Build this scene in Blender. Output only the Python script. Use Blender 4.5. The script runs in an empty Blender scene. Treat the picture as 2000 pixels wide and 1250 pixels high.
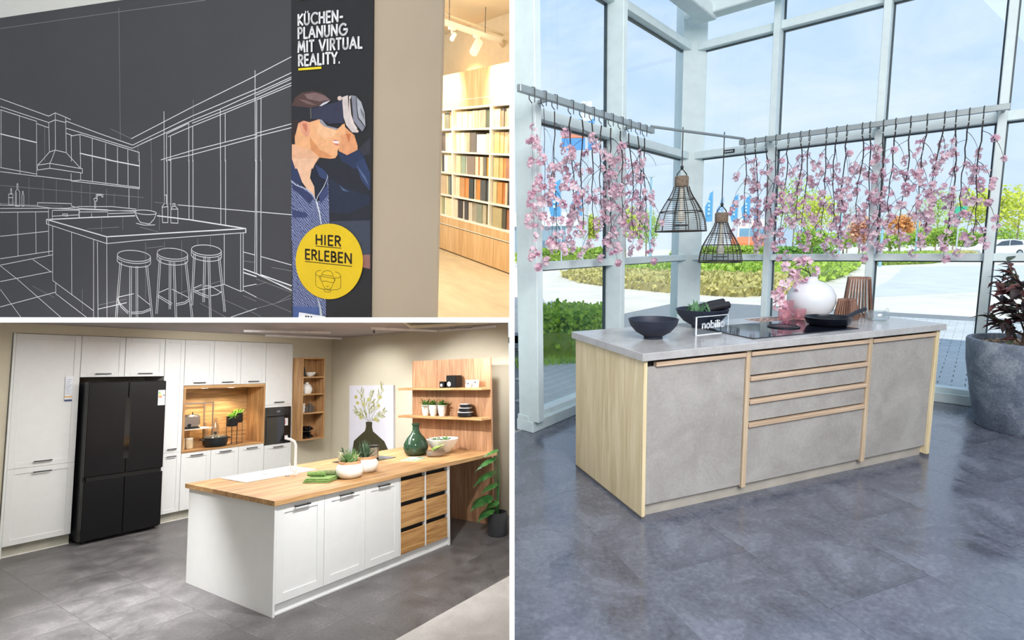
import bpy, math, random
from mathutils import Matrix, Vector, Euler
PI = math.pi
random.seed(7)
SC = bpy.context.scene
COL = SC.collection

# ---------------------------------------------------------------- camera
# Three showroom bays share one standpoint: the glazed bay is level with the world,
# the fitted kitchen below and the planning area above stand on ramps of their own.
EYE = Matrix(((0.999858, 0.016876, 0.000000, 0.000000), (-0.002273, 0.134665, -0.990889, 0.000000), (-0.016722, 0.990747, 0.134684, 1.473966), (0.000000, 0.000000, 0.000000, 1.000000)))
BAY = Matrix.Identity(4)                       # glazed bay, floor at z = 0
KITCHEN = Matrix(((0.564408, -0.825480, -0.005025, -5.325524), (0.803249, 0.547784, 0.233929, 6.014820), (-0.190351, -0.136068, 0.972241, -1.959036), (0.000000, 0.000000, 0.000000, 1.000000)))   # origin on the floor under the cabinet fronts
RACK = Matrix(((0.541869, 0.839101, 0.047831, -0.597671), (-0.823400, 0.541417, -0.169941, 8.364004), (-0.168494, 0.052702, 0.984293, 1.278405), (0.000000, 0.000000, 0.000000, 1.000000)))      # origin on the floor under the sample rack
MURAL = Matrix(((0.948742, 0.311163, 0.055365, -1.571568), (-0.312519, 0.949749, 0.017586, 4.211256), (-0.047111, -0.033987, 0.998311, 1.486940), (0.000000, 0.000000, 0.000000, 1.000000)))     # origin on the face of the printed wall
cam_d = bpy.data.cameras.new('camera'); cam = bpy.data.objects.new('camera', cam_d); COL.objects.link(cam)
cam.matrix_world = EYE
cam_d.sensor_width = 36.0; cam_d.lens = 1050.0 * 36.0 / 2000.0
cam_d.clip_start = 0.05; cam_d.clip_end = 600.0
SC.camera = cam
SC.cycles.max_bounces = 7; SC.cycles.diffuse_bounces = 4; SC.cycles.glossy_bounces = 3; SC.cycles.transparent_max_bounces = 14
SC.cycles.caustics_reflective = False; SC.cycles.caustics_refractive = False
SC.view_settings.view_transform = 'Standard'; SC.view_settings.look = 'None'
SC.view_settings.exposure = 0.2; SC.view_settings.gamma = 1.0; SC.view_settings.use_curve_mapping = False

def lin(c):
    r = []
    for v in c[:3]:
        v = v / 255.0
        r.append(v / 12.92 if v <= 0.04045 else ((v + 0.055) / 1.055) ** 2.4)
    return (r[0], r[1], r[2], 1.0)

# ---------------------------------------------------------------- sky
W = bpy.data.worlds.new('sky'); SC.world = W; W.use_nodes = True
nt = W.node_tree; nt.nodes.clear()
def N(t, kind, **kw):
    n = t.nodes.new(kind)
    for k, v in kw.items():
        if k in n.inputs: n.inputs[k].default_value = v
        else: setattr(n, k, v)
    return n
tc = N(nt, 'ShaderNodeTexCoord'); sep = N(nt, 'ShaderNodeSeparateXYZ')
nt.links.new(tc.outputs['Generated'], sep.inputs[0])
grad = N(nt, 'ShaderNodeMapRange'); grad.inputs[1].default_value = 0.0; grad.inputs[2].default_value = 0.75
nt.links.new(sep.outputs['Z'], grad.inputs[0])
cr = N(nt, 'ShaderNodeValToRGB'); nt.links.new(grad.outputs[0], cr.inputs[0])
cr.color_ramp.elements[0].color = lin((218, 233, 252)); cr.color_ramp.elements[1].color = lin((150, 194, 246))
mp = N(nt, 'ShaderNodeMapping'); mp.inputs['Scale'].default_value = (1.3, 1.3, 3.4); mp.inputs['Rotation'].default_value = (0.25, 0.1, 0.6)
nt.links.new(tc.outputs['Generated'], mp.inputs[0])
cl = N(nt, 'ShaderNodeTexNoise'); cl.inputs['Scale'].default_value = 2.1; cl.inputs['Detail'].default_value = 7.0; cl.inputs['Roughness'].default_value = 0.62; cl.inputs['Distortion'].default_value = 0.5
nt.links.new(mp.outputs[0], cl.inputs['Vector'])
cm = N(nt, 'ShaderNodeMapRange'); cm.inputs[1].default_value = 0.42; cm.inputs[2].default_value = 0.72; cm.inputs[4].default_value = 0.85
nt.links.new(cl.outputs['Fac'], cm.inputs[0])
mx = N(nt, 'ShaderNodeMix', data_type='RGBA'); mx.inputs[7].default_value = lin((238, 244, 254))
nt.links.new(cm.outputs[0], mx.inputs[0]); nt.links.new(cr.outputs[0], mx.inputs[6])
bg = N(nt, 'ShaderNodeBackground'); bg.inputs['Strength'].default_value = 0.98
nt.links.new(mx.outputs[2], bg.inputs[0])
wo = N(nt, 'ShaderNodeOutputWorld'); nt.links.new(bg.outputs[0], wo.inputs[0])

# ---------------------------------------------------------------- lights
def light(name, kind, energy, rgb, frame, loc, aim=None, **kw):
    d = bpy.data.lights.new(name, kind); d.energy = energy; d.color = lin(rgb)[:3]
    for k, v in kw.items(): setattr(d, k, v)
    o = bpy.data.objects.new(name, d); COL.objects.link(o)
    p = Vector(loc)
    rot = Matrix.Identity(4)
    if aim is not None:
        rot = (Vector(aim) - p).to_track_quat('-Z', 'Y').to_matrix().to_4x4()
    o.matrix_world = frame @ Matrix.Translation(p) @ rot
    return o
light('sun', 'SUN', 3.3, (255, 246, 230), BAY, (0, -10, 34), (5, 8, 0), angle=0.012)
# area fills added behind the standpoint, no such lamps are seen
light('hall_fill', 'AREA', 385, (249, 250, 254), BAY, (1.5, -2.6, 5.6), (1.5, 1.2, 0.4), shape='RECTANGLE', size=7.0, size_y=3.2)
light('kitchen_hall_fill', 'AREA', 210, (253, 250, 246), KITCHEN, (-3.4, -10.2, 3.6), (0.6, -3.0, 0.6), shape='RECTANGLE', size=3.4, size_y=2.2)
# kitchen spots under the slab
for i, (p, a, e, ang, bl) in enumerate((
        ((-1.9, -4.4, 2.25), (-0.2, 0.0, 1.55), 250, 46, 0.9), ((-0.55, -2.75, 2.2), (-0.45, -2.75, 0.0), 420, 58, 1.0),
        ((1.0, -1.9, 2.45), (1.6, 0.0, 1.3), 75, 95, 0.9), ((1.6, -3.3, 2.42), (3.2, -3.3, 1.2), 165, 85, 0.5),
        ((2.3, -1.6, 2.45), (3.7, -1.3, 1.4), 55, 80, 0.8), ((0.4, -5.0, 2.3), (1.2, -3.9, 0.4), 190, 90, 0.9),
        ((1.6, -2.2, 2.45), (1.9, -3.2, 0.92), 60, 85, 0.9), ((2.75, -4.15, 2.4), (3.7, -3.7, 1.2), 60, 80, 0.8))):  # the last spot is a fill added for the wall beside the screen
    light('kitchen_spot', 'SPOT', e, (253, 252, 251), KITCHEN, p, a, spot_size=math.radians(ang), spot_blend=bl, shadow_soft_size=0.04)
light('kitchen_fill', 'AREA', 105, (252, 250, 248), KITCHEN, (1.0, -1.9, 2.47), (1.0, -1.9, 0.0), shape='RECTANGLE', size=3.6, size_y=1.4)  # area fill added under the slab to lift the kitchen
# planning area: warm track spots that wash the fascia over the rack
for x, e in ((-0.75, 430), (0.80, 470)):
    light('rack_track_spot', 'SPOT', e, (255, 226, 178), RACK, (x - 0.1, -0.75, 3.0), (x, 0.0, 2.45), spot_size=math.radians(62), spot_blend=0.8, shadow_soft_size=0.05)
light('rack_room_fill', 'AREA', 150, (255, 240, 214), RACK, (0.6, -2.6, 3.25), (0.0, -1.0, 0.9), shape='RECTANGLE', size=3.0, size_y=2.0)  # warm area fill added as room ambient, no such panel is seen

# ---------------------------------------------------------------- materials
MATS = {}
def base_mat(key):
    m = bpy.data.materials.new(key); m.use_nodes = True
    t = m.node_tree; b = t.nodes['Principled BSDF']
    return m, t, b
def noise_of(t, scale, stretch=(1, 1, 1), detail=4.0, rough=0.6, dist=0.0, loc=(0, 0, 0)):
    tc = N(t, 'ShaderNodeTexCoord'); mp = N(t, 'ShaderNodeMapping')
    mp.inputs['Scale'].default_value = stretch; mp.inputs['Location'].default_value = loc
    t.links.new(tc.outputs['Object'], mp.inputs[0])
    n = N(t, 'ShaderNodeTexNoise'); n.inputs['Scale'].default_value = scale; n.inputs['Detail'].default_value = detail
    n.inputs['Roughness'].default_value = rough; n.inputs['Distortion'].default_value = dist
    t.links.new(mp.outputs[0], n.inputs['Vector'])
    return n
def ramp(t, src, stops):
    r = N(t, 'ShaderNodeValToRGB'); t.links.new(src, r.inputs[0])
    e = r.color_ramp.elements
    e[0].position, e[0].color = stops[0][0], lin(stops[0][1])
    e[1].position, e[1].color = stops[-1][0], lin(stops[-1][1])
    for p, c in stops[1:-1]:
        k = e.new(p); k.color = lin(c)
    return r
def bump(t, b, src, strength, dist=0.01):
    n = N(t, 'ShaderNodeBump'); n.inputs['Strength'].default_value = strength; n.inputs['Distance'].default_value = dist
    t.links.new(src, n.inputs['Height']); t.links.new(n.outputs[0], b.inputs['Normal'])
def mat(key, rgb=(200, 200, 200), rough=0.5, metal=0.0, var=0.05, scale=9.0, bmp=0.0, spec=0.5, trans=0.0, emit=0.0, alpha=1.0, sheen=0.0, stretch=(1, 1, 1)):
    if key in MATS: return MATS[key]
    m, t, b = base_mat(key)
    n = noise_of(t, scale, stretch)
    lo = tuple(max(0, c * (1 - var)) for c in rgb); hi = tuple(min(255, c * (1 + var)) for c in rgb)
    r = ramp(t, n.outputs['Fac'], [(0.3, lo), (0.7, hi)])
    t.links.new(r.outputs[0], b.inputs['Base Color'])
    b.inputs['Roughness'].default_value = rough; b.inputs['Metallic'].default_value = metal
    b.inputs['Specular IOR Level'].default_value = spec
    b.inputs['Transmission Weight'].default_value = trans
    if sheen: b.inputs['Sheen Weight'].default_value = sheen
    if bmp: bump(t, b, n.outputs['Fac'], bmp)
    if emit:
        b.inputs['Emission Color'].default_value = lin(rgb); b.inputs['Emission Strength'].default_value = emit
    MATS[key] = m
    return m
def wood(key, dark, mid, light_, axis=2, rough=0.5, scale=1.0, bmp=0.12):
    if key in MATS: return MATS[key]
    m, t, b = base_mat(key)
    st = [9.0 * scale] * 3; st[axis] = 0.7 * scale
    n = noise_of(t, 2.2, tuple(st), 6.0, 0.62, 0.9)
    st2 = [60.0 * scale] * 3; st2[axis] = 1.6 * scale
    f = noise_of(t, 2.0, tuple(st2), 3.0, 0.6)
    mxn = N(t, 'ShaderNodeMix', data_type='FLOAT'); mxn.inputs[0].default_value = 0.35
    t.links.new(n.outputs['Fac'], mxn.inputs[2]); t.links.new(f.outputs['Fac'], mxn.inputs[3])
    r = ramp(t, mxn.outputs[0], [(0.39, dark), (0.5, mid), (0.61, light_)])
    t.links.new(r.outputs[0], b.inputs['Base Color']); b.inputs['Roughness'].default_value = rough
    bump(t, b, f.outputs['Fac'], bmp, 0.004)
    MATS[key] = m
    return m
def clear_glass(key, tint=(255, 255, 255), gloss=0.06, body=0.0, rough=0.0):
    """thin glass: light passes straight through, the surface mirrors a little"""
    if key in MATS: return MATS[key]
    m = bpy.data.materials.new(key); m.use_nodes = True; t = m.node_tree; t.nodes.clear()
    tr = N(t, 'ShaderNodeBsdfTransparent'); tr.inputs[0].default_value = lin(tint)
    gl = N(t, 'ShaderNodeBsdfGlossy'); gl.inputs['Roughness'].default_value = rough
    fr = N(t, 'ShaderNodeLayerWeight'); fr.inputs[0].default_value = 0.5
    pw_ = N(t, 'ShaderNodeMath', operation='POWER'); pw_.inputs[1].default_value = 5.0
    t.links.new(fr.outputs['Facing'], pw_.inputs[0])
    mu = N(t, 'ShaderNodeMath', operation='MULTIPLY_ADD'); mu.inputs[1].default_value = 0.6; mu.inputs[2].default_value = gloss
    t.links.new(pw_.outputs[0], mu.inputs[0])
    ms = N(t, 'ShaderNodeMixShader'); t.links.new(mu.outputs[0], ms.inputs[0]); t.links.new(tr.outputs[0], ms.inputs[1]); t.links.new(gl.outputs[0], ms.inputs[2])
    last = ms.outputs[0]
    if body:
        df = N(t, 'ShaderNodeBsdfDiffuse'); df.inputs[0].default_value = lin(tint)
        m2 = N(t, 'ShaderNodeMixShader'); m2.inputs[0].default_value = body
        t.links.new(last, m2.inputs[1]); t.links.new(df.outputs[0], m2.inputs[2]); last = m2.outputs[0]
    o = N(t, 'ShaderNodeOutputMaterial'); t.links.new(last, o.inputs[0])
    MATS[key] = m
    return m
def slab_floor(key, dark, mid, light_, r0, r1, scale=3.0, bmp=0.1, spec=0.5):
    """mottled vinyl slab: colour and gloss both vary in cloudy patches"""
    if key in MATS: return MATS[key]
    m, t, b = base_mat(key)
    n = noise_of(t, scale, (1, 1, 1), 9.0, 0.68, 0.6)
    f = noise_of(t, scale * 14, (1, 1, 1), 3.0, 0.6)
    mxn = N(t, 'ShaderNodeMix', data_type='FLOAT'); mxn.inputs[0].default_value = 0.3
    t.links.new(n.outputs['Fac'], mxn.inputs[2]); t.links.new(f.outputs['Fac'], mxn.inputs[3])
    r = ramp(t, mxn.outputs[0], [(0.34, dark), (0.5, mid), (0.66, light_)])
    t.links.new(r.outputs[0], b.inputs['Base Color'])
    mr = N(t, 'ShaderNodeMapRange'); mr.inputs[1].default_value = 0.4; mr.inputs[2].default_value = 0.6; mr.inputs[3].default_value = r0; mr.inputs[4].default_value = r1
    t.links.new(n.outputs['Fac'], mr.inputs[0]); t.links.new(mr.outputs[0], b.inputs['Roughness'])
    bump(t, b, f.outputs['Fac'], bmp, 0.003); b.inputs['Specular IOR Level'].default_value = spec
    MATS[key] = m
    return m
def leafy(key, a, b_, rough=0.55, trans=0.25):
    """leaves: colour varies from leaf to leaf along the crown, some light shines through"""
    if key in MATS: return MATS[key]
    m, t, b = base_mat(key)
    n = noise_of(t, 6.0, (1, 1, 1), 3.0, 0.7)
    r = ramp(t, n.outputs['Fac'], [(0.32, a), (0.68, b_)])
    t.links.new(r.outputs[0], b.inputs['Base Color']); b.inputs['Roughness'].default_value = rough
    tl = N(t, 'ShaderNodeBsdfTranslucent'); t.links.new(r.outputs[0], tl.inputs[0])
    ms = N(t, 'ShaderNodeMixShader'); ms.inputs[0].default_value = trans
    t.links.new(b.outputs[0], ms.inputs[1]); t.links.new(tl.outputs[0], ms.inputs[2])
    t.links.new(ms.outputs[0], t.nodes['Material Output'].inputs[0])
    MATS[key] = m
    return m

# ---------------------------------------------------------------- mesh builder
class MB:
    def __init__(s): s.v = []; s.f = []
    def add(s, vs, fs):
        b = len(s.v); s.v += [tuple(p) for p in vs]; s.f += [tuple(b + i for i in f) for f in fs]; return s
    def box(s, x0, x1, y0, y1, z0, z1, bev=0.0):
        if x0 > x1: x0, x1 = x1, x0
        if y0 > y1: y0, y1 = y1, y0
        if z0 > z1: z0, z1 = z1, z0
        if bev <= 0:
            return s.add([(x0, y0, z0), (x1, y0, z0), (x1, y1, z0), (x0, y1, z0), (x0, y0, z1), (x1, y0, z1), (x1, y1, z1), (x0, y1, z1)],
                         [(3, 2, 1, 0), (4, 5, 6, 7), (0, 1, 5, 4), (1, 2, 6, 5), (2, 3, 7, 6), (3, 0, 4, 7)])
        e = min(bev, (x1 - x0) * .45, (y1 - y0) * .45, (z1 - z0) * .45)
        def ring(z, i): return [(x0 + i, y0 + i, z)] and [(x0 + i, y0, z), (x1 - i, y0, z), (x1, y0 + i, z), (x1, y1 - i, z), (x1 - i, y1, z), (x0 + i, y1, z), (x0, y1 - i, z), (x0, y0 + i, z)]
        def inner(z): return [(x0 + e, y0 + e, z), (x1 - e, y0 + e, z), (x1 - e, y0 + e, z), (x1 - e, y1 - e, z), (x1 - e, y1 - e, z), (x0 + e, y1 - e, z), (x0 + e, y1 - e, z), (x0 + e, y0 + e, z)]
        lo = [(x0 + e, y0 + e, z0), (x1 - e, y0 + e, z0), (x1 - e, y1 - e, z0), (x0 + e, y1 - e, z0)]
        hi = [(p[0], p[1], z1) for p in lo]
        r0 = ring(z0 + e, e); r1 = ring(z1 - e, e)
        vs = lo + hi + r0 + r1
        fs = [(3, 2, 1, 0), (4, 5, 6, 7)]
        for k in range(8):
            fs.append((8 + k, 8 + (k + 1) % 8, 16 + (k + 1) % 8, 16 + k))
        own = (0, 1, 1, 2, 2, 3, 3, 0)
        for k in range(8):
            a, c = own[k], own[(k + 1) % 8]
            if a == c:
                fs.append((a, 8 + (k + 1) % 8, 8 + k)); fs.append((4 + a, 16 + k, 16 + (k + 1) % 8))
            else:
                fs.append((a, c, 8 + (k + 1) % 8, 8 + k)); fs.append((4 + a, 16 + k, 16 + (k + 1) % 8, 4 + c))
        return s.add(vs, fs)
    def prism(s, poly, z0, z1, axis=2):
        n = len(poly)
        def P(p, z): return (p[0], p[1], z) if axis == 2 else ((p[0], z, p[1]) if axis == 1 else (z, p[0], p[1]))
        vs = [P(p, z0) for p in poly] + [P(p, z1) for p in poly]
        fs = [tuple(range(n - 1, -1, -1)), tuple(range(n, 2 * n))] + [(i, (i + 1) % n, n + (i + 1) % n, n + i) for i in range(n)]
        return s.add(vs, fs)
    def poly(s, pts): return s.add(pts, [tuple(range(len(pts)))])
    def tube(s, pts, r, seg=8, closed=False, cap=True):
        pts = [Vector(p) for p in pts]; n = len(pts)
        rs = r if isinstance(r, (list, tuple)) else [r] * n
        vs = []; prev = None
        for i, p in enumerate(pts):
            if closed: d = (pts[(i + 1) % n] - pts[i - 1])
            else: d = pts[min(i + 1, n - 1)] - pts[max(i - 1, 0)]
            if d.length < 1e-9: d = Vector((0, 0, 1))
            d.normalize()
            if prev is None:
                u = d.orthogonal().normalized()
            else:
                u = prev - d * prev.dot(d)
                if u.length < 1e-6: u = d.orthogonal()
                u.normalize()
            prev = u; w = d.cross(u)
            for k in range(seg):
                a = 2 * PI * k / seg; vs.append(p + (u * math.cos(a) + w * math.sin(a)) * rs[i])
        fs = []
        for i in range(n if closed else n - 1):
            j = (i + 1) % n
            for k in range(seg): fs.append((i * seg + k, i * seg + (k + 1) % seg, j * seg + (k + 1) % seg, j * seg + k))
        if cap and not closed:
            fs.append(tuple(range(seg - 1, -1, -1))); fs.append(tuple(range((n - 1) * seg, n * seg)))
        return s.add(vs, fs)
    def lathe(s, prof, seg=28, c=(0, 0, 0), sx=1.0, sy=1.0):
        vs = []; fs = []; idx = []
        for r, z in prof:
            if r < 1e-6: idx.append([len(vs)]); vs.append((c[0], c[1], c[2] + z))
            else:
                idx.append(list(range(len(vs), len(vs) + seg)))
                for k in range(seg):
                    a = 2 * PI * k / seg; vs.append((c[0] + r * sx * math.cos(a), c[1] + r * sy * math.sin(a), c[2] + z))
        for a, b in zip(idx[:-1], idx[1:]):
            for k in range(seg):
                k2 = (k + 1) % seg
                if len(a) == 1 and len(b) == 1: continue
                if len(a) == 1: fs.append((a[0], b[k2], b[k]))
                elif len(b) == 1: fs.append((a[k], a[k2], b[0]))
                else: fs.append((a[k], a[k2], b[k2], b[k]))
        return s.add(vs, fs)
    def leaf(s, p, d, up, ln, w, fold=0.18, droop=0.25):
        d = Vector(d).normalized(); up = Vector(up); sd = d.cross(up)
        if sd.length < 1e-5: sd = d.orthogonal()
        sd.normalize(); nn = sd.cross(d).normalized(); p = Vector(p)
        m = p + d * ln * .5 - nn * droop * ln * .12; tip = p + d * ln - nn * droop * ln * .6
        q = p + d * ln * .25
        return s.add([p, q + sd * w * .42 + nn * fold * w, m + sd * w * .5 + nn * fold * w, tip, m - sd * w * .5 + nn * fold * w, q - sd * w * .42 + nn * fold * w, m],
                     [(0, 1, 2, 6), (6, 2, 3), (0, 6, 4, 5), (6, 3, 4)])
    def ribbon(s, pts, w, y=0.0):
        """flat stroke in the xz plane"""
        for (x0, z0), (x1, z1) in zip(pts[:-1], pts[1:]):
            dx, dz = x1 - x0, z1 - z0; l = math.hypot(dx, dz)
            if l < 1e-7: continue
            ex, ez = dx / l * w * .28, dz / l * w * .28; nx, nz = -dz / l * w * .5, dx / l * w * .5
            s.add([(x0 - ex + nx, y, z0 - ez + nz), (x0 - ex - nx, y, z0 - ez - nz), (x1 + ex - nx, y, z1 + ez - nz), (x1 + ex + nx, y, z1 + ez + nz)], [(0, 1, 2, 3)])
        return s
    def cut(s, frame):
        """trim what would run through the party wall"""
        import bmesh
        bm = bmesh.new(); me = s.mesh('tmp'); bm.from_mesh(me); bpy.data.meshes.remove(me)
        inv = frame.inverted(); no = (inv.to_3x3() @ Vector(EYE.col[0][:3])).normalized(); co = inv @ (EYE.translation - Vector(EYE.col[0][:3]) * 0.0085)
        r = bmesh.ops.bisect_plane(bm, geom=bm.verts[:] + bm.edges[:] + bm.faces[:], plane_co=co, plane_no=no, clear_outer=True)
        ed = [e for e in r['geom_cut'] if isinstance(e, bmesh.types.BMEdge)]
        if ed: bmesh.ops.holes_fill(bm, edges=ed, sides=0)
        bm.verts.index_update(); s.v = [tuple(v.co) for v in bm.verts]; s.f = [tuple(v.index for v in f.verts) for f in bm.faces]; bm.free()
        return s
    def xf(s, m):
        s.v = [tuple(m @ Vector(p)) for p in s.v]; return s
    def mesh(s, name, smooth=None):
        me = bpy.data.meshes.new(name); me.from_pydata(s.v, [], s.f); me.update()
        if smooth is not None:
            me.polygons.foreach_set('use_smooth', [True] * len(me.polygons))
            try: me.set_sharp_from_angle(angle=math.radians(smooth))
            except Exception: pass
        return me
    def build(s, name, m, parent=None, smooth=None, loc=None, rz=0.0, label=None, kind=None):
        me = s.mesh(name, smooth); me.materials.append(m)
        return place(me, name, parent, loc, rz, label, kind)
def place(me, name, parent=None, loc=None, rz=0.0, label=None, kind=None):
    o = bpy.data.objects.new(name, me); COL.objects.link(o)
    if parent is not None: o.parent = parent
    if loc is not None: o.location = loc
    if rz: o.rotation_euler = (0, 0, rz)
    if label: o['label'] = label
    if kind: o['kind'] = kind
    return o
def put(o, frame, loc=(0, 0, 0), rz=0.0, rx=0.0, ry=0.0):
    o.matrix_world = frame @ Matrix.Translation(Vector(loc)) @ Euler((rx, ry, rz)).to_matrix().to_4x4()
    return o
def tag(o, label, cat, group=None, kind=None):
    o['label'] = label; o['category'] = cat
    if group: o['group'] = group
    if kind: o['kind'] = kind
    return o
def thing(name, label, cat, frame, loc=(0, 0, 0), rz=0.0, group=None, rx=0.0, ry=0.0):
    o = bpy.data.objects.new(name, None); COL.objects.link(o); o.empty_display_size = 0.05
    put(o, frame, loc, rz, rx, ry); return tag(o, label, cat, group)
def single(name, mb, m, label, cat, frame, loc=(0, 0, 0), rz=0.0, group=None, smooth=None, rx=0.0, ry=0.0):
    o = mb.build(name, m, None, smooth); put(o, frame, loc, rz, rx, ry); return tag(o, label, cat, group)
def struct(name, mb, m, frame, loc=(0, 0, 0), rz=0.0, smooth=None, label=None):
    o = mb.build(name, m, None, smooth); put(o, frame, loc, rz); o['kind'] = 'structure'
    if label: o['label'] = label
    return o
def rnd(a, b): return random.uniform(a, b)

# ---------------------------------------------------------------- plain sans letters as strokes (height 1)
def _arc(cx, cz, rx, rz_, a0, a1, n=8):
    return [(cx + rx * math.cos(math.radians(a0 + (a1 - a0) * i / n)), cz + rz_ * math.sin(math.radians(a0 + (a1 - a0) * i / n))) for i in range(n + 1)]
GLYPH = {
 'K': (.62, [[(.08, 0), (.08, 1)], [(.58, 1), (.1, .5), (.6, 0)]]),
 'Ü': (.68, [[(.08, 1), (.08, .32)] + _arc(.34, .28, .26, .28, 180, 360) + [(.6, .32), (.6, 1)], [(.2, 1.17), (.21, 1.17)], [(.47, 1.17), (.48, 1.17)]]),
 'U': (.68, [[(.08, 1), (.08, .32)] + _arc(.34, .28, .26, .28, 180, 360) + [(.6, .32), (.6, 1)]]),
 'C': (.82, [_arc(.52, .5, .44, .5, 52, 308, 14)]),
 'G': (.9, [_arc(.52, .5, .44, .5, 50, 350, 16) + [(.94, .5), (.58, .5)]]),
 'H': (.7, [[(.08, 0), (.08, 1)], [(.62, 0), (.62, 1)], [(.08, .52), (.62, .52)]]),
 'E': (.54, [[(.5, 1), (.08, 1), (.08, 0), (.5, 0)], [(.08, .52), (.46, .52)]]),
 'N': (.76, [[(.08, 0), (.08, 1), (.68, 0), (.68, 1)]]),
 '-': (.4, [[(.06, .38), (.34, .38)]]),
 'P': (.56, [[(.08, 0), (.08, 1), (.28, 1)] + _arc(.28, .74, .24, .26, 90, -90) + [(.08, .48)]]),
 'L': (.48, [[(.08, 1), (.08, 0), (.46, 0)]]),
 'A': (.78, [[(.04, 0), (.39, 1), (.74, 0)], [(.18, .34), (.6, .34)]]),
 'M': (.9, [[(.06, 0), (.16, 1), (.45, .2), (.74, 1), (.84, 0)]]),
 'I': (.22, [[(.1, 0), (.1, 1)]]),
 'T': (.58, [[(.02, 1), (.54, 1)], [(.28, 1), (.28, 0)]]),
 'V': (.76, [[(.04, 1), (.38, 0), (.72, 1)]]),
 'R': (.6, [[(.08, 0), (.08, 1), (.28, 1)] + _arc(.28, .75, .24, .25, 90, -90) + [(.08, .5)], [(.28, .5), (.56, 0)]]),
 'Y': (.66, [[(.02, 1), (.32, .5), (.62, 1)], [(.32, .5), (.32, 0)]]),
 'B': (.58, [[(.08, .52), (.3, .52)] + _arc(.28, .26, .26, .26, 90, -90) + [(.08, 0), (.08, 1), (.26, 1)] + _arc(.26, .76, .22, .24, 90, -90)]),
 '.': (.24, [[(.08, .04), (.1, .04)]]), ' ': (.3, []),
 'n': (.6, [[(.08, 0), (.08, .62)], [(.08, .36)] + _arc(.3, .4, .2, .22, 170, 0) + [(.5, 0)]]),
 'o': (.66, [_arc(.32, .31, .24, .31, 0, 360, 14)]),
 'b': (.66, [[(.08, 0), (.08, 1)], _arc(.34, .31, .24, .31, 0, 360, 14)]),
 'i': (.24, [[(.1, 0), (.1, .62)], [(.1, .9), (.1, .92)]]),
 'l': (.24, [[(.1, 0), (.1, 1)]]),
 'a': (.66, [_arc(.3, .31, .24, .31, 0, 360, 14), [(.54, 0), (.54, .62)]]),
}
def lettering(txt, x0, z0, x1, z1, h, weight=0.15, y=0.0, gap=0.15):
    """strokes of a line of capitals running from (x0,z0) to (x1,z1) on a wall, letters h tall"""
    total = sum(GLYPH[c][0] + gap for c in txt) - gap
    L = math.hypot(x1 - x0, z1 - z0); sx = L / total
    ux, uz = (x1 - x0) / L, (z1 - z0) / L
    mb = MB(); pos = 0.0
    for c in txt:
        wd, strokes = GLYPH[c]
        for st in strokes:
            mb.ribbon([(x0 + (pos + px) * sx * ux, z0 + (pos + px) * sx * uz + pz * h) for px, pz in st], weight * h, y)
        pos += wd + gap
    return mb
# ================================================================ building shell
M_white = mat('white_wall_paint', (246, 246, 246), 0.7, var=0.01)
M_frame = mat('pale_window_frame', (222, 236, 236), 0.4, var=0.02)
M_gasket = mat('dark_gasket', (62, 76, 82), 0.4, var=0.1)
M_glass = clear_glass('window_glass', (250, 254, 255), 0.015)
M_bayfloor = slab_floor('bay_floor_slab', (66, 69, 80), (95, 99, 112), (124, 129, 142), 0.10, 0.36, 3.2, 0.10, 1.0)
DIR = EYE.to_3x3().to_4x4()
SPLIT = Matrix.Translation(EYE.translation) @ DIR    # the party wall and the storey slab meet at the standpoint
mb = MB().box(-0.0071, 0.0071, -7.0, 7.0, -10.6, -1.5)
struct('wall_party', mb, M_white, SPLIT)
mb = MB().prism([(-8.5, -1.5), (-0.0075, -1.5), (-0.0075, -8.2), (-8.5, -8.2)][::-1], -0.0071, 0.0071, 1)
struct('floor_slab', mb, M_white, SPLIT)
# unseen hall shell, added to keep sky light out from behind and above
M_hall = mat('hall_paint', (232, 230, 226), 0.85, var=0.02)
struct('wall_rear', MB().box(-12, 12, -7.2, -7.0, -5, 8.2), M_hall, BAY)
struct('wall_right', MB().box(9.0, 9.2, -7.0, 1.2, -0.1, 8.2), M_hall, BAY)
struct('wall_left', MB().box(-12.2, -12, -7.0, 9.5, -5, 8.2), M_hall, BAY)
struct('ceiling', MB().prism([(-12, -7), (9.2, -7), (9.2, 0.27), (2.084, 6.49), (-0.3, 3.75), (-0.3, 12), (-12, 12)], 8.0, 8.2), M_hall, BAY)

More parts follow.
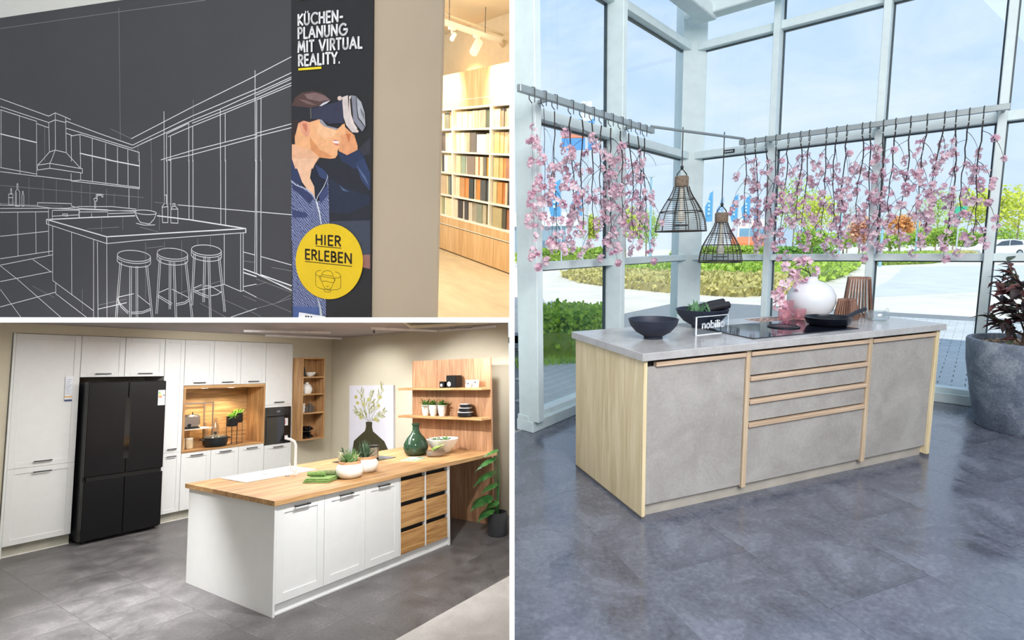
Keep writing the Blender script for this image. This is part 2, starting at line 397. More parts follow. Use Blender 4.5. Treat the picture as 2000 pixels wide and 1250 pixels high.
# floor of the glazed bay laid in slabs
fl = struct('floor', MB().prism([(-0.01, -7.0), (9.0, -7.0), (9.0, 0.45), (2.084, 6.511), (-0.01, 4.12)], -0.06, -0.004), mat('floor_bed', (60, 62, 70), 0.7), BAY)
SLAB = MB().box(-0.2992, 0.2992, -0.4492, 0.4492, -0.004, 0.0, 0.0008).mesh('floor_tile'); SLAB.materials.append(M_bayfloor)
def inside(x, y):
    return x > -0.012 and y > 0.3 and (x - 2.084) * -0.7524 + (y - 6.511) * 0.6587 < 0 and (x - 2.084) * 0.6585 + (y - 6.511) * 0.7526 < 0
A20 = math.radians(20.39); rr = random.Random(3)
for i in range(-6, 16):
    for j in range(-4, 10):
        u, v = i * 0.6, j * 0.9 + (0.45 if i % 2 else 0.0)
        cx, cy = 0.677 + u * math.cos(A20) - v * math.sin(A20), 2.74 + u * math.sin(A20) + v * math.cos(A20)
        pts = [(cx + a * math.cos(A20) - b * math.sin(A20), cy + a * math.sin(A20) + b * math.cos(A20)) for a, b in ((-.3, -.45), (.3, -.45), (.3, .45), (-.3, .45))]
        ins = [inside(*p) for p in pts]
        if all(ins):
            place(SLAB, 'floor_tile', fl, (cx, cy, 0.0), A20)
        elif any(ins) or inside(cx, cy):
            # cut slab against the room outline
            poly = pts
            for (px, py, nx, ny) in ((-0.013, 0.0, -1.0, 0.0), (0.0, 0.3, 0.0, -1.0), (2.084, 6.511, -0.7524, 0.6587), (2.084, 6.511, 0.6585, 0.7526)):
                out = []
                for k in range(len(poly)):
                    a, b = poly[k], poly[(k + 1) % len(poly)]
                    da = (a[0] - px) * nx + (a[1] - py) * ny; db = (b[0] - px) * nx + (b[1] - py) * ny
                    if da <= 0: out.append(a)
                    if da * db < 0:
                        s = da / (da - db); out.append((a[0] + (b[0] - a[0]) * s, a[1] + (b[1] - a[1]) * s))
                poly = out
                if len(poly) < 3: break
            if len(poly) >= 3:
                MB().prism(poly, -0.004, 0.0).build('floor_tile', M_bayfloor, fl)

# ---------------------------------------------------------------- glass walls
CORNER = Matrix.Translation((2.084, 6.511, 0.0))
GL = CORNER @ Matrix.Rotation(math.radians(48.803), 4, 'Z')     # left glass wall runs along -x, outside is +y
GR = CORNER @ Matrix.Rotation(math.radians(318.817), 4, 'Z')    # right glass wall runs along +x
def glass_wall(name, frame, x0, x1, posts, post_w, post_d):
    base = struct(name, MB().box(x0, x1, -0.12, 0.05, 0.0, 0.09, 0.004), M_frame, frame)
    MB().box(x0, x1, -0.07, 0.04, 0.09, 0.13, 0.003).build('sill_bead', M_frame, base)
    rows = ((0.13, 1.285), (1.35, 2.44), (2.52, 3.62), (3.70, 6.4))
    for z0, z1 in ((1.285, 1.35), (2.44, 2.52), (3.62, 3.70)):
        xs = sorted([x0] + [p for p in posts] + [x1])
        for a, b in zip(xs[:-1], xs[1:]):
            if b - a < 0.2: continue
            MB().box(a + post_w / 2, b - post_w / 2, -0.085, 0.03, z0, z1, 0.003).build('transom', M_frame, base)
            MB().box(a + post_w / 2, b - post_w / 2, -0.006, 0.024, z0 - 0.012, z0 - 0.001).build('gasket', M_gasket, base)
    for p in posts:
        MB().box(p - post_w / 2, p + post_w / 2, -post_d, 0.03, 0.09, 6.4, 0.004).build('mullion', M_frame, base)
        for s in (-1, 1):
            if p < -3 and s < 0: continue
            MB().box(p + s * (post_w / 2 + 0.001), p + s * (post_w / 2 + 0.014), -0.006, 0.022, 0.13, 6.4).build('gasket', M_gasket, base)
    xs = sorted([x0] + posts + [x1])
    for a, b in zip(xs[:-1], xs[1:]):
        if b - a < 0.2: continue
        for z0, z1 in rows:
            MB().box(a + post_w / 2 - 0.004, b - post_w / 2 + 0.004, 0.0, 0.008, z0 - 0.01, z1 + 0.01).build('pane', M_glass, base)
    return base
wl = glass_wall('window_1', GL, -3.07, -0.1, [-3.025, -1.76], 0.075, 0.17)
wr = glass_wall('window_2', GR, 0.1, 8.0, [0.97, 1.9, 2.75, 3.7, 4.65, 5.6], 0.06, 0.15)
# corner column
struct('trim_1', MB().prism([(-0.13, -0.16), (0.15, -0.14), (0.17, 0.12), (-0.11, 0.13)], 0.0, 6.4), M_frame, CORNER @ Matrix.Rotation(math.radians(3.8), 4, 'Z'))
# tubular beams tying the posts together high up
struct('trim_2', MB().box(-3.5, -0.3, -0.42, -0.24, 3.80, 3.93, 0.01), M_frame, GL)
struct('trim_3', MB().box(0.1, 8.0, -0.42, -0.24, 3.84, 3.98, 0.01), M_frame, GR)
# printed tags on the transoms
for k, (fr, x, lab) in enumerate(((GR, 0.52, 'small dark tag on transom beside the left end of the right rail'), (GR, 3.0, 'small dark tag on transom beside the right picture edge'))):
    t = thing('transom_tag', lab, 'tag', fr, (x, -0.087, 2.475), group='tags on the transoms')
    MB().box(-0.06, 0.06, -0.002, 0.0, -0.02, 0.02).build('tag_plate', mat('tag_black', (24, 30, 40), 0.5), t)
    mk = MB()
    for q in range(5): mk.box(-0.045 + q * 0.019, -0.033 + q * 0.019, -0.0026, -0.002, -0.007, 0.007)
    mk.build('tag_print', mat('tag_white', (225, 230, 235), 0.6), t)

# ---------------------------------------------------------------- hanging rails
M_rail = mat('grey_rail', (158, 168, 170), 0.35, metal=0.3, var=0.03)
def rail(name, label, frame, x0, x1, z, brackets):
    t = thing(name, label, 'rail', frame, (x0, -0.3, z))
    MB().box(0, x1 - x0, -0.018, 0.018, 0, 0.048, 0.003).build('bar', M_rail, t, 30)
    for b in brackets: MB().box(b - x0 - 0.012, b - x0 + 0.012, 0.018, 0.165, 0.012, 0.034).build('bracket', M_rail, t)
rail('blossom_rail', 'grey rail holding blossom garlands along the left glass wall', GL, -3.40, -1.46, 2.50, (-3.025, -1.76))
rail('blossom_rail', 'long grey rail holding blossom garlands along the right glass wall', GR, 0.70, 2.79, 2.49, (0.97, 1.9, 2.75))
pa, pb = GL @ Vector((-1.50, -0.3, 2.548)), GR @ Vector((0.74, -0.3, 2.538))
t = thing('lamp_bar', 'thin grey bar between the two rails carrying the pendant lamps', 'bar', BAY, pa)
MB().tube([(0, 0, 0.012), tuple(pb - pa + Vector((0, 0, 0.012)))], 0.014, 8).build('bar', M_rail, t, 40)

# ---------------------------------------------------------------- blossom garlands
M_twig = mat('dark_twig', (46, 40, 40), 0.7, var=0.15)
M_tie = mat('black_tie', (36, 42, 44), 0.6)
M_petals = [leafy('blossom_pink_%d' % k, a, b, 0.6, 0.35) for k, (a, b) in enumerate((((234, 192, 206), (251, 232, 238)), ((238, 200, 212), (252, 238, 242)), ((226, 178, 198), (247, 220, 230))))]
rg = random.Random(11)
def petal_flower(mb, c, r, nrm, rg):
    n = Vector(nrm).normalized(); u = n.orthogonal().normalized(); w = n.cross(u); c = Vector(c); a0 = rg.uniform(0, 6.28)
    for k in range(5):
        a = a0 + k * 2 * PI / 5; d = u * math.cos(a) + w * math.sin(a); s = n.cross(d)
        mb.add([c, c + d * r * .55 + s * r * .42 + n * r * .22, c + d * r + n * r * .38, c + d * r * .55 - s * r * .42 + n * r * .22], [(0, 1, 2, 3)])
CLUSTERS = []
for k in range(6):
    mb = MB()
    for q in range(rg.choice((6, 7, 8))):
        a, e = rg.uniform(0, 6.28), rg.uniform(-1.2, 1.0); d = Vector((math.cos(a) * math.cos(e), math.sin(a) * math.cos(e), math.sin(e)))
        petal_flower(mb, d * rg.uniform(0.008, 0.03), rg.uniform(0.017, 0.025), d, rg)
    me = mb.mesh('blossom_cluster'); me.materials.append(M_petals[k % 3]); CLUSTERS.append(me)
def make_garland(seed, length):
    rg = random.Random(seed); mb = MB(); spots = []
    main = []
    x = y = 0.0; n = 12
    for i in range(n + 1):
        f = i / n; main.append(Vector((x, y, -f * length * 0.80 - 0.02)))
        x += rg.uniform(-.012, .012); y += rg.uniform(-.012, .012)
    mb.tube(main, [0.0058 * (1 - .5 * i / n) for i in range(n + 1)], 5)
    for b in range(8):
        f = 0.12 + 0.86 * b / 7.0; p0 = main[min(n, int(f * n))]
        a = rg.uniform(-0.5, 0.5) + (PI if b % 2 else 0.0); L = length * rg.uniform(0.16, 0.34) * (1.15 if b > 5 else 1.0)
        tw = [p0]; d = Vector((math.cos(a), math.sin(a) * .6, rg.uniform(-.9, .1)))
        for q in range(5):
            d = d + Vector((0, 0, -.34)); d.normalize(); tw.append(tw[-1] + d * L / 5)
        mb.tube(tw, [0.0026 - .0003 * q for q in range(6)], 4)
        for q in (2, 4, 5):
            if rg.random() < 0.74: spots.append((tw[q] + Vector((rg.uniform(-.015, .015), rg.uniform(-.015, .015), -.01)), rg.uniform(0, 6.28), rg.uniform(0.75, 1.25)))
    for i in (5, 8, 11, 12):
        spots.append((main[i] + Vector((rg.uniform(-.02, .02), rg.uniform(-.02, .02), 0)), rg.uniform(0, 6.28), rg.uniform(0.8, 1.2)))
    me = mb.mesh('stem'); me.materials.append(M_twig)
    return me, [(p, a, s, rg.randrange(6)) for p, a, s in spots]
PROTO = [make_garland(20 + k, l) for k, l in enumerate((1.12, 1.02, 1.2, 0.92, 1.08))]
tie = MB().tube([(0, -0.024, -0.05), (0, -0.026, 0.05), (0, 0.0, 0.056), (0, 0.026, 0.05), (0, 0.024, -0.02), (0, 0.0, -0.05)], 0.0035, 5)
TIE = tie.mesh('tie'); TIE.materials.append(M_tie)
ORD = ('first', 'second', 'third', 'fourth', 'fifth', 'sixth', 'seventh', 'eighth', 'ninth', 'tenth', 'eleventh', 'twelfth', 'thirteenth', 'fourteenth', 'fifteenth', 'sixteenth', 'seventeenth', 'eighteenth', 'nineteenth', 'twentieth')
def hang(frame, x, z, k, label, group, spread=1.0):
    t = thing('blossom_garland', label, 'garland', frame, (x, -0.3, z), group=group)
    stem, spots = PROTO[k % 5]
    place(TIE, 'tie', t)
    rz = (k * 2.39) % 6.28
    flip = Matrix.Rotation(rz if k % 2 else -rz * .4, 4, 'Z')
    flip = flip @ Matrix.Diagonal((spread, spread, 1, 1))
    o = place(stem, 'stem', t); o.matrix_local = Matrix.Translation((0, 0, -0.04)) @ Matrix.Rotation(rz if k % 2 else -rz * .4, 4, 'Z'); o.scale = (spread, spread, 1)
    for p, a, s, c in spots:
        q = place(CLUSTERS[c], 'blossom_cluster', t, flip @ p + Vector((0, 0, -0.04)), a); q.scale = (s, s, s)
for i, x in enumerate((-3.26, -3.13, -3.0, -2.795, -2.644, -2.506, -2.362, -2.218, -2.059, -1.918, -1.752, -1.626)):
    hang(GL, x, 2.50, i, 'pink blossom garland on the left rail, %s from the left' % ORD[i], 'garlands on the left rail', (0.2, 0.45, 0.8)[i] if i < 3 else 1.0)
for i, x in enumerate((0.76, 0.86, 0.965, 1.062, 1.175, 1.285, 1.362, 1.507, 1.591, 1.674, 1.796, 1.855, 1.956, 2.046, 2.153, 2.267, 2.384, 2.458, 2.543, 2.632)):
    hang(GR, x, 2.49, i + 3, 'pink blossom garland on the right rail, %s from the left' % ORD[i], 'garlands on the right rail')

# ---------------------------------------------------------------- pendant lamps
M_cane = mat('dark_cane', (66, 60, 54), 0.65, var=0.12)
M_rope = mat('rope_wrap', (132, 116, 100), 0.9, var=0.2, scale=60, bmp=0.4)
M_bulb = mat('lamp_bulb', (240, 236, 220), 0.3)
def pendant(label, loc, ztop, zbot, rad):
    t = thing('pendant_lamp', label, 'lamp', BAY, (loc[0], loc[1], zbot))
    h = ztop - zbot; cap = 0.10
    prof = [(0.30, 1.0), (0.34, 0.92), (0.46, 0.78), (0.66, 0.60), (0.84, 0.42), (0.95, 0.24), (1.0, 0.05), (1.0, 0.0)]
    hh = h - cap - 0.07
    def rad_at(f):
        for (r0, f0), (r1, f1) in zip(prof[:-1], prof[1:]):
            if f1 <= f <= f0: return rad * (r0 + (r1 - r0) * (f0 - f) / (f0 - f1 + 1e-9))
        return rad
    ribs = MB()
    for k in range(12):
        a = 2 * PI * k / 12
        ribs.tube([(rad * r * math.cos(a), rad * r * math.sin(a), f * hh) for r, f in prof], 0.0045, 5)
    ribs.build('rib_cage', M_cane, t, 50)
    hoops = MB()
    for k in range(23):
        f = 0.985 - k * 0.985 / 22.0; r = rad_at(f)
        hoops.tube([(r * math.cos(2 * PI * q / 28), r * math.sin(2 * PI * q / 28), f * hh) for q in range(28)], 0.0022, 4, True)
    for f, rr_ in ((0.0, .006), (0.44, .0055), (0.72, .005)):
        r = rad_at(f); hoops.tube([(r * math.cos(2 * PI * q / 28), r * math.sin(2 * PI * q / 28), f * hh) for q in range(28)], rr_, 5, True)
    hoops.build('hoops', M_cane, t, 50)
    MB().lathe([(0.0, hh), (0.062, hh), (0.066, hh + 0.01), (0.066, hh + cap - 0.01), (0.06, hh + cap), (0.0, hh + cap)], 24).build('rope_collar', M_rope, t, 40)
    MB().tube([(-0.05, 0, hh + cap - 0.01), (-0.045, 0, hh + cap + 0.02), (0, 0, hh + cap + 0.075), (0.045, 0, hh + cap + 0.02), (0.05, 0, hh + cap - 0.01)], 0.006, 6).build('rope_loop', M_tie, t, 50)
    MB().tube([(0, 0, hh + cap + 0.07), (0, 0, loc[2] - zbot + 0.02)], 0.005, 6).build('cord', M_tie, t, 50)
    MB().lathe([(0.0, hh + cap + 0.055), (0.014, hh + cap + 0.07), (0.016, hh + cap + 0.09), (0.0, hh + cap + 0.11)], 10).build('knot', M_tie, t, 50)
    MB().lathe([(0.0, hh * .18), (0.03, hh * .2), (0.042, hh * .3), (0.03, hh * .42), (0.02, hh * .5), (0.02, hh), (0.0, hh)], 16).build('bulb', M_bulb, t, 40)
    MB().lathe([(0.0, hh * .12), (0.07, hh * .12), (0.07, hh * .14), (0.0, hh * .14)], 20).build('disc', M_tie, t, 40)
pendant('large open cane pendant lamp hanging higher beside the corner column', (1.681, 5.385, 2.57), 2.20, 1.60, 0.245)
pendant('smaller cane pendant lamp hanging lower, nearer the middle', (2.196, 5.677, 2.578), 1.86, 1.28, 0.215)

# ================================================================ island of the glazed bay
ISL = Matrix.Translation((0.677, 2.74, 0.0)) @ Matrix.Rotation(A20, 4, 'Z')
M_oakpale = wood('pale_oak', (206, 188, 146), (222, 204, 164), (234, 218, 182), 2, 0.55, 1.0)
M_oakstrip = wood('oak_strip', (176, 152, 128), (192, 168, 144), (206, 184, 160), 0, 0.55, 1.0)
M_oakpost = wood('oak_post', (180, 158, 130), (196, 174, 146), (208, 188, 162), 2, 0.55, 1.0)
M_conc = slab_floor('concrete_front', (146, 142, 138), (160, 157, 153), (174, 171, 167), 0.55, 0.7, 4.0, 0.03)
M_top = slab_floor('grey_worktop', (164, 163, 162), (178, 177, 177), (192, 192, 192), 0.13, 0.24, 6.0, 0.02, 1.0)
M_plinth = mat('island_plinth', (172, 166, 156), 0.6)
M_shadow = mat('carcass_dark', (38, 36, 36), 0.8)
LI, WI = 2.35, 0.76
isl = thing('kitchen_island', 'kitchen island with grey concrete fronts, pale oak sides and oak grip strips', 'kitchen island', ISL)
MB().box(0.02, LI - 0.04, 0.03, WI - 0.02, 0.06, 0.868).build('carcass', M_shadow, isl)
for x0, x1 in ((0.0, 0.022), (LI - 0.062, LI - 0.03)):
    MB().box(x0, x1, -0.012, WI, 0.016, 0.875, 0.002).build('side_panel', M_oakpale, isl)
    MB().box(x0, x1, -0.012, WI, 0.0, 0.016).build('side_foot', mat('grey_foot', (96, 96, 98), 0.6), isl)
MB().box(0.022, LI - 0.062, 0.03, 0.05, 0.0, 0.075).build('plinth', M_plinth, isl)
for x0 in (0.683, 1.66): MB().box(x0, x0 + 0.03, -0.01, 0.03, 0.06, 0.872, 0.002).build('divider', M_oakpost, isl)
for x0, x1, g0 in ((0.026, 0.680, 0.05), (1.693, 2.286, 0.0)):
    d = MB().box(x0, x1, 0.0, 0.024, 0.075, 0.838, 0.002).build('door', M_conc, isl)
    MB().box(x0 + g0, x1 - 0.004, -0.016, 0.018, 0.838, 0.862, 0.003).build('grip_strip', M_oakstrip, d)
zs = (0.838, 0.692, 0.556, 0.418, 0.075)
for k in range(4):
    d = MB().box(0.716, 1.657, 0.0, 0.024, zs[k + 1] + (0.034 if k < 3 else 0), zs[k], 0.002).build('drawer', M_conc, isl)
    MB().box(0.716, 1.657, -0.016, 0.018, zs[k] + 0.001, zs[k] + 0.025, 0.003).build('grip_strip', M_oakstrip, d)
single('worktop', MB().box(-0.02, LI, -0.03, WI + 0.02, 0.878, 0.92, 0.002), M_top, 'smooth grey worktop slab on the concrete island', 'worktop', ISL)
# hob
hob = thing('induction_hob', 'flat black glass hob with round extractor grille on grey worktop', 'hob', ISL, (0.79, 0.06, 0.92))
MB().box(0, 0.86, 0, 0.47, 0.0, 0.006, 0.0015).build('glass_plate', mat('hob_glass', (22, 26, 36), 0.06, var=0.02, spec=0.8), hob)
MB().lathe([(0.098, 0.0), (0.098, 0.013), (0.088, 0.013), (0.088, 0.0062)], 36, (0.5, 0.25, 0)).build('extractor_ring', mat('hob_ring', (40, 46, 56), 0.35, metal=0.5), hob, 40)
for k in range(24):
    a = 2 * PI * k / 24
    MB().box(-0.036, 0.0, -0.004, 0.004, 0.0065, 0.0125).xf(Matrix.Translation((0.5 + 0.085 * math.cos(a), 0.25 + 0.085 * math.sin(a), 0)) @ Matrix.Rotation(a, 4, 'Z')).build('extractor_slat', MATS['hob_ring'], hob)
MB().lathe([(0.0, 0.0125), (0.05, 0.0125), (0.05, 0.0065)], 28, (0.5, 0.25, 0)).build('extractor_cap', MATS['hob_ring'], hob, 40)
# pan
M_black = mat('black_enamel', (20, 24, 34), 0.25, var=0.08)
pan = thing('frying_pan', 'black frying pan standing on the induction hob', 'pan', ISL, (1.60, 0.24, 0.926))
MB().lathe([(0, 0), (0.105, 0), (0.125, 0.012), (0.142, 0.05), (0.146, 0.056), (0.14, 0.056), (0.12, 0.014), (0.1, 0.006), (0, 0.006)], 40).build('pan_body', M_black, pan, 50)
MB().tube([(0.138, 0.01, 0.042), (0.2, 0.012, 0.045), (0.29, 0.014, 0.07), (0.36, 0.014, 0.085)], [0.012, 0.013, 0.015, 0.014], 10).build('handle', mat('pan_handle', (34, 38, 46), 0.4), pan, 50)
# empty bowl
b = thing('serving_bowl', 'wide empty matt black bowl on a small foot, front left of island', 'bowl', ISL, (0.30, 0.34, 0.92))
M_matt = mat('matt_black_clay', (30, 36, 54), 0.55, var=0.12)
MB().lathe([(0, 0.012), (0.05, 0.012), (0.05, 0), (0.055, 0), (0.055, 0.014), (0.1, 0.04), (0.135, 0.08), (0.146, 0.116), (0.14, 0.117), (0.126, 0.084), (0.09, 0.05), (0.0, 0.022)], 40).build('bowl_body', M_matt, b, 50)
# bowl with leaves and two rolls
b = thing('plant_bowl', 'black bowl filled with green leaves and two dark rolls behind glass sign', 'bowl', ISL, (0.84, 0.56, 0.92))
MB().lathe([(0, 0.012), (0.06, 0.012), (0.06, 0), (0.065, 0), (0.065, 0.014), (0.12, 0.045), (0.158, 0.09), (0.168, 0.125), (0.161, 0.126), (0.15, 0.1), (0.11, 0.075), (0.0, 0.07)], 40).build('bowl_body', M_matt, b, 50)
M_sage = leafy('sage_leaf', (52, 96, 70), (108, 152, 104), 0.6, 0.15)
rp = random.Random(5)
for k in range(34):
    a, e = rp.uniform(0, 6.28), rp.uniform(0.25, 1.35); p = (rp.uniform(-.09, .05), rp.uniform(-.08, .08), 0.085)
    MB().leaf(p, (math.cos(a) * math.cos(e), math.sin(a) * math.cos(e), math.sin(e)), (0, 0, 1), rp.uniform(.06, .11), rp.uniform(.022, .034)).build('leaf', M_sage, b)
for dy, dz in ((0.0, 0.13), (0.05, 0.145)):
    MB().tube([(0.0, dy, dz - .02), (0.1, dy - .01, dz), (0.2, dy - .02, dz + .012), (0.204, dy - .02, dz + .0125)], [0.02, 0.024, 0.025, 0.018], 14).build('dark_roll', mat('dark_roll', (26, 26, 34), 0.6), b, 50)
# acrylic sign with brand lettering
sg = thing('acrylic_sign', 'small clear acrylic block sign with pale frosted lettering on worktop', 'sign', ISL, (0.575, 0.30, 0.92), 0.08)
MB().box(0, 0.27, 0, 0.022, 0, 0.115, 0.002).build('block', clear_glass('acrylic', (246, 250, 253), 0.03), sg)
for x0, x1, z0, z1 in ((0, 0.27, 0, 0.004), (0, 0.27, 0.111, 0.115), (0, 0.012, 0, 0.115), (0.266, 0.27, 0, 0.115)):
    MB().box(x0, x1, -0.0006, 0.0, z0, z1).build('polished_edge', mat('acrylic_edge', (226, 234, 240), 0.2), sg)
lettering('nobilia', 0.052, 0.042, 0.236, 0.042, 0.042, 0.26, -0.001, 0.06).build('lettering', mat('frosted_letter', (214, 220, 228), 0.6), sg)
# cut-out mat, vase, glasses, lanterns, teapot
M_felt = mat('mat_felt', (186, 160, 150), 0.9, var=0.1, scale=40)
mt = thing('cutout_mat', 'beige cut-out place mat with angular slots under vase and glasses', 'mat', ISL, (1.36, 0.42, 0.9202), 0.0)
MB().box(0, 0.54, 0, 0.30, 0, 0.0016).build('mat_sheet', M_felt, mt)
rs = random.Random(9)
for i in range(9):
    for j in range(6):
        cx, cy = 0.033 + i * 0.059, 0.028 + j * 0.048; a = rs.choice((0.5, -0.5)); l, w = 0.024, 0.009
        MB().prism([(cx - l, cy - w), (cx + l * .7, cy - w * (1.2 + a)), (cx + l, cy + w), (cx - l * .6, cy + w * (1 - a))], 0.0016, 0.0020).build('slot', mat('mat_slot', (52, 46, 50), 0.9), mt)
vs = thing('ball_vase', 'white round ball vase with narrow neck holding a blossom branch', 'vase', ISL, (1.86, 0.60, 0.9222))
MB().lathe([(0, 0), (0.07, 0), (0.10, 0.012), (0.14, 0.05), (0.162, 0.11), (0.16, 0.165), (0.132, 0.22), (0.085, 0.255), (0.04, 0.272), (0.034, 0.29), (0.038, 0.30), (0.03, 0.30), (0.028, 0.27), (0.0, 0.26)], 44).build('vase_body', mat('white_ceramic', (222, 226, 232), 0.4, var=0.015), vs, 50)
br = thing('blossom_branch', 'pink blossom branch arching left out of the white ball vase', 'branch', ISL, (1.86, 0.60, 1.20))
pth = [(0, 0, -0.02), (-0.03, 0, 0.05), (-0.10, 0.01, 0.085), (-0.19, 0.01, 0.06), (-0.27, 0.0, -0.02), (-0.33, -0.01, -0.12)]
MB().tube(pth, [0.004, 0.004, 0.0036, 0.003, 0.0026, 0.002], 6).build('stem', M_twig, br, 50)
MB().tube([pth[1], (-0.03, 0.02, 0.09), (-0.05, 0.0, 0.12), (-0.14, 0.0, 0.13), (-0.22, 0.0, 0.10)], 0.0025, 5).build('stem', M_twig, br, 50)
rb = random.Random(21)
for k, (x, y, z) in enumerate([(0.02, 0, 0.06), (-0.05, 0.0, 0.125), (-0.10, 0.0, 0.12), (-0.155, 0, 0.135), (-0.12, 0.0, 0.05), (-0.16, 0, 0.02), (-0.20, 0, 0.06), (-0.22, 0, 0.02), (-0.09, -.02, -.01), (-0.26, 0, 0.10), (-0.27, 0, -0.03), (-0.30, 0, -0.07), (-0.33, 0, -0.12), (-0.36, 0, -0.10), (-0.29, 0, -0.13), (-0.31, 0, -0.18), (-0.13, 0, -0.04), (-0.27, 0, -0.2)]):
    q = place(CLUSTERS[k % 6], 'blossom_cluster', br, (x, y, z), rb.uniform(0, 6)); s = rb.uniform(.9, 1.35); q.scale = (s, s, s)
M_pink = clear_glass('pink_glass', (252, 230, 235), 0.06, 0.08)
for k, (x, y, h, r, lab) in enumerate(((1.50, 0.50, 0.085, 0.042, 'short pink tumbler left of the pair on the cut-out mat'), (1.64, 0.60, 0.135, 0.038, 'tall pink tumbler standing behind the two short ones'), (1.63, 0.49, 0.085, 0.042, 'short pink tumbler right of the pair, close to the vase'))):
    single('pink_tumbler', MB().lathe([(0, 0.004), (r * .55, 0.004), (r * .8, 0.012), (r * .98, h * .4), (r, h), (r * .94, h), (r * .9, h * .4), (r * .7, 0.02), (0, 0.014)], 28), M_pink, lab, 'glass', ISL, (x, y, 0.9222), group='pink tumblers on the mat', smooth=50)
M_walnut = wood('lantern_walnut', (112, 80, 66), (138, 102, 86), (160, 124, 106), 2, 0.6, 1.0)
def lantern(label, loc, rz, w0, w1, h, nsl):
    t = thing('slat_lantern', label, 'lantern', ISL, loc, rz)
    a, c = w0 / 2, w1 / 2
    MB().box(-a, a, -a, a, 0, 0.012, 0.002).build('base', M_walnut, t)
    ring = MB(); e = 0.022
    for x0, x1, y0, y1 in ((-c, c, -c, -c + e), (-c, c, c - e, c), (-c, -c + e, -c + e, c - e), (c - e, c, -c + e, c - e)): ring.box(x0, x1, y0, y1, h - 0.012, h)
    ring.build('top_frame', M_walnut, t)
    for s in range(4):
        R4 = Matrix.Rotation(s * PI / 2, 4, 'Z')
        for k in range(nsl):
            f = -1 + 2 * k / (nsl - 1.0); wd = 0.0035 if 0 < k < nsl - 1 else 0.007
            MB().add([(f * (a - .007) - wd, -a, .012), (f * (a - .007) + wd, -a, .012), (f * (a - .007) + wd, -a + .012, .012), (f * (a - .007) - wd, -a + .012, .012),
                      (f * (c - .007) - wd, -c, h - .012), (f * (c - .007) + wd, -c, h - .012), (f * (c - .007) + wd, -c + .012, h - .012), (f * (c - .007) - wd, -c + .012, h - .012)],
                     [(3, 2, 1, 0), (4, 5, 6, 7), (0, 1, 5, 4), (1, 2, 6, 5), (2, 3, 7, 6), (3, 0, 4, 7)]).xf(R4).build('slat', M_walnut, t)
    MB().lathe([(0, .016), (c * .62, .016), (c * .62, h * .62), (c * .58, h * .62), (c * .58, .02), (0, .02)], 24).build('glass_cylinder', clear_glass('lantern_glass', (250, 252, 252), 0.05), t, 50)
lantern('smaller tapered lantern of brown wooden slats beside the ball vase', (1.97, 0.40, 0.92), 0.15, 0.12, 0.085, 0.15, 7)
lantern('taller tapered lantern of brown wooden slats at right end of island', (2.21, 0.50, 0.92), 0.72, 0.19, 0.14, 0.29, 9)
M_clear = clear_glass('teapot_glass', (250, 253, 254), 0.10, 0.03)
tp = thing('glass_teapot', 'low clear glass teapot in front of the tall slat lantern', 'teapot', ISL, (2.12, 0.28, 0.92))
MB().lathe([(0, .004), (.06, .004), (.072, .012), (.074, .05), (.06, .066), (.045, .07), (.042, .066), (.056, .06), (.069, .048), (.067, .015), (0, .01)], 30).build('pot_body', M_clear, tp, 50)
MB().tube([(.066, 0, .055), (.10, 0, .078), (.115, 0, .06), (.105, 0, .03), (.068, 0, .018)], .006, 8).build('handle', M_clear, tp, 50)
MB().tube([(-.066, 0, .03), (-.09, 0, .05), (-.105, 0, .07)], [.012, .01, .007], 8).build('spout', M_clear, tp, 50)

# ================================================================ potted shrub at the right
pt = thing('potted_shrub', 'purple-leaved shrub in a large mottled grey stone pot by the glass', 'plant', BAY, (3.94, 4.06, 0.0))
M_pot = slab_floor('stone_pot', (70, 78, 92), (112, 122, 138), (160, 168, 178), 0.5, 0.7, 5.0, 0.25)
MB().lathe([(0, 0), (0.24, 0), (0.255, 0.02), (0.30, 0.26), (0.342, 0.52), (0.352, 0.685), (0.345, 0.70), (0.315, 0.70), (0.31, 0.64), (0, 0.64)], 48).build('pot', M_pot, pt, 40)
gb = MB(); rk = random.Random(4)
for k in range(420):
    r, a = 0.30 * math.sqrt(rk.random()), rk.uniform(0, 6.28); s = rk.uniform(.008, .017)
    gb.xf(Matrix.Identity(4)); c = (r * math.cos(a), r * math.sin(a), 0.643 + rk.uniform(0, .02))
    gb.lathe([(0, -s * .6), (s, 0), (0, s * .6)], 5, c)
gb.build('gravel', mat('gravel', (186, 160, 132), 0.8, var=0.35, scale=30), pt, None, kind='stuff')
trunk = [(-0.02, -0.02, 0.64), (-0.03, -0.03, 0.74), (0.0, -0.02, 0.86), (-0.02, -0.01, 1.0), (-0.05, 0.0, 1.14)]
M_bark = mat('shrub_bark', (96, 76, 64), 0.85, var=0.2, scale=30)
tk = MB().tube(trunk, [0.026, 0.022, 0.018, 0.014, 0.008], 8)
M_leafs = [leafy('shrub_leaf_dark', (48, 40, 44), (84, 74, 72), 0.4, 0.1), leafy('shrub_leaf_red', (88, 48, 52), (120, 80, 78), 0.4, 0.12), leafy('shrub_leaf_green', (64, 74, 60), (104, 116, 92), 0.4, 0.12)]
rl = random.Random(13); tips = []
for k in range(24):
    f = rl.uniform(.25, 1.0); b0 = Vector(trunk[min(4, int(f * 4))]); a = rl.uniform(0, 6.28) if k > 11 else rl.uniform(2.4, 4.2)
    d = Vector((math.cos(a) * .8, math.sin(a) * .8, rl.uniform(.1, 1.1))).normalized(); L = rl.uniform(.16, .36)
    br_ = [b0, b0 + d * L * .5, b0 + d * L + Vector((0, 0, .03))]
    tk.tube(br_, [.008, .006, .004], 5)
    for q in range(9): tips.append((br_[1].lerp(br_[2], rl.uniform(-.2, 1.05)), a))
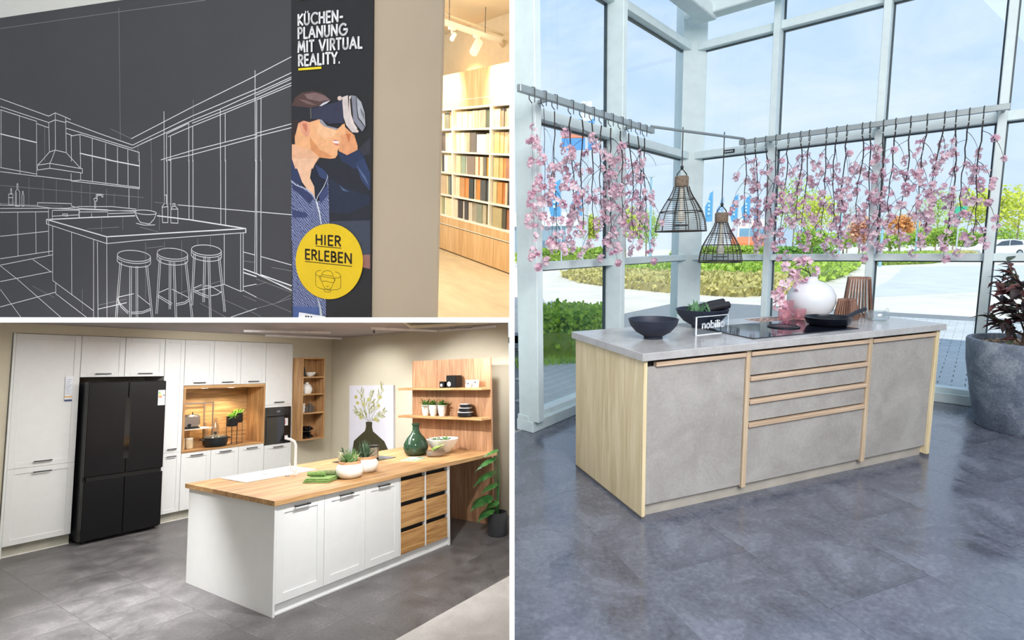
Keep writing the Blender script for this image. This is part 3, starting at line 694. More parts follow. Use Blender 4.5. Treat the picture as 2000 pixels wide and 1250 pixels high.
tk.tube([(-0.03, -0.03, 0.66), (-0.1, -0.04, 0.70), (-0.14, -0.05, 0.74)], .006, 5)
tips += [(Vector((-0.12, -0.05, 0.72)), 3.0)] * 6
tk.build('trunk', M_bark, pt, 50)
LEAFM = []
for k in range(3):
    me = MB().leaf((0, 0, 0), (1, 0, 0), (0, 0, 1), 0.105, 0.044, 0.2, 0.3).mesh('leaf'); me.materials.append(M_leafs[k]); LEAFM.append(me)
for p, a in tips:
    o = place(LEAFM[rl.choice((0, 0, 1, 1, 2))], 'leaf', pt, p); o.rotation_euler = (rl.uniform(-.5, .5), rl.uniform(-.9, .5), a + rl.uniform(-1.3, 1.3)); s = rl.uniform(.8, 1.35); o.scale = (s, s, s)
# ================================================================ outdoors
M_pave = mat('light_paving', (214, 208, 196), 0.85, var=0.05, scale=0.6)
gr = struct('ground', MB().prism([(0.0, 4.35), (2.0, 6.66), (9.4, 0.25), (9.4, -6), (150, -6), (150, 160), (0.36, 160)], -0.3, -0.05), M_pave, BAY)
# street and kerbed asphalt strip
struct('street', MB().prism([(0.15, 40), (90, 40), (90, 46.5), (0.15, 46.5)], -0.05, -0.04), mat('street_asphalt', (188, 190, 194), 0.8, var=0.04, scale=1.0), BAY)
struct('parking_strip', MB().prism([(9, 14.4), (22, 17.5), (34, 30), (23, 31.5), (14, 20)], -0.05, -0.042), mat('strip_asphalt', (196, 200, 200), 0.8, var=0.04, scale=1.0), BAY)
# stone pavers just outside the right glass wall
M_paver = slab_floor('paver_stone', (166, 170, 174), (186, 190, 192), (204, 206, 207), 0.7, 0.85, 3.0, 0.15)
bed = struct('paver_bed', MB().box(-3.2, 9.0, 0.06, 7.5, -0.05, -0.032), mat('paver_joint', (126, 130, 134), 0.9), GR)
PV = MB().box(-0.108, 0.108, -0.068, 0.068, -0.032, -0.012, 0.005).mesh('paver'); PV.materials.append(M_paver)
rest = MB(); n = 0
for j in range(46):
    for i in range(40):
        x, y = 0.9 + i * 0.222 + (0.111 if j % 2 else 0), 0.14 + j * 0.142
        if x > 8.2: continue
        if j < 15 and 1.9 < x < 6.4 and n < 298:
            place(PV, 'paver', bed, (x, y, 0)); n += 1
        else:
            rest.box(x - .108, x + .108, y - .068, y + .068, -0.032, -0.013)
rest.build('paver_field', M_paver, bed, None, kind='stuff')
bed2 = struct('paver_bed_left', MB().prism([(0.012, 4.32), (2.0, 6.6), (2.5, 8.0), (0.8, 9.4), (0.03, 9.4)], -0.05, -0.032), MATS['paver_joint'], BAY)
n = 0
for j in range(19):
    for i in range(24):
        x, y = -4.2 + i * 0.222 + (0.111 if j % 2 else 0), 0.14 + j * 0.142
        q = GL @ Vector((x, y, 0))
        if q.x < 0.12 or x > 0.6: continue
        place(PV, 'paver', bed2, (q.x, q.y, 0), math.radians(48.803)); n += 1

def scatter(mb, pts, size, rg, flat=0.5):
    for p in pts:
        a, e = rg.uniform(0, 6.28), rg.uniform(-.4, 1.3); d = Vector((math.cos(a) * math.cos(e), math.sin(a) * math.cos(e), math.sin(e))); s = rg.uniform(.6, 1.3) * size
        u = d.orthogonal().normalized() * s * .5; p = Vector(p)
        mb.add([p, p + d * s * .5 + u, p + d * s, p + d * s * .5 - u], [(0, 1, 2, 3)])
def in_poly(x, y, P):
    c = False
    for i in range(len(P)):
        x0, y0 = P[i]; x1, y1 = P[i - 1]
        if (y0 > y) != (y1 > y) and x < (x1 - x0) * (y - y0) / (y1 - y0) + x0: c = not c
    return c
def hedge(label, P, h, n, size, mats, seed, group=None):
    rg = random.Random(seed); xs = [p[0] for p in P]; ys = [p[1] for p in P]
    t = thing('hedge', label, 'hedge', BAY, (sum(xs) / len(P), sum(ys) / len(P), -0.05), group=group); ox, oy = t.location.x, t.location.y
    core = MB().prism([((x - ox) * .96, (y - oy) * .96) for x, y in P], 0, h * .62); core.build('core', mats[1], t)
    pts = []
    while len(pts) < n:
        x, y = rg.uniform(min(xs), max(xs)), rg.uniform(min(ys), max(ys))
        if in_poly(x, y, P):
            edge = 1.0 if in_poly(ox + (x - ox) * 1.12, oy + (y - oy) * 1.12, P) else rg.uniform(.2, .8)
            pts.append((x - ox, y - oy, h * edge * rg.uniform(.55, 1.05)))
    mb = MB(); scatter(mb, pts, size, rg); mb.build('foliage', mats[0], t)
G1 = (leafy('hedge_green', (120, 160, 40), (196, 220, 84)), mat('hedge_core_green', (120, 142, 58), 0.9))
G2 = (leafy('hedge_dry', (176, 168, 96), (226, 216, 140)), mat('hedge_core_dry', (168, 158, 100), 0.9))
G3 = (leafy('hedge_deep', (84, 140, 48), (150, 196, 78)), mat('hedge_core_deep', (88, 124, 52), 0.9))
hedge('pale dry front hedge of the parking bed outside, nearest the corner column', [(2.4, 27), (2.8, 22), (3.6, 19.6), (4.8, 17), (6.4, 15), (8.2, 15.6), (10.5, 18.3), (8.2, 21), (6.4, 23), (4.6, 27)], 0.42, 5200, 0.16, G2, 1)
hedge('bright green rear hedge of the parking bed outside, behind the dry one', [(4.7, 27.2), (6.5, 23.2), (8.3, 21.2), (10.7, 18.6), (14, 22.5), (19.2, 29.5), (17, 33), (11, 33), (6.8, 33)], 0.6, 5200, 0.2, G1, 2)
hedge('green hedge along the street seen through the left panes', [(0.5, 49), (9.6, 49), (9.6, 52), (0.5, 52)], 1.15, 2600, 0.3, G1, 3)
hedge('green hedge along the street below the low pendant lamp', [(15.5, 50), (24, 50), (24, 53), (15.5, 53)], 1.1, 2200, 0.3, G1, 4)
hedge('low green hedge along the street behind the white ball vase', [(25.5, 51.5), (31, 51.5), (31, 54), (25.5, 54)], 0.9, 2200, 0.3, G3, 5)
hedge('green hedge bed outside left of the white car', [(22.5, 33.2), (27, 34.5), (33, 40), (31, 43.5), (25, 40)], 0.6, 3200, 0.2, G1, 6)
hedge('dry brown hedge end beside the white car', [(33.6, 40.2), (37.5, 43), (36.5, 45.5), (32.4, 44)], 0.55, 1600, 0.2, G2, 7)
# bush and grass close to the left glass wall
hedge('bushy green shrub just outside the left glass wall', [(0.15, 7.1), (0.8, 6.95), (1.35, 7.4), (1.5, 8.0), (1.0, 8.5), (0.2, 8.3)], 0.62, 2400, 0.075, (leafy('bush_near', (96, 150, 30), (190, 220, 70)), G1[1]), 8)
rg = random.Random(31); mb = MB()
for k in range(1500):
    x, y = rg.uniform(0.05, 1.5), rg.uniform(6.3, 6.92)
    if y < 6.5 + x * .25: continue
    h = rg.uniform(.05, .16); a = rg.uniform(0, 6.28); mb.add([(x - .006, y, 0), (x + .006, y, 0), (x + h * .4 * math.cos(a), y + h * .4 * math.sin(a), h)], [(0, 1, 2)])
o = single('grass_tuft_strip', mb, leafy('grass_near', (110, 160, 40), (180, 214, 80)), 'strip of short grass in front of the bushy shrub outside', 'grass', BAY, (0, 0, -0.05)); o['kind'] = 'stuff'

TREES = [(12.28, 58, 5.69, 1.94, 1.79, 0), (16.46, 66, 5.75, 1.46, 1.7, 1), (9.03, 62, 4.91, 2.04, 1.12, 0), (32.72, 63, 8.89, 2.83, 2.75, 1), (31.86, 57, 6.75, 2.39, 2.2, 0), (44.78, 76, 7.08, 1.6, 2.54, 4), (43.43, 70, 7.37, 1.55, 2.52, 4), (32.2, 50, 3.83, 1.14, 1.03, 3), (44.73, 64, 5.32, 1.76, 2.14, 4), (37.32, 52, 3.96, 1.84, 1.34, 2), (52.36, 70, 6.72, 1.4, 2.7, 4), (58.79, 75, 8.55, 2.75, 2.31, 1), (53.86, 66, 7.31, 2.26, 1.87, 4), (49.69, 58, 7.09, 2.93, 1.94, 0), (44.73, 50, 6.47, 2.47, 1.93, 0), (55.94, 60, 7.32, 2.35, 2.16, 0), (38.54, 48, 2.72, 0.84, 1.6, 1), (42.42, 56, 2.87, 0.67, 1.73, 1), (42.04, 60, 2.47, 0.56, 2.01, 1), (26.05, 47, 2.54, 1.05, 1.33, 1), (36.83, 60, 2.67, 0.65, 1.85, 1), (46.01, 54, 2.23, 0.62, 1.67, 1), (59.98, 66, 3.08, 0.74, 2.21, 1)]
FLAGS = [(1.17, 38, 6.01, 3.48, 0.94), (3.23, 40, 6.36, 3.66, 0.99), (5.33, 44, 6.1, 3.69, 1.01), (21.76, 60, 7.22, 3.92, 0.91), (23.77, 62, 6.71, 4.09, 0.83), (24.53, 60, 6.85, 3.87, 0.91), (24.97, 58, 6.54, 3.88, 0.99), (27.03, 60, 6.37, 3.94, 0.8)]
POSTS = [(9.25, 36, 5.87), (29.1, 48, 4.87), (37.4, 50, 3.28), (21.88, 32, 2.37)]
HALL_FAR = [(0.45, 8.62, 85, 1.58, 4.74), (0.45, 12.39, 85, 4.63, 6.75)]
SHOP_FAR = [(37.56, 42.66, 90, 2.51, 5.35), (36.4, 41.55, 88, 1.34, 3.31), (50.41, 54.18, 95, 0.98, 4.34)]
TOTEM = (5.69, 9.2, 60, 11.78, 14.97, 8.35, 16.74)
GREEN_SIGN = (37.45, 38.41, 46, 3.34, 4.27)
CAR = (40.26, 45)

# trees beyond the street
TREE_L = (('yellow-green spring tree', (182, 200, 40), (236, 236, 110)), ('fresh green tree', (140, 186, 60), (206, 222, 110)), ('orange budding tree', (226, 160, 88), (244, 200, 130)), ('peach-coloured budding tree', (226, 170, 140), (240, 206, 180)), ('thin bare pale tree', (190, 196, 150), (224, 226, 190)))
M_trunk = mat('far_trunk', (150, 136, 116), 0.9, var=0.2)
places = ('left of the corner column, nearest to it', 'left of the corner column, second from it', 'behind the left mullion', 'right of the second mullion, tallest there', 'beside the tall one right of the second mullion', 'left of the lamp post', 'right of the lamp post', 'at the third mullion', 'right of the third mullion', 'low beside the third mullion', 'between the third and fourth mullion, pale', 'between the third and fourth mullion, tall', 'left of the green sign', 'at the fourth mullion, tall', 'above the white car', 'at the right picture edge', 'low left of the fourth mullion', 'low between the posts', 'low right of the third mullion', 'low behind the branch in the vase', 'low beside the lamp post', 'low behind the white car', 'low at the right picture edge')
for k, (x, y, zt, zb, r, kind) in enumerate(TREES):
    nm, ca, cb = TREE_L[kind]; rg = random.Random(100 + k)
    t = thing('street_tree' if zt > 3 else 'street_bush', nm + ' beyond the street, ' + places[k], 'tree' if zt > 3 else 'bush', BAY, (x, y, -0.05), group='trees beyond the street')
    mb = MB().tube([(0, 0, 0), (rg.uniform(-.1, .1), 0, zb), (rg.uniform(-.2, .2), 0, zt * .8)], [.09, .07, .03], 6)
    for q in range(9 if kind == 4 else 5):
        a = rg.uniform(0, 6.28); z0 = rg.uniform(zb, zt * .75); mb.tube([(0, 0, z0), (math.cos(a) * r * .8, math.sin(a) * r * .8, min(zt, z0 + r * rg.uniform(.5, 1.4)))], [.035, .012], 4)
    mb.build('trunk', M_trunk, t)
    pts = []
    for q in range(480 if kind == 4 else 900):
        d = Vector((rg.gauss(0, 1), rg.gauss(0, 1), rg.gauss(0, 1))).normalized() * rg.random() ** .45
        pts.append((d.x * r, d.y * r, (zt + zb) / 2 + d.z * (zt - zb) / 2))
    mb = MB(); scatter(mb, pts, .17 if kind == 4 else .3, rg); mb.build('crown', leafy('crown_%d' % kind, ca, cb, 0.7, 0.4), t)
# flags
M_pole = mat('flag_pole', (206, 214, 220), 0.4, metal=0.2)
where = ('farthest left behind the blossoms', 'second from the left behind the blossoms', 'left of the left mullion', 'just right of the corner column', 'paler one behind the low lamp cord', 'above the low pendant lamp', 'right of the low pendant lamp', 'nearest the second mullion')
for k, (x, y, zt, zb, w) in enumerate(FLAGS):
    t = thing('banner_flag', 'tall blue flag on a pole outside, ' + where[k], 'flag', BAY, (x, y, -0.05), group='blue flags outside')
    MB().tube([(w / 2, 0, 0), (w / 2, 0, zt + .1)], .045, 6).build('pole', M_pole, t)
    mb = MB(); nn = 6; vs = []
    for j in range(nn + 1):
        f = j / nn; yv = .08 * math.sin(f * 5 + k)
        vs += [(w / 2 - .05 - (w * (.35 + .65 * f) if f < .5 else w * (.66 + .24 * math.sin(f * 3))), yv, zt + (zb - zt) * f + (.0 if f else -.25)), (w / 2, 0, zt + (zb - zt) * f)]
    mb.add(vs, [(2 * j, 2 * j + 1, 2 * j + 3, 2 * j + 2) for j in range(nn)])
    mb.build('cloth', leafy('flag_blue_%d' % (k in (4,)), (86, 168, 226) if k != 4 else (150, 190, 232), (132, 200, 240) if k != 4 else (190, 214, 240), .7, .4), t)
    for q in range(4): MB().box(-w * .1, w * .1, -.10, -.095, zt - (zt - zb) * (.38 + q * .13), zt - (zt - zb) * (.31 + q * .13)).build('print_mark', mat('flag_print', (214, 234, 248), .7), t)
# lamp posts
pw = ('pale blue lamp post outside, left of the corner column', 'lamp post with flat head right of the second mullion', 'slim lamp post between the third and fourth mullion', 'short slim post close to the third mullion')
for k, (x, y, zt) in enumerate(POSTS):
    t = thing('lamp_post', pw[k], 'lamp post', BAY, (x, y, -0.05))
    MB().tube([(0, 0, 0), (0, 0, zt)], [.09, .06], 8).build('post', mat('post_blue', (150, 196, 214), .5), t)
    MB().box(-.5 if k == 1 else -.22, .5 if k == 1 else .22, -.1, .1, zt, zt + .1).build('head', M_pole, t)
# far buildings
(x0, x1, y, z0, z1), (u0, u1, v, w0, w1) = HALL_FAR
t = thing('warehouse', 'low grey warehouse with white roof fascia behind left panes', 'building', BAY, (x0, y, -0.05))
MB().box(0, x1 - x0, 0, 12, 0, z1).build('wall', mat('warehouse_grey', (150, 172, 186), .8), t)
MB().box(0, u1 - x0, -.3, 12, w0, w1).build('roof_fascia', mat('warehouse_white', (232, 240, 246), .8), t)
for q in range(5): MB().box(.6 + q * 1.6, 1.7 + q * 1.6, -.06, 0, 1.2, 2.4).build('window', mat('warehouse_window', (110, 136, 156), .3), t)
a, b_, c = SHOP_FAR
t = thing('shop_building', 'white shop building with red roundel and orange awning beyond the street', 'building', BAY, (a[0], a[2], -0.05))
MB().box(0, a[1] - a[0], 0, 8, 0, a[4]).build('wall', mat('shop_white', (240, 242, 246), .8), t)
MB().box(.3, a[1] - a[0] - .3, -.06, 0, 2.6, 3.9).build('window', mat('shop_window', (120, 170, 200), .3), t)
MB().lathe([(0, 0), (.42, 0), (.42, .05), (0, .05)], 20).xf(Matrix.Translation((2.9, -.05, 4.6)) @ Matrix.Rotation(PI / 2, 4, 'X')).build('roundel', mat('shop_red', (214, 70, 74), .6), t)
MB().prism([(-2.0, 1.0), (-2.0, 1.5), (0, 2.5), (0, 1.0)], -1, a[1] - a[0], 0).build('awning', mat('shop_orange', (236, 130, 84), .7), t)
t = thing('office_building', 'small pale blue office with grid windows beyond the street', 'building', BAY, (c[0], c[2], -0.05))
MB().box(0, c[1] - c[0], 0, 8, 0, c[4]).build('wall', mat('office_pale', (206, 222, 236), .8), t)
for q in range(3):
    for s in range(2): MB().box(.3 + q * 1.2, 1.2 + q * 1.2, -.06, 0, .9 + s * 1.7, 2.1 + s * 1.7).build('window', mat('office_window', (110, 170, 190), .3), t)
# sign tower and green sign
x0, x1, y, z0, z1, mx_, mz = TOTEM
t = thing('sign_tower', 'tall sign tower with blue and orange boards behind the blossoms', 'sign', BAY, (x0, y, -0.05))
w = x1 - x0
MB().tube([(mx_ - x0, 0, 0), (mx_ - x0, 0, mz)], .22, 8).build('mast', M_pole, t)
MB().box(mx_ - x0 - .55, mx_ - x0 + .55, -.2, .2, mz - 2.0, mz, .02).build('top_box', mat('tower_white', (238, 242, 246), .6), t)
for zz0, zz1, cc, nm in ((z0, z0 + 1.2, (92, 158, 226), 'board'), (z0 + 1.25, z0 + 2.2, (240, 150, 120), 'board'), (z0 + 2.25, z1, (104, 168, 230), 'board')):
    MB().box(0 if cc[0] != 104 else w * .4, w, -.12, .12, zz0, zz1, .02).build(nm, mat('tower_board_%d' % cc[0], cc, .6), t)
x0, x1, y, z0, z1 = GREEN_SIGN
t = thing('green_sign', 'small green sign board among the far trees on the right', 'sign', BAY, (x0, y, -0.05))
MB().box(0, x1 - x0, -.05, .05, z0, z1).build('board', mat('sign_green', (70, 190, 150), .6), t)
MB().tube([((x1 - x0) / 2, .1, 0), ((x1 - x0) / 2, .1, z1)], .06, 6).build('post', M_pole, t)
# white car
car = thing('parked_car', 'white hatchback car parked outside behind the shrub', 'car', BAY, (CAR[0], CAR[1], -0.04), 0.05)
M_car = mat('car_white', (240, 243, 246), 0.25, var=0.01)
prof = [(-2.05, .35), (-2.1, .62), (-1.6, .82), (-1.0, .92), (-.35, 1.36), (.7, 1.46), (1.5, 1.34), (1.98, 1.0), (2.08, .6), (2.0, .32)]
MB().prism(prof, -.85, .85, 1).build('body', M_car, car, 35)
MB().prism([(-.88, .94), (-.32, 1.30), (.35, 1.38), (.35, .95)], -.86, .86, 1).build('side_window', mat('car_window', (70, 84, 96), .1), car)
MB().prism([(.42, .95), (.42, 1.38), (.75, 1.39), (1.4, 1.27), (1.55, 1.0)], -.86, .86, 1).build('side_window', MATS['car_window'], car)
for x in (-1.3, 1.3):
    for y in (-.86, .68):
        wh = MB().lathe([(0, 0), (.31, 0), (.31, .18), (0, .18)], 20).xf(Matrix.Translation((x, y + .18, .31)) @ Matrix.Rotation(PI / 2, 4, 'X')).build('wheel', mat('car_tyre', (50, 54, 58), .8), car, 40)
        MB().lathe([(0, 0), (.2, 0), (.2, .02), (0, .03)], 14).xf(Matrix.Translation((x, y - .005 if y < 0 else y + .2, .31)) @ Matrix.Rotation(PI / 2, 4, 'X')).build('hub_cap', mat('car_hub', (186, 190, 196), .3, metal=.6), wh, 40)
# ================================================================ fitted kitchen: room
K = KITCHEN
M_kwall = mat('beige_wall', (208, 201, 180), 0.9, var=0.015, scale=2)
M_kceil = mat('ceiling_mauve', (168, 160, 160), 0.9, var=0.03, scale=2)
M_kfloor = slab_floor('kitchen_floor_slab', (80, 78, 79), (102, 100, 101), (126, 124, 125), 0.34, 0.52, 2.6, 0.2)
M_lfloor = slab_floor('light_floor_slab', (186, 184, 180), (202, 200, 197), (216, 214, 211), 0.4, 0.55, 4.0, 0.15)
ZC = 2.62
PARTY = [(3.70, -3.87), (3.055, -4.31), (1.944, -5.073), (0.869, -5.81), (-0.426, -6.699)]      # line of the party wall on the floor
kf = struct('floor_kitchen', MB().prism([(-2.6, 0.6), (3.72, 0.6), (3.72, -3.85), (1.93, -5.08), (-2.6, -5.08)][::-1], -0.06, -0.004), mat('kitchen_floor_bed', (84, 82, 83), 0.8), K)
kl = struct('floor_light', MB().prism([(-2.6, -5.083), (1.926, -5.083), (0.869, -5.81), (-0.426, -6.699), (-2.6, -8.2)][::-1], -0.06, 0.0), M_lfloor, K)
KT = MB().box(-0.2994, 0.2994, -0.2994, 0.2994, -0.004, 0.0, 0.0006).mesh('floor_tile'); KT.materials.append(M_kfloor)
def clip(poly, lines):
    for (px, py, nx, ny) in lines:
        out = []
        for k in range(len(poly)):
            a, b = poly[k], poly[(k + 1) % len(poly)]
            da = (a[0] - px) * nx + (a[1] - py) * ny; db = (b[0] - px) * nx + (b[1] - py) * ny
            if da <= 0: out.append(a)
            if da * db < 0:
                s = da / (da - db); out.append((a[0] + (b[0] - a[0]) * s, a[1] + (b[1] - a[1]) * s))
        poly = out
        if len(poly) < 3: return None
    return poly
for i in range(-4, 7):
    for j in range(-9, 1):
        x0, y0 = i * 0.6 - 0.1, j * 0.6 - 0.28
        sq = [(x0, y0), (x0 + .6, y0), (x0 + .6, y0 + .6), (x0, y0 + .6)]
        pl = clip(sq, [(3.7, 0, 1, 0), (0, 0.02, 0, 1), (0, -5.083, 0, -1), (-2.6, 0, -1, 0), (3.70, -3.87, 0.5646, -0.8254)])
        if not pl: continue
        area = abs(sum(pl[k][0] * pl[k - 1][1] - pl[k - 1][0] * pl[k][1] for k in range(len(pl)))) / 2
        if area > 0.3599: place(KT, 'floor_tile', kf, (x0 + .3, y0 + .3, 0))
        elif area > 0.002: MB().prism(pl, -0.004, 0.0).build('floor_tile', M_kfloor, kf)
ROW_T = 2.50
wb = MB().box(-2.6, -0.645, 0.02, 0.12, 0, ZC).box(-0.645, 2.905, 0.02, 0.12, ROW_T + 0.004, ZC).box(2.905, 3.7, 0.02, 0.12, 0, ZC)
struct('wall_back', wb, M_kwall, K)
struct('wall_recess', MB().box(-0.66, 2.93, 0.60, 0.68, 0, ZC), M_kwall, K)
struct('wall_side', MB().prism([(3.7, -3.87), (3.7, 0.12), (3.8, 0.12), (3.8, -3.80)][::-1], 0, ZC), M_kwall, K)
struct('wall_kitchen_left', MB().box(-2.7, -2.6, -5.0, 0.12, 0, ZC), M_kwall, K)
struct('ceiling_kitchen', MB().prism([(-2.6, 0.02), (3.7, 0.02), (3.7, -3.87), (3.45, -4.05), (2.75, -3.35), (0.75, -1.42), (-0.45, -0.2), (-2.6, -0.1)], ZC, ZC + 0.03), M_kceil, K)
# slim suspended ceiling rails, hanger wires, cable and louvre lamp
M_crail = mat('ceiling_rail_white', (226, 222, 222), 0.5)
M_wire = mat('hanger_wire', (120, 112, 110), 0.5, metal=0.5)
def ceil_rail(label, a, b, w=0.035):
    t = thing('ceiling_rail', label, 'rail', K, (a[0], a[1], ZC - 0.05), math.atan2(b[1] - a[1], b[0] - a[0]))
    L = math.hypot(b[0] - a[0], b[1] - a[1])
    MB().box(0, L, -w / 2, w / 2, 0, 0.03).build('profile', M_crail, t)
    for f in (0.25, 0.75): MB().tube([(L * f, 0, 0.03), (L * f, 0, 0.052)], 0.003, 4).build('hanger_wire', M_wire, t)
ceil_rail('white ceiling rail left of the room corner above the shelf niche', (1.55, -0.9), (2.6, -1.4))
ceil_rail('white ceiling rail slanting towards the wooden panel', (2.55, -2.35), (3.6, -2.62))
ceil_rail('white ceiling rail along the wall above the wooden panel', (3.62, -2.66), (3.62, -3.7))
ceil_rail('white ceiling rail close to the back wall', (2.2, -0.35), (3.5, -0.5))
t = thing('louvre_lamp', 'dark louvred ceiling lamp above the wooden panel', 'lamp', K, (3.42, -3.25, ZC - 0.035), -1.0)
MB().box(-0.16, 0.16, -0.05, 0.05, 0.0, 0.034).build('housing', mat('lamp_grey', (150, 142, 138), 0.5), t)
for k in range(10): MB().box(-0.15 + k * 0.032, -0.135 + k * 0.032, -0.045, 0.045, -0.006, 0.0).build('louvre', mat('lamp_louvre', (70, 62, 58), 0.5), t)
t = thing('hanging_cable', 'loose white cable with dark plug hanging from kitchen ceiling', 'cable', K, (3.0, -1.9, ZC))
MB().tube([(0, 0, 0), (0.01, 0, -0.03), (0.0, 0.01, -0.06), (0.012, 0, -0.11)], 0.004, 5).build('cord', M_crail, t)
MB().lathe([(0, 0), (0.016, -0.01), (0.016, -0.05), (0, -0.06)], 8).build('plug', M_wire, t)

# ================================================================ cabinet row
M_lac = mat('white_lacquer', (227, 229, 228), 0.42, var=0.008)
M_lacin = mat('white_carcass', (226, 226, 224), 0.6, var=0.01)
M_hand = mat('dark_handle', (58, 60, 64), 0.35, metal=0.6)
M_kpl = mat('grey_plinth', (172, 170, 156), 0.7)
M_kplw = mat('plinth_lip', (226, 224, 218), 0.6)
M_oakh = wood('kitchen_oak_horizontal', (154, 112, 70), (184, 142, 94), (208, 168, 118), 0, 0.5, 0.9)
M_oakv = wood('kitchen_oak_vertical', (150, 108, 68), (180, 138, 92), (202, 162, 114), 2, 0.5, 0.9)
M_oaky = wood('kitchen_oak_depth', (154, 112, 70), (184, 142, 94), (208, 168, 118), 1, 0.5, 0.9)
def bow_handle(parent, cx, z, w, y0):
    """flat bow handle on two stubs, standing proud of a front that lies at y0"""
    h = MB().box(cx - w / 2, cx + w / 2, y0 - 0.030, y0 - 0.020, z - 0.006, z + 0.006, 0.002)
    for s in (-1, 1): h.box(cx + s * (w / 2 - 0.012) - 0.005, cx + s * (w / 2 - 0.012) + 0.005, y0 - 0.021, y0, z - 0.005, z + 0.005)
    return h.build('handle', M_hand, parent)
def shaker(parent, x0, x1, z0, z1, y0=0.0, rail_=0.062, handle=None, name='door', m=None):
    """framed front: four rails proud of a recessed field"""
    g = 0.0016; x0 += g; x1 -= g; z0 += g; z1 -= g; m = m or M_lac
    mb = MB().box(x0, x1, y0 + 0.008, y0 + 0.02, z0, z1)
    mb.box(x0, x0 + rail_, y0, y0 + 0.008, z0, z1, 0.0015).box(x1 - rail_, x1, y0, y0 + 0.008, z0, z1, 0.0015)
    mb.box(x0 + rail_, x1 - rail_, y0, y0 + 0.008, z1 - rail_, z1, 0.0015).box(x0 + rail_, x1 - rail_, y0, y0 + 0.008, z0, z0 + rail_, 0.0015)
    d = mb.build(name, m, parent)
    if handle: bow_handle(d, handle[0], handle[1], handle[2], y0)
    return d
def cabinet(name, label, x0, x1, z0, z1, doors, plinth=False, depth=0.56, cat='cabinet', group=None):
    t = thing(name, label, cat, K, (x0, 0, 0), group=group); w = x1 - x0
    MB().box(0.001, w - 0.001, 0.021, depth, z0, z1).build('carcass', M_lacin, t)
    for a, b, hz in doors: shaker(t, 0, w, a, b, 0.0, min(0.062, w * .2), (w / 2, hz, min(0.17, w * .45)) if hz else None)
    if plinth:
        MB().box(0.0, w, 0.05, 0.065, 0.012, z0 - 0.002).build('plinth', M_kpl, t)
        MB().box(0.0, w, 0.035, 0.065, 0.0, 0.012).build('plinth_lip', M_kplw, t)
    return t
t = cabinet('tall_cabinet', 'wide white tall cabinet left of the black fridge', -0.615, 0.0, 0.125, ROW_T, [(0.125, 0.965, 0.905), (0.965, ROW_T, 1.025)], True)
MB().box(-0.022, -0.001, -0.004, 0.56, 0.0, ROW_T).build('end_panel', M_lac, t)
cabinet('wall_cabinet', 'white cabinet above the fridge, left of the two', 0.002, 0.472, 1.985, ROW_T, [(1.985, ROW_T, 2.025)], group='cabinets over the fridge')
cabinet('wall_cabinet', 'white cabinet above the fridge, right of the two', 0.474, 0.945, 1.985, ROW_T, [(1.985, ROW_T, 2.025)], group='cabinets over the fridge')
cabinet('tall_cabinet', 'narrow white tall cabinet between fridge and oak niche', 0.947, 1.205, 0.125, ROW_T, [(0.125, 0.935, 0.885), (0.935, ROW_T, 0.985)], True)
pos = ('left', 'middle', 'right')
for k in range(3):
    x0 = 1.207 + k * 0.408
    cabinet('wall_cabinet', 'white cabinet above the oak niche, %s of three' % pos[k], x0, x0 + 0.406, 1.848, ROW_T, [(1.848, ROW_T, 1.885)], group='cabinets over the niche')
    cabinet('base_cabinet', 'white base cabinet under the oak niche, %s of three' % pos[k], x0, x0 + 0.406, 0.125, 0.905, [(0.125, 0.905, 0.865)], True, group='cabinets under the niche')
t = cabinet('oven_tower', 'white tall cabinet holding the built-in black oven', 2.433, 2.90, 0.125, 0.868, [(0.125, 0.868, 0.83)], True)
MB().box(0.001, 0.466, 0.021, 0.56, 1.50, ROW_T).build('upper_carcass', M_lacin, t)
shaker(t, 0, 0.467, 1.50, ROW_T, 0.0, 0.062, (0.233, 1.54, 0.17))
MB().box(0.001, 0.466, 0.0, 0.02, 1.462, 1.498).build('filler', M_lac, t)
MB().box(0.466, 0.4715, -0.004, 0.56, 0.0, ROW_T).build('end_panel', M_lac, t)
ov = thing('oven', 'black glass built-in oven in the white tower', 'oven', K, (2.436, 0, 0.872))
MB().box(0, 0.458, 0.0, 0.5, 0, 0.586, 0.002).build('oven_body', mat('oven_black', (26, 27, 30), 0.12, spec=0.7), ov)
MB().box(0.02, 0.438, -0.006, 0.0, 0.03, 0.43, 0.002).build('oven_door', mat('oven_glass', (14, 14, 17), 0.05, spec=0.8), ov)
MB().box(0.03, 0.43, -0.004, 0.0, 0.47, 0.56).build('control_panel', mat('oven_panel', (44, 45, 48), 0.25), ov)
MB().box(0.05, 0.408, -0.035, -0.02, 0.435, 0.45, 0.003).box(0.06, 0.075, -0.021, 0, 0.438, 0.447).box(0.383, 0.398, -0.021, 0, 0.438, 0.447).build('handle', mat('oven_handle', (30, 31, 34), 0.3, metal=0.6), ov)
MB().box(0.2, 0.26, -0.0055, -0.004, 0.5, 0.535).build('display', mat('oven_display', (96, 98, 100), 0.2), ov)
for z0, z1, c in ((0.28, 0.40, (236, 236, 240)), (0.06, 0.12, (232, 232, 238))):
    st = MB().box(0.345, 0.40, -0.0072, -0.006, z0, z1).build('sticker', mat('sticker_white', c, 0.6), ov)
    MB().box(0.35, 0.36, -0.0078, -0.0072, z0 + .02, z1 - .02).build('sticker_bar', mat('sticker_red', (208, 92, 92), 0.6), st)
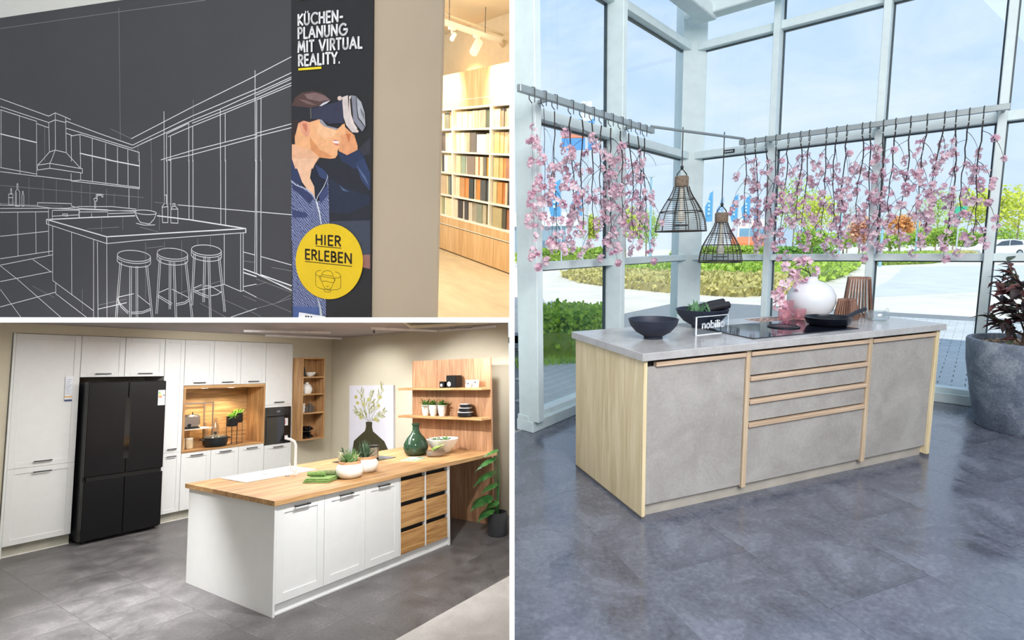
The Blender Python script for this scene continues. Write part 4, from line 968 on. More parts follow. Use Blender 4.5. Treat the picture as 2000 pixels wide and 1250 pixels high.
# fridge
fr_ = thing('fridge', 'large black four-door fridge freezer with energy label', 'fridge', K, (0.035, -0.2, 0.0))
M_fr = mat('fridge_black', (19, 19, 21), 0.3, var=0.03, spec=0.3); M_frs = mat('fridge_side', (30, 31, 35), 0.35)
MB().box(0.0, 0.86, 0.045, 0.72, 0.03, 1.925, 0.004).build('body', M_frs, fr_)
for x0, x1 in ((0.0, 0.424), (0.428, 0.86)):
    d = MB().box(x0, x1, 0.0, 0.042, 0.785, 1.92, 0.006).build('upper_door', M_fr, fr_)
    d = MB().box(x0, x1, 0.0, 0.042, 0.05, 0.735, 0.006).build('lower_door', M_fr, fr_)
MB().box(0.03, 0.83, 0.012, 0.042, 0.735, 0.785).build('grip_recess', mat('recess_black', (6, 6, 7), 0.5), fr_)
MB().box(0.396, 0.456, -0.001, 0.01, 0.96, 1.72).build('door_display', mat('fridge_display', (8, 8, 10), 0.08, spec=0.8), fr_)
for x in (0.05, 0.78): MB().box(x, x + .03, 0.1, 0.6, 0.0, 0.03).build('foot', M_frs, fr_)
e = MB().box(0.765, 0.85, -0.0015, 0.0, 1.60, 1.80).build('energy_label', mat('label_paper', (214, 214, 218), 0.7), fr_)
for k, c in enumerate(((40, 150, 70), (130, 190, 60), (236, 210, 50), (240, 150, 50), (220, 70, 50))):
    MB().box(0.772, 0.79 + k * .006, -0.0022, -0.0015, 1.765 - k * .016, 1.777 - k * .016).build('rating_bar', mat('rating_%d' % k, c, 0.7), e)
MB().box(0.825, 0.845, -0.0022, -0.0015, 1.725, 1.737).build('rating_arrow', mat('print_black', (30, 30, 34), 0.7), e)
for k in range(4): MB().box(0.775, 0.83, -0.0022, -0.0015, 1.675 - k * .018, 1.679 - k * .018).build('print_line', mat('print_grey', (150, 150, 156), 0.7), e)
# price tag on the tall cabinet
t = thing('price_tag', 'printed price card hanging on the tall cabinet beside the fridge', 'price tag', K, (-0.14, -0.003, 1.70))
MB().box(0, 0.075, -0.001, 0.0, 0, 0.30).build('card', mat('card_paper', (232, 236, 244), 0.6), t)
MB().box(0, 0.075, -0.0016, -0.001, 0.045, 0.06).build('orange_bar', mat('card_orange', (240, 180, 90), 0.6), t)
MB().box(0, 0.075, -0.0016, -0.001, 0.0, 0.02).build('blue_bar', mat('card_blue', (58, 74, 120), 0.6), t)
for k in range(9): MB().box(0.01, 0.045 + .02 * (k % 3) / 2, -0.0016, -0.001, 0.09 + k * .021, 0.094 + k * .021).build('print_line', mat('card_print', (150, 160, 190), 0.6), t)
# oak niche
nb = thing('oak_niche', 'oak lined open niche with downlights between the white cabinets', 'niche', K, (1.207, 0, 0))
wn = 1.224
MB().box(0, wn, -0.004, 0.5, 0.907, 0.935).build('niche_bottom', M_oakh, nb)
MB().box(0, wn, -0.004, 0.5, 1.80, 1.846).build('niche_top', M_oakh, nb)
for x0 in (0.0, wn - 0.03): MB().box(x0, x0 + 0.03, -0.004, 0.5, 0.935, 1.80).build('niche_side', M_oakv, nb)
for k in range(4): MB().box(0.03, wn - 0.03, 0.48, 0.5, 0.936 + k * 0.216, 1.15 + k * 0.216).build('back_plank', M_oakh, nb)
for x in (0.38, 0.78):
    dl = MB().lathe([(0, 1.797), (0.045, 1.797), (0.05, 1.80)], 20, (x, 0.2, 0)).build('downlight', mat('downlight_glow', (255, 246, 230), 0.5, emit=14.0), nb)
light('niche_downlight', 'SPOT', 26, (255, 232, 196), K, (1.59, 0.2, 1.78), (1.59, 0.34, 1.0), spot_size=math.radians(110), spot_blend=0.9, shadow_soft_size=0.03)
light('niche_downlight', 'SPOT', 26, (255, 232, 196), K, (1.99, 0.2, 1.78), (1.99, 0.34, 1.0), spot_size=math.radians(110), spot_blend=0.9, shadow_soft_size=0.03)
# things in the niche
M_steel = mat('brushed_steel', (178, 174, 170), 0.28, metal=0.9, var=0.06, scale=20, stretch=(1, 1, 12))
rk = thing('steel_shelf', 'small steel table shelf carrying the toaster in the niche', 'shelf', K, (1.248, 0.14, 0.9355))
for x in (0.0, 0.44):
    for y in (0.0, 0.26): MB().box(x, x + .014, y, y + .014, 0, 0.66).build('upright', M_steel, rk)
for z in (0.27, 0.64): MB().box(0, .454, 0, .274, z, z + .014).build('shelf_board', mat('shelf_light', (214, 206, 192), .5) if z < .5 else M_steel, rk) if z < .5 else MB().box(0, .454, 0, .014, z, z + .014).box(0, .454, .26, .274, z, z + .014).build('top_bar', M_steel, rk)
ts = thing('toaster', 'silver steel toaster with black dial on the steel shelf', 'toaster', K, (1.27, 0.16, 1.220))
MB().box(0, 0.27, 0, 0.19, 0.012, 0.20, 0.03).build('toaster_body', M_steel, ts, 40)
MB().box(0.01, 0.26, 0.01, 0.18, 0.0, 0.014).build('toaster_base', mat('toaster_base', (40, 40, 42), 0.5), ts)
MB().lathe([(0, 0), (.024, 0), (.024, .016), (0, .016)], 18).xf(Matrix.Translation((0.1, 0, 0.055)) @ Matrix.Rotation(PI / 2, 4, 'X')).build('dial', mat('toaster_dial', (20, 20, 22), 0.4), ts, 40)
for y in (0.06, 0.11): MB().box(0.04, 0.23, y, y + .025, 0.199, 0.202).build('slot', MATS['toaster_base'], ts)
single('knife_block', MB().box(0, .05, 0, .06, 0, .13, .006).box(.01, .022, .02, .032, .13, .23), mat('knife_dark', (36, 32, 30), .5), 'dark knife standing on the toaster shelf behind the toaster', 'knife', K, (1.50, 0.355, 1.220))
for k, (x, y) in enumerate(((1.285, 0.20), (1.40, 0.20))):
    j = thing('storage_jar', 'beige storage jar with white lid under the steel shelf, %s one' % ('left' if k == 0 else 'right'), 'jar', K, (x, y, 0.935))
    MB().lathe([(0, 0), (.04, 0), (.05, .01), (.052, .12), (.045, .14), (0, .14)], 24).build('jar_body', mat('jar_beige', (204, 184, 150), .6, var=.1), j, 40)
    MB().lathe([(0, .14), (.05, .14), (.05, .155), (0, .158)], 24).build('lid', mat('jar_lid', (232, 228, 220), .5), j, 40)
po = thing('casserole', 'black casserole with glass lid in the oak niche', 'casserole', K, (1.735, 0.13, 0.935))
MB().lathe([(0, 0), (.125, 0), (.15, .015), (.165, .06), (.17, .135), (.164, .135), (.15, .02), (0, .012)], 40).build('pot_body', mat('casserole_black', (28, 32, 34), .4), po, 50)
for s in (-1, 1): MB().box(s * .165, s * .215, -.04, .04, .105, .122, .006).build('handle', MATS['casserole_black'], po)
MB().lathe([(.168, .135), (.16, .145), (.10, .168), (.03, .178), (.02, .178), (.10, .16), (.158, .14)], 36).build('glass_lid', clear_glass('lid_glass', (236, 240, 238), .12, .05), po, 50)
MB().lathe([(0, .178), (.012, .178), (.012, .195), (.022, .205), (.02, .215), (0, .218)], 16).build('lid_knob', MATS['casserole_black'], po, 40)
for k, (x, y, h, r, lab) in enumerate(((1.72, 0.40, .34, .04, 'tall clear glass jar behind the casserole, left of two'), (1.87, 0.40, .40, .05, 'taller clear glass jar behind the casserole, right of two'))):
    single('glass_jar', MB().lathe([(0, .004), (r, .004), (r, h * .7), (r * .5, h * .82), (r * .55, h), (r * .48, h), (r * .44, h * .82), (r * .94, h * .69), (r * .94, .01), (0, .01)], 24), clear_glass('jar_glass', (244, 238, 226), .10, .04), lab, 'jar', K, (x, y, .935), smooth=50)
M_grass = leafy('grass_plant', (70, 140, 40), (160, 214, 84), .5, .2)
for k, (x, y, h) in enumerate(((1.985, 0.14, 0.305), (2.125, 0.25, 0.345))):
    st = thing('plant_stand', 'black wire stand with black pot of grass in niche, %s of two' % ('front left' if k == 0 else 'rear right'), 'plant stand', K, (x, y, 0.935))
    mb = MB(); r = .085
    for z in (.004, h): mb.tube([(r * math.cos(2 * PI * q / 24), r * math.sin(2 * PI * q / 24), z) for q in range(24)], .003, 5, True)
    mb.build('ring', M_wire if False else mat('stand_wire', (34, 30, 30), .5), st)
    for q in range(6): MB().tube([(r * math.cos(q * PI / 3), r * math.sin(q * PI / 3), .004), (r * math.cos(q * PI / 3), r * math.sin(q * PI / 3), h + .06)], .0028, 5).build('wire', MATS['stand_wire'], st)
    MB().lathe([(0, h - .03), (.074, h - .03), (.08, h + .0), (.08, h + .12), (.074, h + .12), (.07, h + .1), (0, h + .1)], 28).build('pot', mat('black_pot', (24, 25, 29), .3), st, 40)
    rq = random.Random(40 + k)
    for q in range(60):
        a, e = rq.uniform(0, 6.28), rq.uniform(.15, 1.45)
        MB().leaf((rq.uniform(-.05, .05), rq.uniform(-.05, .05), h + .10), (math.cos(a) * math.cos(e), math.sin(a) * math.cos(e), math.sin(e)), (0, 0, 1), rq.uniform(.07, .13), .014, .1, .7).build('leaf', M_grass, st)

# ================================================================ wall shelf on the back wall
sh = thing('box_shelf', 'tall oak box shelf with four compartments on the beige back wall', 'shelf', K, (2.925, -0.25, 0.90))
ws, hs = 0.44, 1.36
for x0 in (0, ws - .022): MB().box(x0, x0 + .022, 0, .268, 0, hs).build('side', M_oakv, sh)
MB().box(.022, ws - .022, .255, .268, 0, hs).build('back', M_oakv, sh)
for z in (0, .425, .735, 1.02, hs - .022): MB().box(.022, ws - .022, 0, .255, z, z + .022).build('shelf_board', M_oakh, sh)
def shelf_item(name, label, cat, prof, m, x, y, z, seg=24): return single(name, MB().lathe(prof, seg), m, label, cat, K, (2.925 + x, -0.25 + y, 0.90 + z), smooth=45)
M_wht = mat('white_stoneware', (236, 234, 230), .4)
M_dkj = mat('dark_jar', (58, 60, 58), .4)
shelf_item('coffee_jar', 'dark jar with white lid on the top shelf of the oak box', 'jar', [(0, 0), (.045, 0), (.05, .02), (.05, .12), (.04, .14), (.04, .165), (0, .17)], M_dkj, .085, .13, 1.042)
shelf_item('white_bowl', 'small white bowl on the top shelf of the oak box', 'bowl', [(0, 0), (.04, 0), (.08, .04), (.095, .075), (.09, .075), (.07, .04), (0, .012)], M_wht, .23, .12, 1.042)
shelf_item('white_jug', 'round white jug on the second shelf of the oak box', 'jug', [(0, 0), (.07, 0), (.09, .05), (.09, .10), (.06, .15), (.03, .165), (.03, .19), (0, .19)], M_wht, .17, .12, .757)
shelf_item('white_sugar_pot', 'small white pot at left on the second shelf of oak box', 'pot', [(0, 0), (.035, 0), (.042, .05), (.03, .18), (.02, .2), (0, .2)], M_wht, .065, .14, .757)
shelf_item('stacked_bowl', 'pale stacked bowls at left on the third shelf of oak box', 'bowl', [(0, 0), (.045, 0), (.055, .05), (.05, .055), (.056, .1), (.05, .105), (.054, .15), (0, .15)], M_wht, .08, .12, .447)
for k, x in enumerate((.17, .235, .30)):
    shelf_item('dark_mug', 'glossy dark mug on the third shelf of oak box, %s of three' % pos[k], 'mug', [(0, 0), (.03, 0), (.034, .1 + .04 * (k == 1)), (.03, .1 + .04 * (k == 1)), (.026, .01), (0, .01)], mat('mug_dark', (96, 90, 88), .2, metal=.3), x, .12 + .03 * (k == 2), .447)
for k, (x, z) in enumerate(((.10, .05), (.20, .05), (.10, .17), (.20, .17), (.15, .11))):
    o = MB().lathe([(0, 0), (.036, .004), (.038, .02), (.038, .17), (.014, .215), (.014, .24), (0, .24)], 18).xf(Matrix.Rotation(-PI / 2, 4, 'X')).build('wine_bottle', mat('bottle_black', (18, 18, 20), .15), None, 45)
    put(o, K, (2.925 + x, -0.25 + .225, 0.90 + z + .01), PI); tag(o, 'dark wine bottle lying at the bottom of oak box, %s' % ('lower left', 'lower right', 'upper left', 'upper right', 'in the middle')[k], 'bottle', 'bottles in the oak box')
wr_ = thing('bottle_rack', 'thin metal bottle rack in the bottom compartment of oak box', 'rack', K, (2.952, -0.235, 0.923))
for z in (.0, .118): MB().tube([(0, 0, z + .002), (.30, 0, z + .002)], .002, 4).tube([(0, .2, z + .002), (.30, .2, z + .002)], .002, 4).build('rod', M_wire, wr_)
for x in (0.0, .145, .30): MB().tube([(x, 0, 0), (x, 0, .24)], .002, 4).build('rod', M_wire, wr_)

# ================================================================ painting on the side wall
pc = thing('canvas_painting', 'canvas painting of olive sprigs in a dark round vase', 'painting', K, (3.655, -0.53, 0.62), -PI / 2)
MB().box(0, 1.08, 0, 0.04, 0, 1.155, .003).build('canvas', mat('canvas_white', (222, 222, 232), .9, var=.02, scale=3), pc)
vp = [(.08, 0), (.98, 0), (.97, .12), (.88, .25), (.72, .34), (.61, .40), (.585, .47), (.59, .55), (.43, .55), (.435, .47), (.41, .40), (.28, .32), (.13, .22)]
MB().poly([(x, -.0012, z) for x, z in vp]).build('vase_print', mat('paint_olive_dark', (62, 58, 34), .8, var=.1), pc)
stp = MB()
for a in ([(.50, .55), (.44, .66), (.36, .78), (.31, .92), (.30, 1.02)], [(.52, .55), (.62, .68), (.70, .80), (.76, .95), (.82, 1.05)], [(.51, .55), (.52, .72), (.53, .86), (.56, 1.0)], [(.49, .55), (.36, .64), (.22, .72)], [(.53, .55), (.68, .62), (.82, .70)]): stp.ribbon(a, .007, -.0014)
stp.build('stem_print', mat('paint_stem', (86, 80, 56), .8), pc)
rq = random.Random(77); LPC = ((150, 150, 96), (176, 178, 140), (196, 200, 176))
for bx, bz, tx, tz in ((.50, .6, .30, 1.02), (.52, .6, .82, 1.06), (.51, .6, .56, 1.02), (.5, .58, .2, .74), (.53, .58, .84, .72)):
    for q in range(13):
        f = .15 + .85 * q / 12; x, z = bx + (tx - bx) * f, bz + (tz - bz) * f; a = rq.uniform(-.9, .9) + math.atan2(tz - bz, tx - bx) ; l, w = rq.uniform(.10, .18), rq.uniform(.012, .02)
        c, s = math.cos(a), math.sin(a)
        MB().poly([(x + c * u - s * v, -.0016 - .0002 * (q % 3), z + s * u + c * v) for u, v in ((0, 0), (l * .3, w), (l * .7, w * .8), (l, 0), (l * .7, -w * .8), (l * .3, -w))]).build('leaf_print', mat('paint_leaf_%d' % (q % 3), LPC[q % 3], .85), pc)
for x, z in ((.30, .62), (.68, .60), (.22, .86), (.37, .84), (.18, .96), (.74, .82), (.78, .96), (.5, .92)):
    MB().poly([(x + .042 * math.cos(2 * PI * q / 16), -.0024, z + .032 * math.sin(2 * PI * q / 16)) for q in range(16)]).build('olive_print', mat('paint_olive', (190, 186, 116), .8, var=.12, scale=14), pc)

# ================================================================ oak panel with two shelves
pn = thing('oak_screen', 'tall oak screen of vertical planks at the end of the white island', 'screen', K, (3.20, -3.92, 0))
for k in range(3): MB().box(0, .03, .475 * k + .0008, .475 * (k + 1) - .0008, 0.0, 2.13).build('plank', wood('panel_oak_%d' % k, ((146, 106, 76), (142, 104, 76), (150, 110, 80))[k], (170, 128, 94), (190, 150, 116), 2, .5, .9 + .1 * k), pn)
for z, lab in ((1.745, 'upper oak shelf board on the oak panel'), (1.36, 'lower oak shelf board on the oak panel')):
    single('shelf_board', MB().box(-.21, 0, .0, 1.50, -.03, 0, .002), M_oaky, lab, 'shelf', K, (3.20, -3.92, z))
def on_shelf(name, label, cat, y, z, x=3.10, **kw): return thing(name, label, cat, K, (x, y, z), **kw)
M_cube = mat('black_gloss_tin', (22, 22, 25), .25)
t = on_shelf('black_canister', 'small black canister with pale motif on the upper shelf', 'canister', -3.20, 1.745)
MB().box(-.05, .05, -.045, .045, 0, .085, .006).build('tin', M_cube, t); MB().lathe([(0, 0), (.02, 0), (.02, .001), (0, .001)], 14).xf(Matrix.Translation((-.051, .005, .035)) @ Matrix.Rotation(-PI / 2, 4, 'Y')).build('motif', M_wht, t)
t = on_shelf('black_canister', 'large black canister with pale motif on the upper shelf', 'canister', -3.38, 1.745)
MB().box(-.07, .07, -.085, .085, 0, .165, .008).build('tin', M_cube, t); MB().lathe([(0, 0), (.032, 0), (.032, .001), (0, .001)], 16).xf(Matrix.Translation((-.071, .03, .05)) @ Matrix.Rotation(-PI / 2, 4, 'Y')).build('motif', M_wht, t)
for k, y in enumerate((-3.635, -3.745)):
    t = on_shelf('white_cup', 'white cup with black print on upper shelf, %s of two' % ('left' if k == 0 else 'right'), 'cup', y, 1.745, group='printed cups on the upper shelf')
    MB().lathe([(0, 0), (.042, 0), (.047, .01), (.048, .10), (.044, .10), (.042, .012), (0, .012)], 26).build('cup_body', M_wht, t, 45)
    pm = MB(); rq = random.Random(k + 3)
    for q in range(5):
        a = PI + rq.uniform(-.7, .7); z = rq.uniform(.025, .08); s = rq.uniform(.006, .012); c, sn = math.cos(a), math.sin(a)
        pm.add([(.0488 * c - sn * d * s, .0488 * sn + c * d * s, z + e * s) for d, e in ((-1, -1), (1, -.6), (.8, 1), (-.9, .7))], [(0, 1, 2, 3)])
    pm.build('print', mat('print_black', (30, 30, 34), .7), t)
M_herb = leafy('herb_leaf', (46, 92, 44), (112, 158, 70), .5, .15)
for k, y in enumerate((-2.86, -3.00, -3.16)):
    t = on_shelf('herb_pot', 'white tapered pot with green plant on lower shelf, %s of three' % pos[k], 'plant', y, 1.36, group='herb pots on the lower shelf')
    MB().lathe([(0, 0), (.036, 0), (.05, .04), (.064, .145), (.06, .15), (.056, .13), (0, .13)], 26).build('pot', M_wht, t, 45)
    rq = random.Random(60 + k)
    for q in range(36):
        a, e = rq.uniform(0, 6.28), rq.uniform(.2, 1.5)
        MB().leaf((rq.uniform(-.03, .03), rq.uniform(-.03, .03), .13), (math.cos(a) * math.cos(e), math.sin(a) * math.cos(e), math.sin(e)), (0, 0, 1), rq.uniform(.07, .14), .026, .15, .4).build('leaf', M_herb, t)
z = 1.36
for k, (r, h) in enumerate(((.105, .068), (.088, .055), (.072, .05))):
    t = on_shelf('black_tub', 'black storage tub with white lid on lower shelf, %s of the stack' % ('bottom', 'middle', 'top')[k], 'tub', -3.57, z, group='stacked tubs on the lower shelf')
    MB().lathe([(0, 0), (r * .85, 0), (r, .012), (r, h - .008), (0, h - .008)], 30).build('tub_body', M_cube, t, 40)
    MB().lathe([(0, h - .008), (r * 1.02, h - .008), (r * 1.02, h), (0, h)], 30).build('lid', mat('tub_lid', (206, 206, 208), .5), t, 40)
    z += h

# ================================================================ island of the kitchen
IK = K @ Matrix.Translation((0.146, -3.967, 0))
it = thing('kitchen_island', 'white kitchen island with framed doors and six oak drawers', 'kitchen island', IK)
DI, LIK = 1.43, 2.17
MB().box(0.022, 0.26, 0.06, DI - .02, 0.085, 0.876).box(1.09, 2.14, 0.06, DI - .02, 0.085, 0.876).box(0.26, 1.09, 0.06, 0.92, 0.085, 0.876).box(0.26, 1.09, 0.92, DI - .02, 0.085, 0.60).build('carcass', M_lacin, it)
MB().box(0, .02, -.006, DI, 0, .8795, .001).build('end_panel', M_lac, it)
MB().box(2.145, 2.165, -.006, DI, 0, .8795, .001).build('end_panel', M_lac, it)
MB().box(.02, 2.145, .03, .045, 0.012, .085).build('plinth', M_lac, it)
MB().box(.02, 2.145, .018, .045, 0, .012).build('plinth_lip', M_lac, it)
for x0, x1 in ((.022, .485), (.485, .945), (.945, 1.395)):
    shaker(it, x0, x1, .09, .872, 0.0, .07, ((x0 + x1) / 2, .835, .15))
MB().box(1.398, 1.408, 0, .06, .09, .876).build('stile', M_lac, it); MB().box(1.766, 1.782, 0, .06, .09, .876).build('stile', M_lac, it); MB().box(2.13, 2.145, 0, .06, .09, .876).build('stile', M_lac, it)
MB().box(1.408, 2.13, .045, .06, .09, .876).build('drawer_shade_sheet', mat('shade_dark', (20, 17, 16), .8), it)  # near-black sheet stands in for the shade behind the drawers
for x0, x1 in ((1.410, 1.764), (1.784, 2.128)):
    for k in range(3):
        z0 = .095 + k * .26
        d = MB().box(x0, x1, .004, .022, z0, z0 + .215, .002).build('drawer', wood('drawer_oak_%d' % k, (158, 112, 64), (190, 144, 88), (212, 168, 112), 0, .5, 1.0 + .15 * k), it)
# worktop with a cut-out for the sink
sx0, sx1, sy0, sy1 = .31, 1.06, .96, 1.40
wt = MB().box(-.02, 3.052, -.035, sy0, .88, .92).box(-.02, 3.052, sy1, 1.47, .88, .92).box(-.02, sx0, sy0, sy1, .88, .92).box(sx1, 3.052, sy0, sy1, .88, .92)
single('worktop', wt, M_oakh, 'long oak worktop running over the white island to the oak panel', 'worktop', IK)
sk = thing('sink', 'white inset sink with drainer in the oak worktop', 'sink', IK, (0, 0, .9206))
M_sink = mat('sink_white', (240, 241, 243), .3, var=.01)
a0, a1, b0, b1 = sx0 - .02, sx1 + .02, sy0 - .02, sy1 + .02; bx0, bx1, by0, by1 = .72, 1.03, sy0 + .03, sy1 - .03
MB().box(a0, bx0, b0, b1, 0, .009, .003).box(bx1, a1, b0, b1, 0, .009, .003).box(bx0, bx1, b0, by0, 0, .009, .003).box(bx0, bx1, by1, b1, 0, .009, .003).build('rim', M_sink, sk)
MB().box(bx0, bx0 + .006, by0, by1, -.17, .004).box(bx1 - .006, bx1, by0, by1, -.17, .004).box(bx0, bx1, by0, by0 + .006, -.17, .004).box(bx0, bx1, by1 - .006, by1, -.17, .004).box(bx0, bx1, by0, by1, -.176, -.17).build('basin', M_sink, sk)
for q in range(6): MB().box(a0 + .05, bx0 - .06, b0 + .07 + q * .06, b0 + .08 + q * .06, .009, .012, .001).build('drainer_rib', M_sink, sk)
MB().lathe([(0, .009), (.03, .009), (.028, .013), (0, .013)], 20, (.62, sy0 + .2, 0)).build('waste_cover', mat('waste_steel', (186, 190, 196), .3, metal=.7), sk, 40)
tp_ = thing('mixer_tap', 'tall white mixer tap at the sink', 'tap', IK, (.80, sy0 - .045, .92))
MB().lathe([(0, 0), (.026, 0), (.026, .01), (.02, .014), (.02, .06), (.014, .065), (0, .065)], 22).build('tap_base', M_sink, tp_, 40)
MB().tube([(0, 0, .06), (0, 0, .30), (-.006, .01, .335), (-.03, .045, .36), (-.06, .09, .372)], [.014, .0135, .0135, .0135, .012], 12).build('spout', M_sink, tp_, 50)
MB().tube([(-.018, 0, .04), (-.05, -.005, .05), (-.07, -.005, .12)], [.01, .007, .005], 8).build('lever', M_sink, tp_, 50)
single('soap_button', MB().lathe([(0, 0), (.022, 0), (.022, .012), (0, .014)], 18), MATS['waste_steel'], 'round steel push button on the worktop beside the tap', 'button', IK, (.70, sy0 - .06, .92), smooth=40)
# towels
M_tw = mat('green_towel', (128, 158, 92), .95, var=.12, scale=40, bmp=.3); M_tw2 = mat('grey_green_towel', (128, 138, 96), .95, var=.15, scale=40, bmp=.3)
tw = thing('folded_towel', 'folded light green towels stacked flat on the oak worktop', 'towel', IK, (.76, .40, .92), .5)
for q in range(3): MB().box(-.17 + .01 * q, .17 - .006 * q, -.13, .13 - .01 * q, q * .014, q * .014 + .013, .006).build('fold', M_tw, tw)
for k, (dx, dy, c, lab) in enumerate(((-.06, .02, M_tw, 'rolled green napkin on top of the towel stack'), (.03, -.01, M_tw2, 'rolled grey napkin on top of the towel stack'))):
    o = MB().tube([(0, -.085, 0), (0, .0, .002), (0, .085, 0)], [.022, .023, .022], 14).build('rolled_napkin', c, None, 50); put(o, IK, (.76 + dx, .40 + dy, .92 + .042 + .0225), .55 + .15 * k); tag(o, lab, 'napkin')
# two pots of succulents
M_succ = leafy('succulent', (64, 112, 60), (150, 184, 116), .5, .1); M_succ2 = leafy('succulent_dark', (52, 84, 60), (110, 140, 110), .5, .1)
for k, (x, y, r, lab, m_) in enumerate(((.96, .25, .138, 'round white pot with spiky succulent, front left of the pair', M_succ), (1.25, .36, .135, 'round white pot with taller spiky succulent, rear right of the pair', M_succ2))):
    t = thing('succulent_pot', lab, 'plant', IK, (x, y, .92))
    MB().lathe([(0, 0), (r * .62, 0), (r * .9, .03), (r, .075), (r * .93, .115), (r * .76, .14), (r * .72, .14), (r * .72, .12), (0, .12)], 36).build('pot', M_wht, t, 45)
    MB().lathe([(r * .775, .138), (r * .765, .162), (r * .72, .165), (r * .70, .14)], 36).build('cork_rim', mat('cork', (204, 156, 116), .8, var=.1, scale=40), t, 45)
    MB().lathe([(r * .70, .13), (0, .14)], 24).build('soil', mat('soil', (84, 62, 50), .9, var=.3, scale=60), t)
    rq = random.Random(80 + k)
    for q in range(44):
        a, e = rq.uniform(0, 6.28), rq.uniform(.3, 1.45)
        MB().leaf((rq.uniform(-.05, .05), rq.uniform(-.05, .05), .14), (math.cos(a) * math.cos(e), math.sin(a) * math.cos(e), math.sin(e)), (0, 0, 1), rq.uniform(.09, .17) * (1.25 if k else 1), .02, .2, -.1).build('leaf', m_, t)
# kitchen hob, canister, patterned mug
hb = single('kitchen_hob', MB().box(0, .62, 0, .42, 0, .006, .001), MATS['hob_glass'], 'flat black hob set in the oak worktop behind the white pots', 'hob', IK, (1.50, .82, .92))
cn = thing('steel_canister', 'brushed steel canister with dark lid on the hob', 'canister', IK, (1.86, .94, .926))
MB().lathe([(0, .02), (.065, .02), (.065, .145), (0, .145)], 30).build('canister_body', M_steel, cn, 40); MB().lathe([(0, 0), (.066, 0), (.066, .022), (0, .022)], 30).build('canister_foot', MATS['black_pot'], cn, 40)
MB().lathe([(0, .145), (.067, .145), (.067, .165), (.03, .17), (0, .17)], 30).build('lid', MATS['black_pot'], cn, 40)
mg = thing('patterned_pot', 'small pot with black and white pattern behind the succulents', 'pot', IK, (1.55, 1.10, .926))
MB().lathe([(0, 0), (.05, 0), (.055, .01), (.055, .12), (.05, .12), (.05, .02), (0, .02)], 26).build('pot_body', mat('pattern_pot', (150, 146, 136), .5, var=.75, scale=28), mg, 45)
rq = random.Random(5)
for q in range(12):
    a, e = rq.uniform(0, 6.28), rq.uniform(.5, 1.4); MB().leaf((rq.uniform(-.02, .02), rq.uniform(-.02, .02), .1), (math.cos(a) * math.cos(e), math.sin(a) * math.cos(e), math.sin(e)), (0, 0, 1), .08, .016).build('leaf', M_succ2, mg)
# demijohn, dish, leaves, bowl, magazine
M_gg = clear_glass('green_bottle_glass', (70, 112, 84), .10, .32)
single('demijohn', MB().lathe([(0, 0), (.10, 0), (.135, .03), (.155, .09), (.148, .15), (.11, .215), (.062, .27), (.042, .31), (.04, .37), (.05, .375), (.05, .395), (.036, .395), (.034, .31), (.06, .25), (.135, .14), (.14, .09), (.12, .035), (0, .01)], 40), M_gg, 'bulbous green glass bottle standing near the oak panel', 'bottle', IK, (2.38, .74, .92), smooth=50)
gd = single('glass_dish', MB().lathe([(0, .004), (.09, .004), (.115, .02), (.12, .07), (.114, .07), (.108, .024), (.085, .012), (0, .012)], 36), clear_glass('dish_glass', (226, 218, 212), .14, .10), 'stack of clear glass dishes in front of the white bowl', 'dish', IK, (2.42, .44, .92), smooth=50)
sp = thing('leek_bundle', 'bundle of pale green leaves lying on the glass dish', 'vegetable', IK, (2.42, .44, .985))
rq = random.Random(15)
for q in range(16): MB().leaf((rq.uniform(-.10, -.06), rq.uniform(-.03, .03), rq.uniform(0, .03)), (1, rq.uniform(-.35, .35), rq.uniform(-.05, .45)), (0, 0, 1), rq.uniform(.14, .22), .026, .2, .1).build('leaf', leafy('leek_leaf', (150, 180, 90), (214, 226, 150), .5, .2), sp)
wbw = thing('salad_bowl', 'large white salad bowl with green leaves by the oak panel', 'bowl', IK, (2.68, .56, .92))
MB().lathe([(0, 0), (.08, 0), (.10, .015), (.17, .10), (.205, .18), (.20, .185), (.16, .10), (.09, .03), (0, .02)], 44).build('bowl_body', M_wht, wbw, 50)
for q in range(40):
    a, r_ = rq.uniform(0, 6.28), .13 * math.sqrt(rq.random()); e = rq.uniform(-.1, .7)
    MB().leaf((r_ * math.cos(a), r_ * math.sin(a), .165), (math.cos(a * 3) * math.cos(e), math.sin(a * 3) * math.cos(e), math.sin(e)), (0, 0, 1), .07, .03).build('leaf', M_herb, wbw)
MB().lathe([(.175, .145), (0, .15)], 30).build('leaf_bed', mat('leaf_bed', (62, 92, 54), .9, var=.3, scale=40), wbw)
mz_ = thing('magazine', 'open green and white magazine lying on the worktop by the bottle', 'magazine', IK, (2.12, .52, .92), .35)
MB().box(-.15, .15, -.10, .10, 0, .006).build('pages', mat('magazine_page', (206, 214, 196), .7), mz_)
for x0, x1, y0, y1, c in ((-.14, -.02, -.09, .09, (120, 150, 112)), (.02, .14, -.09, .0, (92, 110, 90)), (.02, .14, .01, .09, (196, 206, 190))): MB().box(x0, x1, y0, y1, .006, .0066).build('picture', mat('magazine_pic_%d' % c[0], c, .7, var=.3, scale=30), mz_)
